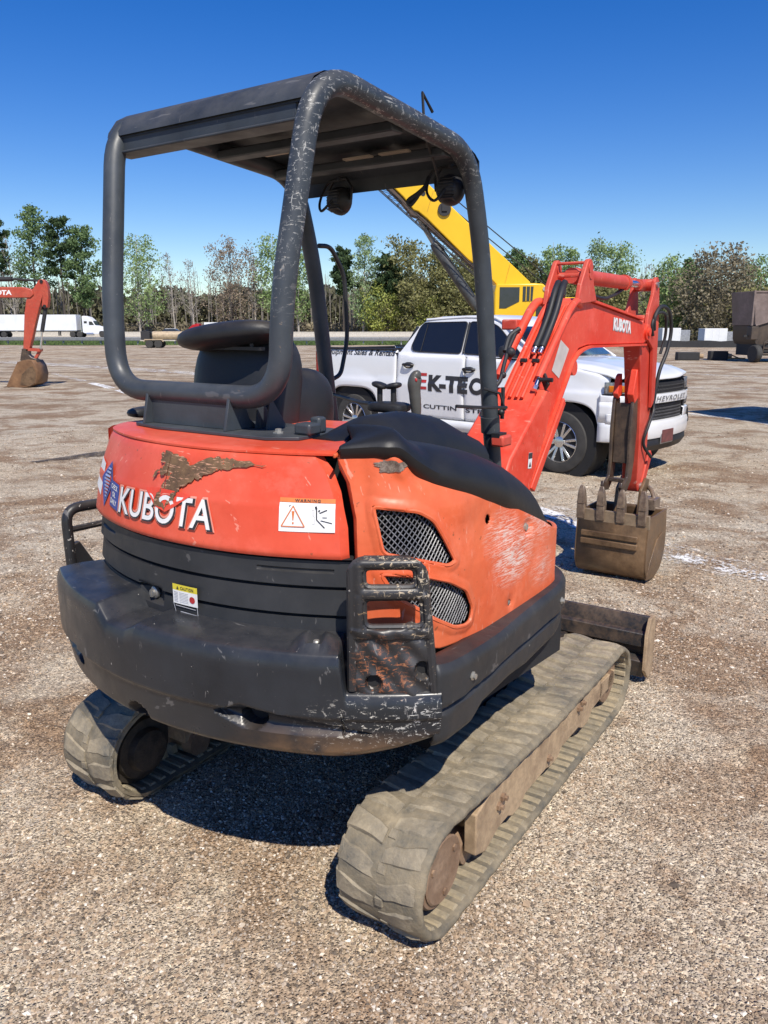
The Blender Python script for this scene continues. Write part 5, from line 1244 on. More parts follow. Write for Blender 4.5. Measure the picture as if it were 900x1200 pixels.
# door lettering
def ds(y0, z0, sl=0.0): return lambda x, y, l: (hw(z0 + y, y0 + x) + l, y0 + x, z0 + y + sl * x)
def put_text(txt, y0, z0, h, wd, bold, mat, par, shear=0.0, sl=0):
    v, f, w = text_mesh(txt, h, bold, shear, wd); v, f = refine(v, f, [h * k / 12 for k in range(1, 12)] + [c - z0 for c in (.98, 1.06, 1.10, 1.42, 1.50)]); m = M(); m.add([(hw(z0 + y, y0 + x) + .004, y0 + x, z0 + y + sl * x) for x, y in v], f)
    m2 = m.build('door_lettering', mat, par, ang=0); return m2
PUd = [o for o in PU.children if o.name.startswith('rear_door')][0]; PUf = [o for o in PU.children if o.name.startswith('front_door')][0]; PUb = [o for o in PU.children if o.name.startswith('bed_side')][0]
put_text('E', -2.43, .975, .235, .20, .02, K['red_decal'], PUd)
put_text('K-TE', -2.20, .955, .235, .72, .06, K['black_decal'], PUd, 0, -.01); put_text('CH', -1.45, .945, .235, .40, .06, K['black_decal'], PUf, 0, -.01)
put_text('804-TTT-', -2.36, .715, .085, .62, .02, K['black_decal'], PUd, .1) if False else put_text('CUTTIN', -2.30, .70, .060, .62, .02, K['black_decal'], PUd)
put_text('STE', -1.52, .69, .060, .30, .02, K['black_decal'], PUf)
put_text('Equipment Sales & Rentals', -4.42, 1.410, .115, 1.54, .02, K['black_decal'], PUb, .3)
# ================================================================ GROUND
def smooth(a, b, x): t = np.clip((x - a) / (b - a), 0, 1); return t * t * (3 - 2 * t)
_gr = np.random.default_rng(5); _w = [(_gr.uniform(-1, 1, 2), f, _gr.uniform(0, 6.28)) for f in (1.3, 2.1, 3.3, 5.2, 7.7, 11., 15.) for _ in range(4)]
def gh(x, y):
    h = 0
    for (d, f, p) in _w:
        n = math.hypot(*d); h = h + np.sin((d[0] * x + d[1] * y) / n * f + p) * .0045 / f ** .55
    r = np.hypot(x, y); h = h * smooth(60, 25, r) - .004
    # tyre and cleat marks pressed into the gravel
    def ruts(ax, ay, dx, dy, half, dep):
        L = math.hypot(dx, dy); ux, uy = dx / L, dy / L; s = (x - ax) * ux + (y - ay) * uy; t = (x - ax) * -uy + (y - ay) * ux
        m = smooth(half + .04, half - .02, np.abs(t)) * smooth(-.4, .2, s) * smooth(L + .4, L - .2, s); return m * (-.008 + dep * 1.5 * np.sin(s * 2 * PI / .125 + 1.2 * t))
    h = h + ruts(-2.6, 1.3, 1.0, 2.2, .16, .006) + ruts(-1.15, .9, -.35, 1.8, .15, .005) + ruts(2.1, .9, 1.6, 3.0, .16, .006) + ruts(3.2, 3.0, .3, 5, .15, .004)
    h = h - 2.3 * smooth(78, 96, y) * smooth(19, 27, x) * 1.0
    return h
rs = [0.0] + list(np.geomspace(.5, 14, 330)) + list(np.geomspace(14.4, 4000, 120)); NA = 720
# forward half is fine, the half behind the camera coarse
ang = np.concatenate([np.linspace(-R(42), R(42), 420, endpoint=False), np.linspace(R(42), 2 * PI - R(42), 120, endpoint=False)])
rs = np.array(rs[1:]); A, Q = np.meshgrid(ang, rs); X = Q * np.sin(A); Y = Q * np.cos(A); Z = gh(X, Y)
na = len(ang); nr = len(rs); co = np.stack([X, Y, Z], -1).reshape(-1, 3)
co = np.vstack([co, [[0, 0, 0]]]); i = np.arange(nr - 1)[:, None] * na; j = np.arange(na)[None]; j2 = (j + 1) % na
fq = np.stack([i + j, i + na + j, i + na + j2, i + j2], -1).reshape(-1, 4)
ft = np.stack([np.full(na, len(co) - 1), np.arange(na), (np.arange(na) + 1) % na], -1)
def np_mesh(name, co, quads, mat, tris=None, kind=None, smooth_=False):
    me = bpy.data.meshes.new(name); nq = len(quads); nt = 0 if tris is None else len(tris)
    me.vertices.add(len(co)); me.vertices.foreach_set('co', np.asarray(co, dtype=np.float32).ravel())
    lv = np.asarray(quads).ravel() if nq else np.zeros(0, int); tot = [np.full(nq, 4)]
    if nt: lv = np.concatenate([lv, np.asarray(tris).ravel()]); tot.append(np.full(nt, 3))
    tot = np.concatenate(tot).astype(int); st = np.concatenate([[0], np.cumsum(tot)[:-1]])
    me.loops.add(len(lv)); me.loops.foreach_set('vertex_index', lv.astype(np.int32)); me.polygons.add(len(tot)); me.polygons.foreach_set('loop_start', st.astype(np.int32))
    me.polygons.foreach_set('use_smooth', np.full(len(tot), smooth_)); me.update(calc_edges=True); me.validate(); me.materials.append(mat)
    o = bpy.data.objects.new(name, me); COL.objects.link(o)
    if kind: o['kind'] = kind
    return o
def ground_mat():
    n = N('gravel_ground'); v = n.obj
    n_dens = .85
    big = n.noise(.16, 6, .62); mid = n.noise(.75, 7, .68, dist=.4); fine = n.noise(9, 6, .7)
    stk = n.noise(1.0, 5, .6, n.map((.09, 1.1, 1)))                       # long driven streaks
    c = n.mix(n.ramp(big, .38, .62), (.54, .445, .325), (.58, .52, .42))
    c = n.mix(n.ramp(mid, .475, .59), c, (.30, .205, .13)); md2 = n.noise(2.6, 6, .7, dist=.3); c = n.mix(n.math('MULTIPLY', n.ramp(md2, .50, .63), .8), c, (.31, .215, .14)); c = n.mix(n.math('MULTIPLY', n.ramp(md2, .30, .42, 1, 0), .6), c, (.68, .575, .42))
    c = n.mix(n.math('MULTIPLY', n.ramp(mid, .30, .42, 1, 0), .7), c, (.50, .40, .29))
    far = n.ramp(n.sep()[1], 9, 30)
    c = n.mix(n.math('MULTIPLY', n.ramp(stk, .48, .62), n.math('MULTIPLY', far, .75)), c, (.22, .165, .115))
    c = n.mix(n.math('MULTIPLY', n.ramp(stk, .30, .42, 1, 0), n.math('MULTIPLY', far, .55)), c, (.44, .38, .31))
    c = n.mix(n.math('MULTIPLY', n.ramp(fine, .55, .8), .5), c, (.19, .145, .105))
    for sc, w in ((125, .95), (70, .6)):
        vc = n.voro(sc, out='Color'); s = n.sep(vc)
        k = n.mix(n.ramp(s[0], 0, 1), (.42, .40, .385), (1.62, 1.61, 1.57)); c = n.mix(n.math('MULTIPLY', n.ramp(s[1], .35, .45), w * n_dens), c, n.mix(1.0, c, k, 'MULTIPLY'))
    c = n.mix(1.0, c, n.mix(n.ramp(n.noise(28, 4, .7), .3, .7), (.72, .70, .68), (1.22, 1.22, 1.2)), 'MULTIPLY')
    d = n.voro(125); d2 = n.voro(60)
    n.set('Base Color', c); n.set('Roughness', .92); n.set('Specular IOR Level', .25)
    h = n.math('ADD', n.math('MULTIPLY', n.ramp(d, 0, .5, 1, 0), .5), n.math('ADD', n.math('MULTIPLY', n.ramp(d2, 0, .45, 1, 0), .6), n.math('MULTIPLY', mid, 1.2)))
    n.bump(h, 1.0, .016); return n.m
GM = ground_mat()
ground = np_mesh('gravel_ground', co, fq, GM, ft, 'structure', True)
# ---- loose stones, thickest near the camera
def stones(name, n, gen, size, mat):
    g = np.random.default_rng(len(name) + n); x, y = gen(g, n); s = size(g, n); z = gh(x, y)
    base = np.array([(1, 0, 0), (0, 1, 0), (-1, 0, 0), (0, -1, 0), (0, 0, 1), (0, 0, -1)], float); k = 6
    V = base[None] + g.normal(0, .24, (n, 6, 3)); V *= s[:, None, None] * np.stack([g.uniform(.7, 1.35, n), g.uniform(.7, 1.35, n), g.uniform(.45, .85, n)], -1)[:, None]
    a = g.uniform(0, 6.28, n); ca, sa = np.cos(a)[:, None], np.sin(a)[:, None]; vx = V[..., 0] * ca - V[..., 1] * sa; vy = V[..., 0] * sa + V[..., 1] * ca
    V = np.stack([vx + x[:, None], vy + y[:, None], V[..., 2] + z[:, None] + s[:, None] * .22], -1).reshape(-1, 3)
    F = np.array([(0, 1, 4), (1, 2, 4), (2, 3, 4), (3, 0, 4), (1, 0, 5), (2, 1, 5), (3, 2, 5), (0, 3, 5)]); F = (F[None] + (np.arange(n) * 6)[:, None, None]).reshape(-1, 3)
    return np_mesh(name, V, np.zeros((0, 4), int), mat, F, 'stuff')
def stone_mat():
    n = N('loose_stone'); r = n.island()
    q = n.n.new('ShaderNodeValToRGB'); n.l.new(r, q.inputs[0]); e = q.color_ramp.elements; e[0].position = 0; e[0].color = (.10, .078, .058, 1); e[1].position = 1; e[1].color = (.78, .71, .60, 1)
    for p, c in ((.2, (.20, .165, .13)), (.4, (.34, .26, .18)), (.6, (.46, .365, .265)), (.8, (.37, .335, .29)), (.92, (.60, .53, .43))):
        a = e.new(p); a.color = (c[0] * 1.05, c[1] * .98, c[2] * .90, 1)
    n.set('Base Color', q.outputs[0]); n.set('Roughness', .85); return n.m
SM = stone_mat()
def fan(r0, r1, pw):
    def g_(g, n):
        r = r0 * (r1 / r0) ** (g.uniform(0, 1, n) ** pw); a = g.uniform(-R(30), R(30), n); x = r * np.sin(a); y = r * np.cos(a); return x + g.normal(0, .01, n), y
    return g_
def clump(g, n, r0, r1, pw):
    x, y = fan(r0, r1, pw)(g, n * 2); f = np.sin(x * 2.1 + 1) + np.sin(y * 1.7 - x * 1.3 + 2) + np.sin(x * 4.3 + y * 3.1) * .7; k = g.uniform(-2.6, 2.2, n * 2) < f; x, y = x[k][:n], y[k][:n]; return x, y
def stone_field(name, n, r0, r1, pw, s0, s1):
    def gen(g, n_):
        x, y = clump(g, n_, r0, r1, pw); m_ = n_ - len(x)
        if m_ > 0: a, b = fan(r0, r1, pw)(g, m_); x, y = np.concatenate([x, a]), np.concatenate([y, b])
        return x, y
    return stones(name, n, gen, lambda g, n_: s0 * (s1 / s0) ** (g.uniform(0, 1, n_) ** 2.2), SM)
stone_field('gravel_stones', 120000, 1.5, 6.5, .80, .0026, .0085)
stone_field('gravel_stones', 30000, 4.5, 16, .9, .005, .016)
stone_field('gravel_stones', 160, 2.0, 9, .9, .009, .016)

# ---- lines of white marking chalk, oil stain, verge, road
def ribbon(name, pts, w0, w1, mat, z=.006, n=40, kind='structure', seed=1):
    P_ = bez([(a, b, 0) for a, b in pts], max(4, n // max(1, len(pts) - 1))); m = M(); k = len(P_); rr = random.Random(seed)
    def f(i, j):
        t = (P_[min(i + 1, k - 1)] - P_[max(i - 1, 0)]).normalized(); w = (w0 + (w1 - w0) * i / (k - 1)); o = (j / 6 - .5) * w; x, y = P_[i].x - t.y * o, P_[i].y + t.x * o
        return (x, y, float(gh(x, y)) + z)
    m.grid(k, 7, f); return m.build(name, mat, None, ang=60, kind=kind)
def chalk(name, th, col=(.80, .79, .76)):
    n = N(name); a = n.noise(2.5, 7, .75); b = n.noise(30, 5, .75); s = n.math('ADD', n.math('MULTIPLY', a, .5), n.math('MULTIPLY', b, .5)); f = n.ramp(s, th, th + .045)
    t = n.n.new('ShaderNodeBsdfTransparent'); q = n.n.new('ShaderNodeMixShader'); n.l.new(f, q.inputs[0]); n.l.new(t.outputs[0], q.inputs[1]); n.l.new(n.b.outputs[0], q.inputs[2]); n.l.new(q.outputs[0], n.out.inputs[0])
    n.set('Base Color', col); n.set('Roughness', .95); return n.m
C1, C2, C3 = chalk('chalk_powder', .45), chalk('thin_chalk_powder', .505), chalk('faint_chalk_powder', .50, (.60, .54, .46))
for i, (p, w0, w1, mt) in enumerate([
    ([(-9.97, 27.4), (-8.0, 24.2), (-6.15, 21.15), (-5.0, 19.2)], .30, .26, C1), ([(-13.9, 33.6), (-9.97, 27.4)], .35, .3, C2),
    ([(-21.2, 44.6), (-17.1, 41.5), (-12.9, 37.9), (-7.6, 33.0), (-2.2, 26.2)], 1.6, .9, C2), ([(-33, 64.5), (-26.1, 64.0), (-18, 66)], 1.2, 1.0, C3), ([(-20, 49.5), (-16.8, 48.2), (-10.4, 44.6), (-4, 41)], 1.1, .8, C3),
    ([(-40, 76), (-20, 72), (-8, 70)], 1.4, 1.2, C3), ([(1.0, 9.2), (1.40, 8.48), (1.69, 7.87), (1.95, 7.31)], .20, .26, C1), ([(1.95, 7.31), (2.34, 6.78), (2.51, 6.41), (2.95, 5.70), (3.4, 5.0)], .28, .24, C2), ([(1.6, 8.2), (2.2, 7.0), (2.9, 5.8)], .6, .5, C3),
    ([(6.2, 18.5), (6.65, 17.7), (7.15, 16.85), (7.6, 15.5), (8.3, 13.5)], .22, .22, C2), ([(12.6, 33), (13.3, 31.8), (14.5, 30.0), (16, 28)], .4, .4, C2), ([(14, 57), (19.4, 55.7), (24.9, 52.4), (30, 50)], .8, .8, C3), ([(8, 26), (12, 24.5), (16, 22)], .5, .5, C3)]):
    ribbon('chalk_line', p, w0, w1, mt, z=.006 + .0015 * (i % 4), seed=i)
def stain_mat():
    n = N('damp_stain'); s = n.noise(6, 6, .7); 
    f = n.math('MULTIPLY', n.ramp(s, .40, .52), .8); t = n.n.new('ShaderNodeBsdfTransparent'); q = n.n.new('ShaderNodeMixShader'); n.l.new(f, q.inputs[0]); n.l.new(t.outputs[0], q.inputs[1]); n.l.new(n.b.outputs[0], q.inputs[2]); n.l.new(q.outputs[0], n.out.inputs[0])
    n.set('Base Color', (.065, .048, .034)); n.set('Roughness', .7); return n.m
SMT = stain_mat()
m = M(); pl = [(-5.02, 11.10), (-4.88, 11.02), (-4.60, 11.35), (-4.2, 11.62), (-3.8, 12.0), (-3.5, 12.3), (-3.6, 12.6), (-4.15, 12.38), (-4.5, 11.98), (-4.85, 11.42)]
m.add([(a, b, float(gh(a, b)) + .010) for a, b in pl], [tuple(range(len(pl)))]); m.build('oil_stain', SMT, None, ang=0, kind='structure')
G = simple('verge_grass_soil', (.060, .085, .025), .95, var=.5, sc=1.2, bump=.4)
m = M(); m.grid(60, 2, lambda i, j: (-95 + 150 * i / 59, (86 + 1.5 * math.sin(i * .7), 137)[j], .03 if -95 + 150 * i / 59 < 18 else -2.2)); 
grs = m.build('grass_verge', G, None, kind='structure')
_g = np.random.default_rng(31); n_ = 26000; gx = _g.uniform(-80, 17, n_); gy = 86 + (137 - 86) * _g.uniform(0, 1, n_) ** 1.6; hh = _g.uniform(.08, .30, n_); a = _g.uniform(0, PI, n_); w_ = .10
V = np.stack([np.stack([gx - np.cos(a) * w_, gy - np.sin(a) * w_, np.full(n_, .02)], -1), np.stack([gx + np.cos(a) * w_, gy + np.sin(a) * w_, np.full(n_, .02)], -1), np.stack([gx + _g.normal(0, .05, n_), gy, hh], -1)], 1).reshape(-1, 3)
np_mesh('verge_grass', V, np.zeros((0, 4), int), simple('verge_grass_blades', (.085, .13, .035), .9, var=.45, sc=.7), np.arange(n_ * 3).reshape(-1, 3), 'stuff')
m = M(); m.grid(30, 2, lambda i, j: (-130 + 150 * i / 29, (139, 158)[j], .05)); m.build('highway', simple('pale_concrete_road', (.34, .33, .31), .9, var=.1, sc=.4), None, kind='structure')
m = M(); m.grid(30, 2, lambda i, j: (-130 + 150 * i / 29, (144, 144.25)[j], .056)); m.build('road_marking', K['white_decal'], None, kind='structure')

# ================================================================ FAR THINGS
K['galv'] = simple('galvanised_steel', (.34, .35, .35), .5, .5, var=.15)
K['white_pnt'] = simple('white_trailer_paint', (.74, .75, .76), .45, var=.08, sc=.6)
K['far_black'] = simple('black_running_gear', (.025, .025, .027), .7)
K['red_pnt'] = simple('red_cab_paint', (.42, .012, .016), .3)
K['far_glass'] = simple('cab_glass', (.03, .035, .04), .1)
K['rail_tan'] = simple('tan_barrier', (.45, .42, .36), .8)
def simple_wheel(par, x, y, r, w, ax=(0, 1, 0), nm='wheel', off=None):
    m = M(); m.lathe([(r * .55, -w / 2), (r * .9, -w / 2), (r, -w / 2 + .04), (r, w / 2 - .04), (r * .9, w / 2), (r * .55, w / 2)], (x, y, r + (off or 0)), ax, 20); wv = m.build(nm, K['tyre'], par)
    m = M(); m.lathe([(r * .56, -w / 2 + .01), (r * .5, -w / 2 + .05), (r * .2, -w / 2 + .02), (0, -w / 2 + .02)], (x, y, r + (off or 0)), ax, 16); m.lathe([(r * .56, w / 2 - .01), (r * .5, w / 2 - .05), (0, w / 2 - .03)], (x, y, r + (off or 0)), ax, 16); m.build('rim', K['alloy'], wv)
    return wv
def semi(loc, rz, cabmat, label, L=16.0, group=None, cab_only=False):
    # local: nose towards +x, near side -y
    S = empty('semi_truck', loc, rz, label, 'truck', group)
    m = M(); m.bb(-L, 0, -1.28, 1.28, 1.25, 4.05); tr = m.build('trailer_body', K['white_pnt'], S, bevel=.03)
    m = M()
    for k in range(26): x = -L + .3 + k * (L - .6) / 25; m.bb(x - .02, x + .02, -1.30, -1.28, 1.35, 3.95)
    m.build('side_rib', K['white_pnt'], tr)
    m = M(); m.bb(-L, 0, -1.30, -1.27, 1.15, 1.27); m.build('bottom_rail', K['galv'], tr)
    for x in (-L + 1.2, -L + 2.5): simple_wheel(S, x, -1.0, .50, .55); simple_wheel(S, x, 1.0, .50, .55)
    m = M(); m.bb(-L + .6, -L + 3.1, -.5, .5, .6, 1.15); m.bb(-3.6, -3.4, -.9, -.8, .35, 1.2); m.bb(-3.3, -3.1, -.9, -.8, .35, 1.2); m.bb(-3.7, -3.0, -.92, -.78, .3, .36); m.build('landing_gear', K['far_black'], S)
    m = M(); m.bb(-1.6, 5.4, -.5, .5, .62, .98); m.build('tractor_chassis', K['far_black'], S)
    m = M(); m.py([(1.0, .95), (1.0, 3.75), (1.3, 3.85), (2.2, 3.62), (2.95, 2.95), (3.35, 2.15), (3.9, 2.0), (5.0, 1.80), (5.45, 1.55), (5.55, .75), (4.95, .60), (4.92, .95), (4.75, 1.12), (4.2, 1.12), (4.02, .95), (3.95, .62), (2.6, .6), (1.3, .75)], -1.15, 1.15)
    cb = m.build('tractor_cab', cabmat, S, bevel=.06)
    m = M(); m.py([(2.28, 2.2), (2.28, 2.85), (2.82, 2.82), (3.22, 2.2)], -1.165, -1.15); m.py([(1.35, 2.5), (1.35, 2.9), (1.9, 2.9), (1.9, 2.5)], -1.165, -1.15); m.build('cab_window', K['far_glass'], cb)
    m = M(); m.add([(2.98, -1.0, 2.92), (2.98, 1.0, 2.92), (3.36, 1.0, 2.18), (3.36, -1.0, 2.18)], [(0, 1, 2, 3)]); m.xf(lambda p: p + Vector((.03, 0, .02))); m.build('windscreen', K['far_glass'], cb, ang=0)
    m = M(); m.cyl((.72, -1.0, .9), (.72, -1.0, 4.0), .08); m.build('exhaust_stack', K['chrome'], S)
    m = M(); m.cyl((1.7, -1.0, .62), (3.0, -1.0, .62), .28); m.build('fuel_tank', K['alloy'], S)
    for x in (-.9, .35, 4.48): simple_wheel(S, x, -.98, .50, .5 if x < 4 else .3); simple_wheel(S, x, .98, .50, .5 if x < 4 else .3)
    return S
semi((-56.3, 150.5, .05), 0, K['white_pnt'], 'white semi-trailer truck with white cab on the highway at left')
semi((-33.6, 153.5, -1.3), PI, K['red_pnt'], 'white semi-trailer with red cab seen over the excavator seat', L=15)
# highway guard rail
Sg = empty('guard_rail', (0, 0, 0), 0, 'low grey guard rail along the grass verge at left', 'guard rail')
m = M()
for z in (.50, .60, .70): m.tube([(-75, 88.5, z + .02), (-45, 87.5, z + .02), (-10, 86.5, z + .02), (16, 86, z + .02)], .05, 6)
m.grid(20, 2, lambda i, j: (-75 + 91 * i / 19, 88.5 - 2.5 * i / 19 + .03, (.45, .78)[j])); m.build('rail_beam', K['galv'], Sg)
for k in range(46):
    x = -75 + 91 * k / 45; m = M(); m.bb(x - .07, x + .07, 88.52 - 2.5 * k / 45, 88.70 - 2.5 * k / 45, 0, .75); m.build('post', K['galv'], Sg)
Sb = empty('road_barrier', (0, 0, 0), 0, 'long pale barrier wall behind the highway under the trees', 'barrier')
m = M(); m.prism([(-.35, 0), (-.3, .2), (-.12, .45), (-.1, .95), (.1, .95), (.12, .45), (.3, .2), (.35, 0)], -100, 22, lambda u, v, w: (w, 161 + u, v + .05)); m.build('barrier_wall', K['rail_tan'], Sb)
# cars and van on the highway
def car(loc, rz, mat, label, pick=False):
    S = empty('car', loc, rz, label, 'car'); m = M()
    m.loft([[(x, -hw_, z0), (x, -hw_, z1), (x, hw_, z1), (x, hw_, z0)] for x, hw_, z0, z1 in ((-2.3, .78, .4, .9), (-2.2, .88, .3, 1.0), (1.2, .9, .28, .98), (2.1, .85, .3, .85), (2.3, .75, .4, .7))]); b = m.build('body', mat, S, bevel=.05)
    m = M(); m.loft([[(x, -w2, .95), (x, -w2 * .85, z1), (x, w2 * .85, z1), (x, w2, .95)] for x, w2, z1 in ((-2.1, .85, 1.05), (-1.6, .85, 1.5), (.0, .85, 1.55), (.4, .85, 1.45), (1.15, .82, 1.0))]); m.build('cabin', K['far_glass'], b)
    m = M(); m.bb(-1.5, .2, -.70, .70, 1.50, 1.575); m.build('roof', mat, b, bevel=.03)
    for x in (-1.4, 1.4):
        for y in (-.8, .8): simple_wheel(S, x, y, .33, .22)
car((-37.6, 146, .06), 0, K['white_pnt'], 'white car driving on the highway behind the tan equipment trailer')
car((19.5, 142, .3), 0, K['white_pnt'], 'white car on the highway half hidden behind the pickup bed rail')
# tan tank trailer
S = empty('tank_trailer', (-21.2, 75.5, 0), R(4), 'small tan tank trailer with twin wheels on the far side of the lot', 'trailer')
m = M(); m.bb(-1.3, 1.9, -.75, .75, .62, .72); m.beam((1.9, 0, .65), (3.4, 0, .62), .12, .12); m.build('trailer_frame', K['rail_tan'], S)
tanp = simple('tan_paint', (.44, .34, .22), .5)
m = M(); m.cyl((-.2, 0, 1.12), (2.6, 0, 1.12), .38, n=20); m.ball((-.2, 0, 1.12), (.12, .38, .38)); m.ball((2.6, 0, 1.12), (.12, .38, .38)); m.build('tank', tanp, S)
m = M(); m.bb(-1.25, -.45, -.6, .6, .72, 1.5); m.bb(-1.0, -.7, -.62, .3, 1.5, 1.62); m.build('pump_engine', K['far_black'], S, bevel=.05)
m = M(); m.py([(-.95, .55), (-.85, .80), (.75, .80), (.85, .55), (.78, .55), (.7, .72), (-.8, .72), (-.88, .55)], -.98, -.70); m.build('mudguard', tanp, S)
for x in (-.45, .35):
    for y in (-.85, .85): simple_wheel(S, x, y, .36, .22)
m = M(); m.bb(3.2, 3.3, -.05, .05, 0, .6); m.build('jack_stand', K['far_black'], S)
S = empty('trailer_tongue', (-15.6, 73, 0), 0, 'low dark trailer hitch with a red light beside the excavator headrest', 'trailer')
m = M(); m.bb(-1.2, 1.4, -.4, .4, .42, .56); m.bb(-.6, -.45, -.05, .05, 0, .9); m.beam((1.4, 0, .5), (4.5, 0, .5), 2.0, .14); m.build('hitch_frame', K['far_black'], S)
m = M(); m.bb(-.2, .4, -.45, -.38, .40, .50); m.build('tail_light', K['redlens'], S)
for y in (-1.0, 1.0): simple_wheel(S, 2.6, y, .36, .22)
# box trailers at right, on lower ground behind a dark silt fence
def boxt(x, y, w, h, label, cabn=False, mat=None):
    S = empty('box_trailer', (x, y, -2.28), R(-3), label, 'trailer', 'white trailers and containers along the far right edge')
    m = M(); m.bb(-w / 2, w / 2, -1.2, 1.2, 1.1, h); b = m.build('trailer_body', mat or K['white_pnt'], S, bevel=.03)
    m = M()
    for k in range(max(3, int(w / .6))): xx = -w / 2 + .15 + k * (w - .3) / (max(3, int(w / .6)) - 1); m.bb(xx - .02, xx + .02, -1.215, -1.2, 1.2, h - .1)
    m.build('side_rib', mat or K['white_pnt'], b)
    for xx in (-w / 2 + .8, w / 2 - .8): simple_wheel(S, xx, -.95, .5, .4); simple_wheel(S, xx, .95, .5, .4)
    m = M(); m.bb(-w / 2, w / 2, -.9, .9, .8, 1.1); m.build('chassis', K['far_black'], S)
    if cabn:
        m = M(); m.bb(-w / 2 + .4, -w / 2 + 1.5, -1.23, -1.2, 2.4, 3.4); m.bb(-w / 2 + .3, -w / 2 + .9, -1.23, -1.2, 1.3, 2.1); m.build('cab_window', K['far_glass'], b)
    return S
gm = simple('grey_container_paint', (.30, .31, .33), .6)
boxt(35.0, 100, 2.2, 4.05, 'narrow white trailer leftmost of the far right row'); boxt(37.8, 104, 1.9, 3.8, 'grey container standing left of the widest white trailer', mat=gm); boxt(40.4, 100, 2.7, 4.0, 'widest plain white trailer in the middle of the far right row')
boxt(43.6, 104, 1.8, 3.6, 'dark grey container between two white trailers', mat=gm); boxt(46.6, 100, 2.3, 4.15, 'white box truck with dark cab windows in the far right row', True); boxt(50.2, 100, 3.0, 4.0, 'white trailer rightmost of the far right row')
S = M(); S.grid(40, 2, lambda i, j: (22.5 + 40 * i / 39, 77.5 - .10 * i + .12 * math.sin(i * 1.3), (0, .62 + .05 * math.sin(i * 1.9))[j]))
sf = S.build('silt_fence', K['far_black'], None, ang=0, solid=.02); tag(sf, 'low black silt fence at the edge of the lot in front of the white trailers', 'fence')
# black counterweight blocks on the gravel
for k, (x, y, w) in enumerate(((17.6, 46.9, 1.25), (19.4, 47.0, 1.0))):
    S = empty('attachment_block', (x, y, 0), R(-6), ('black steel attachment block with a lug on the gravel, left of the pair', 'black steel block with brown forks on the gravel, right of the pair')[k], 'attachment', 'steel attachments left on the gravel')
    m = M(); m.bb(-w / 2, w / 2, -.3, .3, 0, .46 + .06 * k); m.build('block', K['far_black'], S, bevel=.04)
    m = M(); m.cyl((w / 2, -.15, .24), (w / 2 + .22, -.15, .24), .13, n=12); 
    if k: m.bb(w / 2, w / 2 + 1.0, -.2, -.1, .05, .14); m.bb(w / 2, w / 2 + .9, .1, .2, .05, .14); m.beam((w / 2, 0, .4), (w / 2 + .7, .1, .12), .06, .06)
    m.build('lug' if not k else 'fork', K['frame'], S)
# ---- hopper machine at the right edge
S = empty('dump_trailer', (20.1, 44, 0), R(6), 'rusty brown dump body on wheels cut off by the right edge', 'trailer')
rb = muddy('rust_brown_plate', (.13, .095, .078), (.25, .195, .175), .5, 1.2, .7, .2); rb2 = muddy('dark_brown_frame', (.05, .038, .03), (.11, .08, .055), .55, 1.5, .7, .2)
m = M(); m.py([(-.32, 3.75), (5.5, 3.72), (5.5, 3.0), (1.5, 2.42), (-.10, 1.95)], -.05, 2.3); bd = m.build('dump_body', rb, S, bevel=.02)
m = M(); m.bb(-.36, -.26, -.12, -.04, 1.95, 3.78); m.bb(-.30, 5.5, -.10, -.04, 3.68, 3.76); m.beam((-.1, -.09, 1.97), (1.5, -.09, 2.44), .06, .10); m.beam((1.5, -.09, 2.44), (5.5, -.09, 3.02), .06, .10); m.build('body_rib', rb, bd)
m = M(); m.py([(-.10, 1.93), (1.5, 2.40), (5.5, 2.98), (5.5, 1.0), (.1, .95), (-.05, 1.2)], 0, 2.2); m.build('frame_plate', rb2, S)
for k in range(4):
    x = .45 + k * 1.05; m = M(); pts = [(x - .1, -.25, .45), (x - .1, -.35, 1.05), (x + .35, -.35, 1.38), (x + .85, -.35, 1.38), (x + .78, -.35, 1.05), (x + .78, -.25, .45)]
    m.tube(pts, .045, 8); m.tube([(x - .1, -.35, 1.05), (x + .78, -.35, 1.05)], .04, 8); m.tube([(x - .1, -.3, .75), (x + .78, -.3, .75)], .04, 8); m.tube([(x - .1, -.25, .45), (x + .78, -.25, .45)], .045, 8); m.build('guard_cage', K['galv'] if False else rb2, S)
m = M(); m.bb(.1, 5.5, -.1, 2, .35, .95); m.bb(-.6, 0, .1, .2, 1.35, 1.45); m.build('chassis', K['far_black'], S)
simple_wheel(S, .02, -.1, .46, .34, (1, .12, 0)); simple_wheel(S, 1.9, .3, .58, .5); simple_wheel(S, 3.1, .3, .58, .5)
m = M(); m.bb(-.35, .05, -.2, .3, 1.2, 1.9); m.build('headboard', rb2, S, bevel=.03)
# ---- unseen box trailer added off to the right to shadow the gravel in view
S = empty('box_trailer', (7.62, 15.32, 0), R(31), 'unseen grey box trailer added right of the pickup to cast a shadow', 'trailer')
m = M(); m.bb(0, 2.5, -6, 0, 1.0, 3.6); b = m.build('trailer_body', gm, S, bevel=.02)
m = M()
for k in range(16): m.bb(-.02, 0, -.3 - k * .36, -.24 - k * .36, 1.1, 3.5)
m.build('side_rib', gm, b)
m = M(); m.bb(.2, 2.3, -5.9, -.1, .75, 1.0); m.bb(.3, .5, -.4, -.2, 0, .8); m.bb(2.0, 2.2, -.4, -.2, 0, .8); m.build('chassis', K['far_black'], S)
for x, y in ((.3, -4.6), (2.2, -4.6), (.3, -5.5), (2.2, -5.5)): simple_wheel(S, x, y, .40, .3, (1, 0, 0))

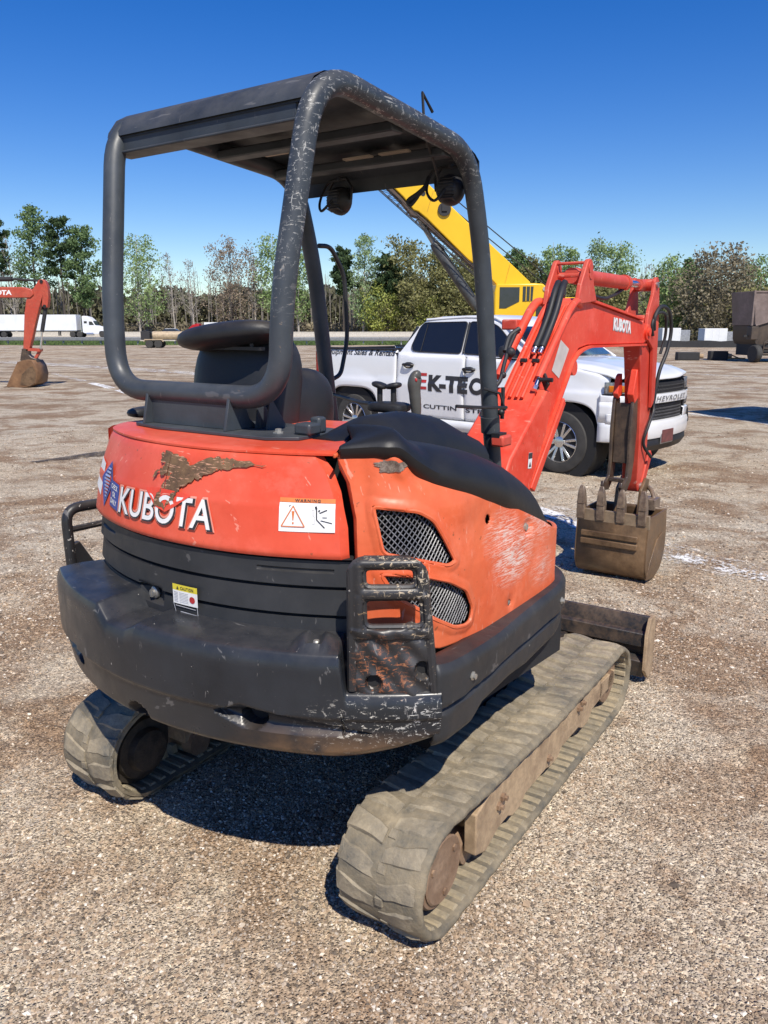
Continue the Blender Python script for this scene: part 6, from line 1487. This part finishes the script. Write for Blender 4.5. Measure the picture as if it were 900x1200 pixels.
# ---- orange-red excavator at the left edge
fe_o = muddy('faded_red_orange_paint', (.46, .055, .028), (.50, .10, .055), .5, 3, .55, .1); 
FX = empty('excavator', (-11.3, 25.8, 0), 0, 'red excavator arm with a rusty bucket resting on the gravel at the left edge', 'excavator')
ox = 11.3
def fpoly(pts): return [(x + ox, z) for x, z in pts]
m = M(); m.py(fpoly([(-10.96, 3.03), (-10.84, 3.18), (-10.76, 3.29), (-10.66, 3.32), (-10.56, 3.27), (-10.50, 3.10), (-10.50, 2.76), (-10.56, 2.47), (-10.66, 2.44), (-10.74, 2.51), (-10.70, 2.75), (-10.84, 2.40), (-10.98, 2.0), (-11.12, 1.56), (-11.26, 1.17), (-11.46, 1.15), (-11.38, 1.7), (-11.30, 2.3), (-11.20, 2.70), (-11.08, 2.86)]), -.10, .10); fa = m.build('arm', fe_o, FX, bevel=.015)
m = M()
for x, z in ((-10.67, 3.25), (-10.64, 2.50), (-11.0, 2.90)): m.cyl((x + ox, -.13, z), (x + ox, .13, z), .05)
m.build('pivot_pin', K['dark'], fa)
m = M(); m.py(fpoly([(-16.2, 1.35), (-15.6, 1.9), (-14.4, 2.85), (-13.6, 3.08), (-11.25, 3.08), (-10.98, 3.0), (-10.93, 2.86), (-11.05, 2.76), (-13.3, 2.76), (-14.2, 2.50), (-15.4, 1.5), (-15.9, 1.1)]), -.14, .14); fb_ = m.build('boom', fe_o, FX, bevel=.02)
v, f, w = text_mesh('KUBOTA', .15, .04, .1, .95); m = M(); m.add([(-11.62 + ox - .95 + x, -.1425, 2.84 + y) for x, y in v], f); m.build('boom_lettering', K['white_decal'], fb_, ang=0)
m = M(); m.cyl((-13.8 + ox, 0, 3.30), (-11.62 + ox, 0, 3.33), .075); m.cyl((-11.62 + ox, 0, 3.33), (-10.7 + ox, 0, 3.27), .035); m.py(fpoly([(-13.95, 3.0), (-13.85, 3.36), (-13.7, 3.36), (-13.6, 3.0)]), -.1, .1); m.build('arm_cylinder', K['far_black'], FX)
m = M(); m.cyl((-10.65 + ox, 0, 2.48), (-10.84 + ox, 0, 1.72), .06); m.build('bucket_cylinder', K['far_black'], FX)
m = M(); m.cyl((-10.84 + ox, 0, 1.72), (-10.94 + ox, 0, 1.17), .03); m.build('cylinder_rod', K['chrome'], FX)
m = M(); m.beam((-11.36 + ox, -.1, 1.18), (-10.92 + ox, -.1, 1.15), .04, .09); m.beam((-11.36 + ox, .1, 1.18), (-10.92 + ox, .1, 1.15), .04, .09); m.beam((-10.94 + ox, 0, 1.16), (-11.16 + ox, 0, .84), .10, .08); m.build('bucket_link', fe_o, FX)
m = M(); m.py(fpoly([(-11.49, 1.20), (-11.27, 1.20), (-11.30, 1.02), (-11.20, .93), (-11.05, .88), (-11.04, .75), (-11.50, .72), (-11.58, .84)]), -.12, .12); m.build('bucket_ear', K['thumb'], FX, bevel=.02)
fsec = [(-11.52, .80), (-11.30, .86), (-11.08, .84), (-10.98, .66), (-10.94, .41), (-11.0, .14), (-11.2, .03), (-11.55, .0), (-11.95, .03)]
m = M(); m.grid(len(fsec), 2, lambda i, j: (fsec[i][0] + ox, (-.42, .42)[j], fsec[i][1])); fbk = m.build('bucket', muddy('rusty_bucket', (.13, .065, .03), (.26, .14, .065), .5, 4, .7, .2), FX, solid=.02)
for y in (-.44, .42): m = M(); m.py(fpoly(fsec), y, y + .02); m.build('bucket_side', fbk.data.materials[0], fbk)
m = M(); m.py(fpoly([(-11.5, .1), (-11.2, .04), (-11.02, .16), (-10.97, .45), (-11.05, .66), (-11.2, .62), (-11.42, .4)]), -.455, -.44); m.build('side_wear_plate', K['bucket'], fbk)
for k in range(4): m = M(); y = -.38 + k * .25; m.loft([[(-11.90 + ox, y - .05, .0), (-11.90 + ox, y + .05, .0), (-11.90 + ox, y + .05, .05), (-11.90 + ox, y - .05, .05)], [(-12.06 + ox, y - .03, .0), (-12.06 + ox, y + .03, .0), (-12.06 + ox, y + .03, .02), (-12.06 + ox, y - .03, .02)]]); m.build('tooth', K['tooth'], fbk)
m = M(); m.bb(-6.7, -4.3, -.95, .95, .85, 1.75); m.build('house', fe_o, FX, bevel=.12)
m = M(); m.bb(-6.0, -4.7, -.9, .2, 1.75, 2.9); m.build('cab', K['far_glass'], FX, bevel=.08)
m = M(); m.bb(-6.05, -4.65, -.95, .25, 2.9, 3.0); m.build('cab_roof', fe_o, FX, bevel=.04)
for y in (-.85, .85):
    m = M(); m.py([(-6.9, .3), (-6.75, .08), (-6.5, 0), (-3.9, 0), (-3.65, .08), (-3.5, .3), (-3.6, .5), (-3.9, .62), (-6.5, .66), (-6.8, .55)], y - .22, y + .22); m.build('rubber_track', K['track'], FX, bevel=.03)

# ---- yellow crane behind the pickup
K['yellow'] = simple('crane_yellow', (.78, .47, .012), .35, var=.08, sc=.8)
K['dkgrey'] = simple('dark_cylinder_paint', (.05, .055, .06), .4)
CR = empty('mobile_crane', (4.2, 26, 0), 0, 'yellow mobile crane with raised boom standing behind the white pickup', 'crane'); cx = -4.2
def cpoly(p): return [(x + cx, z) for x, z in p]
bd0 = Vector((4.50, 3.20)); 
m = M(); m.py(cpoly([(-1.05, 7.20), (-.80, 7.45), (.30, 7.02), (.99, 6.41), (2.81, 4.77), (4.56, 3.22), (4.5, 3.05), (3.55, 3.10), (2.99, 3.63), (2.60, 3.89), (1.30, 5.10), (1.04, 5.30), (.90, 5.34), (.58, 5.72), (-.07, 6.31)]), -.35, .35); cb = m.build('boom_base', K['yellow'], CR, bevel=.03)
m = M(); m.py(cpoly([(-.07, 6.27), (.58, 5.66), (.90, 5.28), (1.04, 5.24), (2.99, 3.56), (2.99, 3.49), (1.0, 5.17), (.84, 5.22), (.54, 5.57), (-.10, 6.18)]), -.30, .30); m.build('boom_underside_strip', simple('brown_underside', (.09, .06, .045), .7), cb)  # dark brown strip along the lower edge of the boom
m = M(); m.py(cpoly([(-1.00, 7.28), (-2.3, 8.35), (-2.15, 8.55), (-.82, 7.42)]), -.25, .25); m.build('boom_section', K['yellow'], cb, bevel=.02) if False else None
m = M(); m.cyl((1.84 + cx, -.42, 5.36), (1.84 + cx, -.35, 5.36), .20); m.bb(1.76 + cx, 1.92 + cx, -.46, -.35, 5.3, 5.5); m.build('boom_lamp', K['far_black'], cb)
m = M(); m.cyl((1.19 + cx, -.362, 5.81), (1.19 + cx, -.35, 5.81), .07); m.add([(.84 + cx, -.3525, 6.02), (.88 + cx, -.3525, 6.02), (.90 + cx, -.3525, 6.30), (.86 + cx, -.3525, 6.28)], [(0, 1, 2, 3)]); m.build('boom_hole', K['far_black'], cb)
for (a, b) in (((1.50, 5.90), (1.32, 5.30)), ((2.90, 4.66), (2.72, 3.84)), ((3.9, 3.75), (3.75, 3.15))):
    m = M(); m.beam((a[0] + cx, -.354, a[1]), (b[0] + cx, -.354, b[1]), .012, .03, (0, 1, 0)); m.build('weld_seam', simple('ochre_seam', (.45, .26, .02), .5), cb)
m = M(); m.tube([(1.0 + cx, .0, 5.28), (1.62 + cx, 0, 4.31)], .085, 14); m.build('cylinder_rod', simple('grey_chrome_rod', (.30, .31, .31), .3, .6), CR)
m = M(); m.tube([(1.55 + cx, .0, 4.42), (1.62 + cx, 0, 4.31), (2.96 + cx, 0, 2.45)], [.13, .16, .16], 16); m.build('lift_cylinder', K['dkgrey'], CR)
m = M()
la = [Vector((-.75, 6.52)), Vector((2.93, 3.42))]; lb = [Vector((-.55, 6.58)), Vector((3.0, 3.60))]
for y in (-.55, -.25):
    for L_ in (la, lb): m.tube([(L_[0].x + cx, y, L_[0].y - .1), (L_[1].x + cx, y, L_[1].y - .1)], .015, 6)
for k in range(13):
    t = k / 13; t2 = (k + 1) / 13; a = la[0].lerp(la[1], t); b = lb[0].lerp(lb[1], t2); c = la[0].lerp(la[1], t2)
    for y in (-.55, -.25): m.tube([(a.x + cx, y, a.y - .1), (b.x + cx, y, b.y - .1)], .008, 5); m.tube([(b.x + cx, y, b.y - .1), (c.x + cx, y, c.y - .1)], .012, 5)
m.build('lattice_extension', K['far_black'], CR)
m = M()
for a, b in (((.2, 7.2), (5.6, 3.12)), ((.0, 7.0), (5.3, 3.05))): m.tube([(a[0] + cx, -.2, a[1]), ((a[0] + b[0]) / 2 + cx, -.2, (a[1] + b[1]) / 2 - .05), (b[0] + cx, .2, b[1])], .018, 5)
m.build('hoist_rope', K['far_black'], CR)
m = M(); m.py(cpoly([(3.40, 3.14), (4.56, 3.16), (4.80, 3.14), (4.99, 3.0), (5.05, 2.62), (5.05, 2.0), (3.35, 2.0), (3.35, 2.9)]), -1.1, -.15); cc = m.build('operator_cab', K['yellow'], CR, bevel=.04)
m = M(); m.py(cpoly([(3.50, 3.04), (4.10, 3.04), (4.10, 2.62), (3.70, 2.42), (3.50, 2.42)]), -1.115, -1.09); m.py(cpoly([(4.20, 3.06), (4.52, 3.06), (4.50, 2.64), (4.20, 2.62)]), -1.115, -1.09); m.build('cab_window', K['far_glass'], cc)
m = M()
for x in (4.30, 4.42): m.bb(x + cx - .01, x + cx + .01, -1.125, -1.11, 2.63, 3.06)
m.build('window_bar', K['yellow'], cc)
m = M(); m.cyl((4.87 + cx, -1.13, 2.99), (4.87 + cx, -1.09, 2.99), .07); m.build('cab_lamp', K['rail_tan'], cc)
m = M(); m.bb(4.62 + cx, 5.05 + cx, -1.115, -1.09, 2.05, 2.54); m.build('grille_panel', K['far_black'], cc)
m = M(); m.bb(5.05 + cx, 5.42 + cx, -.9, .8, 2.86, 3.16); m.cyl((5.35 + cx, -.9, 2.9), (5.35 + cx, .8, 2.9), .22); m.build('winch', K['far_black'], CR)
m = M(); m.bb(3.2 + cx, 6.0 + cx, -.95, .95, 1.55, 2.3); m.bb(5.4 + cx, 6.0 + cx, -1.0, 1.0, 1.6, 2.75); m.build('turntable', K['yellow'], CR, bevel=.05)
m = M(); m.bb(1.2 + cx, 6.0 + cx, -.8, .8, .75, 1.25); m.cyl((4.4 + cx, 0, 1.2), (4.4 + cx, 0, 1.8), .8); m.bb(1.0 + cx, 1.6 + cx, -1.1, 1.1, .9, 1.3); m.build('carrier', K['yellow'], CR, bevel=.04)
for x in (2.0, 5.6):
    for y in (-1.05, 1.05): simple_wheel(CR, x + cx, y, .75, .55)
# ================================================================ TREES
def leafmat(name, a, b, rough=.8):
    a = tuple(q * 1.18 for q in a); b = tuple(min(.6, q * 1.12) for q in b)
    n = N(name); r = n.island(); q = n.mix(n.ramp(r, 0, 1), a, b); f = n.noise(.35, 4, .6); q = n.mix(n.math('MULTIPLY', n.ramp(f, .4, .7), .45), q, tuple(x * .55 for x in a))
    n.set('Base Color', q); n.set('Roughness', rough); n.set('Specular IOR Level', .15)
    t = n.n.new('ShaderNodeBsdfTranslucent'); n.l.new(q, t.inputs[0]); s = n.n.new('ShaderNodeMixShader'); s.inputs[0].default_value = .35; n.l.new(n.b.outputs[0], s.inputs[1]); n.l.new(t.outputs[0], s.inputs[2]); n.l.new(s.outputs[0], n.out.inputs[0]); return n.m
LM = {'pine': leafmat('pine_needles', (0.052, 0.088, 0.042), (0.114, 0.166, 0.070)), 'pinelight': leafmat('young_pine_needles', (0.105, 0.175, 0.070), (0.245, 0.333, 0.149)), 'green': leafmat('spring_leaves', (0.175, 0.263, 0.096), (0.385, 0.490, 0.210)),
      'poplar': leafmat('pale_spring_leaves', (0.193, 0.280, 0.131), (0.403, 0.507, 0.263)), 'bare': leafmat('bare_twigs', (0.228, 0.201, 0.175), (0.420, 0.385, 0.333)), 'brown': leafmat('reddish_buds', (.22, .17, .12), (.42, .34, .25)),
      'olive': leafmat('olive_budding_leaves', (.16, .165, .062), (.35, .33, .15)), 'bigbrown': leafmat('brown_budding_leaves', (.17, .15, .10), (.36, .31, .21)), 'yellow': leafmat('yellow_green_leaves', (0.228, 0.263, 0.061), (0.473, 0.507, 0.149)), 'wood': leafmat('woodland_brush', (.085, .088, .050), (.21, .20, .125))}
BM = {'dark': simple('dark_bark', (.07, .058, .048), .9, var=.3, sc=2), 'grey': simple('grey_bark', (.34, .31, .27), .9, var=.35, sc=2)}
KIND = {  # crown base, crown width factor, limbs, limb rise, twigs, leaves, leaf size, spread, bark
 'pine': dict(cb=.50, n=22, rise=.25, tw=5, lf=5200, ls=.21, sg=.42, bark='dark', shape='pine'), 'pinelight': dict(cb=.30, n=30, rise=.5, tw=5, lf=5600, ls=.20, sg=.50, bark='dark', shape='oval'),
 'green': dict(cb=.28, n=26, rise=1.3, tw=7, lf=4200, ls=.17, sg=.55, bark='grey', shape='round'), 'poplar': dict(cb=.15, n=34, rise=2.2, tw=6, lf=4600, ls=.17, sg=.45, bark='grey', shape='oval'),
 'bare': dict(cb=.30, n=26, rise=1.5, tw=9, lf=900, ls=.12, sg=.35, bark='grey', shape='oval'), 'brown': dict(cb=.30, n=30, rise=1.2, tw=10, lf=5000, ls=.15, sg=.45, bark='dark', shape='round'),
 'olive': dict(cb=.08, n=34, rise=1.0, tw=8, lf=7500, ls=.21, sg=.60, bark='dark', shape='round'), 'bigbrown': dict(cb=.10, n=44, rise=1.3, tw=11, lf=11000, ls=.20, sg=.65, bark='dark', shape='round'), 'yellow': dict(cb=.10, n=20, rise=1.1, tw=6, lf=3800, ls=.18, sg=.5, bark='grey', shape='oval')}
def quads(P_, size, g, mat, name, parent=None, kind=None):
    n = len(P_); a = g.normal(0, 1, (n, 3)); a /= np.linalg.norm(a, axis=1)[:, None]; b = g.normal(0, 1, (n, 3)); b -= a * (a * b).sum(1)[:, None]; b /= np.linalg.norm(b, axis=1)[:, None]
    s = (size * g.uniform(.55, 1.35, n))[:, None]; V = np.stack([P_ - a * s, P_ + b * s * .55, P_ + a * s, P_ - b * s * .55], 1).reshape(-1, 3)
    o = np_mesh(name, V, np.arange(n * 4).reshape(-1, 4), mat, None, kind); o.parent = parent; return o
def tree(x, y, H, W, kind, label, seed, name='tree', group=None, z0=0.0):
    k = KIND[kind]; rr = random.Random(seed); g = np.random.default_rng(seed); T = empty(name, (x, y, z0), rr.uniform(0, 6.28), label, 'tree', group)
    m = M(); lean = Vector((rr.uniform(-.04, .04), rr.uniform(-.04, .04), 0)) * H; r0 = max(.11, H * .0125)
    spine = [Vector((lean.x * t * t + rr.uniform(-.06, .06) * H * .06, lean.y * t * t + rr.uniform(-.06, .06) * H * .06, H * .97 * t)) for t in np.linspace(0, 1, 9)]
    m.tube(spine, [r0 * (1 - .88 * i / 8) for i in range(9)], 8)
    def sp(t): i = min(7, int(t * 8)); return spine[i].lerp(spine[i + 1], t * 8 - i)
    tips = []; wt = []
    for q in range(k['n']):
        u = (q + rr.random()) / k['n']; t = k['cb'] + (1 - k['cb']) * u * .97
        if k['shape'] == 'pine': R_ = W * .5 * (.35 + .75 * math.sin(PI * min(1, u * .85 + .12))) * rr.uniform(.6, 1.1)
        elif k['shape'] == 'oval': R_ = W * .5 * math.sin(PI * (u * .86 + .10)) ** .7 * rr.uniform(.65, 1.12)
        else: R_ = W * .5 * math.sqrt(max(.05, 1 - (u * 1.25 - .45) ** 2 * 1.15)) * rr.uniform(.7, 1.08)
        t0 = max(.08, t - R_ * k['rise'] / H * .9); a = q * 2.4 + rr.uniform(-.5, .5); s = sp(t0); e = sp(min(1, t)) + Vector((math.cos(a) * R_, math.sin(a) * R_, rr.uniform(-.2, .3))); e.z = min(e.z, H)
        mid = s.lerp(e, .5) + Vector((0, 0, -.12 * R_ if k['rise'] > .6 else .05)); bl = [s, s.lerp(mid, .55), mid, mid.lerp(e, .6), e]; lr = r0 * .34 * (1 - t * .55)
        m.tube(bl, [lr, lr * .8, lr * .6, lr * .4, lr * .15], 5); L = (e - s).length
        for w_ in range(k['tw']):
            f = .35 + .65 * (w_ + rr.random()) / k['tw']; p = bl[2].lerp(e, (f - .35) / .65) if f > .5 else s.lerp(mid, f * 1.6)
            d = Vector((rr.gauss(0, 1), rr.gauss(0, 1), rr.gauss(.35 + .35 * (k['rise'] > .6), .7))).normalized() * L * rr.uniform(.16, .38); te = p + d; te.z = min(te.z, H)
            m.tube([p, p.lerp(te, .5) + Vector((rr.uniform(-.05, .05), rr.uniform(-.05, .05), .04)), te], [lr * .3, lr * .2, .012], 3, caps=False); tips.append((p, te)); wt.append(1)
    m.build('trunk', BM[k['bark']], T, ang=60)
    n = int(k['lf'] * (1.5 if kind != 'bare' else 1.0)); ii = g.integers(0, len(tips), n); tt = g.uniform(.2, 1.15, n); A_ = np.array([tuple(a) for a, b in tips]); B_ = np.array([tuple(b) for a, b in tips])
    dens = g.uniform(0, 1, len(tips)) ** .6; ii = ii[g.uniform(0, 1, n) < dens[ii]]; tt = tt[:len(ii)]; n = len(ii)
    C_ = A_[ii] + (B_[ii] - A_[ii]) * tt[:, None] + g.normal(0, k['sg'] * min(1.2, W / 7), (n, 3)) * np.array([1, 1, .75]); C_ = C_[(C_[:, 2] < H * 1.01) & (C_[:, 2] > .3)]
    quads(C_, k['ls'] * 1.45, g, LM[kind], 'crown', T)
    return T
TREES = [(-67.7, 150.0, 18.5, 6.3, 'bare'), (-65.5, 140.0, 20.3, 4.4, 'pine'), (-58.5, 138.0, 21.7, 7.5, 'pinelight'), (-54.6, 140.0, 20.6, 5.4, 'pine'), (-50.9, 139.0, 18.9, 5.8, 'pinelight'), (-41.9, 140.0, 17.6, 9.0, 'green'), (-38.5, 150.0, 15.6, 3.8, 'bare'), (-35.2, 151.0, 14.5, 4.1, 'bare'), (-26.9, 145.0, 17.4, 10.6, 'brown'), (-23.6, 150.0, 15.0, 3.1, 'bare'), (-19.6, 146.0, 18.2, 6.7, 'green'), (-15.7, 150.0, 17.3, 5.3, 'green'), (-7.2, 146.0, 15.9, 4.6, 'pine'), (-3.5, 140.0, 17.9, 5.3, 'poplar'), (0.7, 142.0, 14.3, 4.5, 'pine'), (4.6, 135.0, 16.3, 10.9, 'olive'), (9.6, 138.0, 14.5, 8.6, 'olive'), (-0.4, 128.0, 8.8, 6.7, 'yellow'), (6.6, 126.0, 6.8, 6.6, 'yellow'), (14.6, 140.0, 13.6, 8.3, 'olive'), (22.0, 140.0, 14.9, 5.0, 'pinelight'), (27.0, 150.0, 16.7, 8.5, 'olive'), (29.9, 146.0, 18.9, 5.2, 'green'), (33.4, 146.0, 18.0, 4.9, 'green'), (36.2, 140.0, 19.3, 7.5, 'poplar'), (39.5, 138.0, 18.5, 7.2, 'green'), (29.1, 132.0, 11.6, 9.3, 'olive'), (36.1, 130.0, 10.4, 8.6, 'olive'), (43.9, 135.0, 14.5, 6.2, 'bare'), (46.0, 132.0, 15.3, 6.3, 'green'), (49.2, 134.0, 14.9, 5.1, 'pinelight'), (50.6, 125.0, 15.9, 13.6, 'bigbrown'), (58.4, 130.0, 14.8, 6.4, 'green'), (61.5, 126.0, 13.9, 6.8, 'green'), (54.5, 119.0, 9.6, 7.4, 'olive')]
TL = ['bare grey tree behind the pines at the far left edge', 'dark pine cut off by the left edge of the photo', 'tallest light green pine, left of the leaning dark pine', 'dark pine with tufted crown between two light green pines', 'slim light green pine above the white cab of the semi', 'forked spring-green tree just left of the canopy post', 'thin bare tree, first inside the canopy opening', 'thin bare tree left of the broad reddish-brown tree', 'broad round tree with reddish-brown buds above the seat', 'thin bare tree right of the broad reddish-brown tree', 'airy green tree left of the front canopy post', 'airy green tree partly behind the rear canopy post', 'dark pine just right of the handrail', 'tall pale spring tree left of the crane boom', 'dark pine behind the pale tall spring tree', 'broad olive tree under the crane boom', 'olive tree under the crane lift cylinder', 'short yellow-green tree at the wood edge above the pickup bed', 'short yellow-green tree above the pickup cab', 'olive tree behind the crane boom foot', 'light green pine right of the canopy post above the crane cab', 'broad olive tree behind the red boom lugs', 'slim green tree above the red boom, left one of two', 'slim green tree above the red boom, right one of two', 'tallest pale spring tree above the arm cylinder', 'full green tree at the left of the sky gap', 'low olive tree behind the arm cylinder', 'low olive tree right behind the top of the arm', 'bare grey tree at the right of the sky gap', 'green tree right of the bare grey tree', 'light green pine left of the widest brown tree', 'widest brown budding tree above the white trailers', 'green tree above the dump body', 'green tree cut off by the right edge', 'low olive tree in front of the widest brown tree']
NM = {'pine': 'pine_tree', 'pinelight': 'pine_tree', 'bare': 'bare_tree'}
for q, (t, lb) in enumerate(zip(TREES, TL)):
    k_ = max(1.0, 168 / t[1]) if t[0] < 24 else 1.12
    tree(t[0] * k_, t[1] * k_, 1.86 + (t[2] - 1.86) * k_, t[3] * k_, t[4], lb, 100 + q, NM.get(t[4], 'tree'), 'trees along the edge of the wood', 0.0 if t[0] < 24 else -2.2)
# the wood behind, one mass: trunks and brush
g = np.random.default_rng(77); rr = random.Random(77); m = M()
for k in range(480):
    x = rr.uniform(-125, 110); y = rr.uniform(176, 215); top = (10 + 6 * rr.random()) if x < -8 else (12 + 6 * rr.random()); z0 = 0 if x < 24 else -2.2
    r_ = rr.uniform(.07, .19); lx = rr.uniform(-.8, .8); m.tube([(x, y, z0), (x + lx * .4, y, top * .5), (x + lx, y, top)], [r_, r_ * .7, r_ * .2], 4, caps=False)
    for b in range(3):
        h = rr.uniform(.4, .9) * top; m.tube([(x + lx * h / top, y, h), (x + lx + rr.uniform(-1.6, 1.6), y, h + rr.uniform(.8, 2.6))], [r_ * .35, .02], 3, caps=False)
m.build('woodland_trunks', simple('woodland_bark', (.22, .20, .17), .95, var=.5, sc=.4), None, ang=0, kind='stuff')
n = 42000; x = g.uniform(-150, 125, n); y = g.uniform(196, 225, n); top = np.where(x < -8, 10.3 + 1.3 * np.sin(x * .31) + .8 * np.sin(x * .83 + 1), np.where(x < 20, 12.5, 13.5) + 1.6 * np.sin(x * .27) + np.sin(x * .9)); u = g.uniform(0, 1, n) ** 1.0
z = top * u - np.where(x > 24, 2.2, 0); quads(np.stack([x, y, z], -1), np.full(n, .85), g, LM['wood'], 'woodland_brush', None, 'stuff')
n = 20000; x = g.uniform(-6, 105, n); y = g.uniform(178, 195, n); top = 12.5 + 2.2 * np.sin(x * .33 + 1) + 1.2 * np.sin(x * .8); z = top * g.uniform(0, 1, n) ** .9 - np.where(x > 24, 2.2, 0)
quads(np.stack([x, y, z], -1), np.full(n, .50), g, LM['olive'], 'woodland_understorey', None, 'stuff')
n = 9000; x = g.uniform(-120, 24, n); y = g.uniform(176, 186, n); z = 2.6 * g.uniform(0, 1, n) ** 1.6 + .2
quads(np.stack([x, y, z], -1), np.full(n, .50), g, LM['bigbrown'], 'woodland_understorey', None, 'stuff')
bpy.data.objects.remove(_to, do_unlink=True)

# pieces that were modelled in one go and are separate things to pick apart
def split_loose(o):
    me = o.data; nv = len(me.vertices); par = list(range(nv))
    def find(a):
        while par[a] != a: par[a] = par[par[a]]; a = par[a]
        return a
    for e in me.edges:
        a, b = find(e.vertices[0]), find(e.vertices[1])
        if a != b: par[a] = b
    gr = {}
    for p in me.polygons: gr.setdefault(find(p.vertices[0]), []).append(p.index)
    if len(gr) < 2: return
    for k, (r_, fs) in enumerate(gr.items()):
        vs = sorted({v for f in fs for v in me.polygons[f].vertices}); mp = {v: i for i, v in enumerate(vs)}
        nm = bpy.data.meshes.new(o.name.split('.')[0]); nm.from_pydata([tuple(me.vertices[v].co) for v in vs], [], [[mp[v] for v in me.polygons[f].vertices] for f in fs])
        for mt in me.materials: nm.materials.append(mt)
        nm.shade_smooth(); nm.set_sharp_from_angle(angle=R(35))
        c = o.copy(); c.data = nm; COL.objects.link(c)
        if k == 0:
            for ch in list(o.children): ch.parent = c
    bpy.data.objects.remove(o, do_unlink=True)
SPLIT = {'bolt', 'bolt_hole', 'tie_down_hole', 'blade_end_plate', 'blade_arm', 'blade_stiffener', 'bracket_rib', 'window_divider', 'bucket_link', 'road_marking', 'pivot_pin', 'window_bar', 'sticker_figure', 'landing_gear', 'hoist_rope', 'bed_rail_cap', 'post_sleeve', 'cab_window', 'roof_cross_member', 'cylinder_lug', 'thumb_bracket'}
for o in [q for q in COL.objects if q.type == 'MESH' and q.name.split('.')[0] in SPLIT]: split_loose(o)
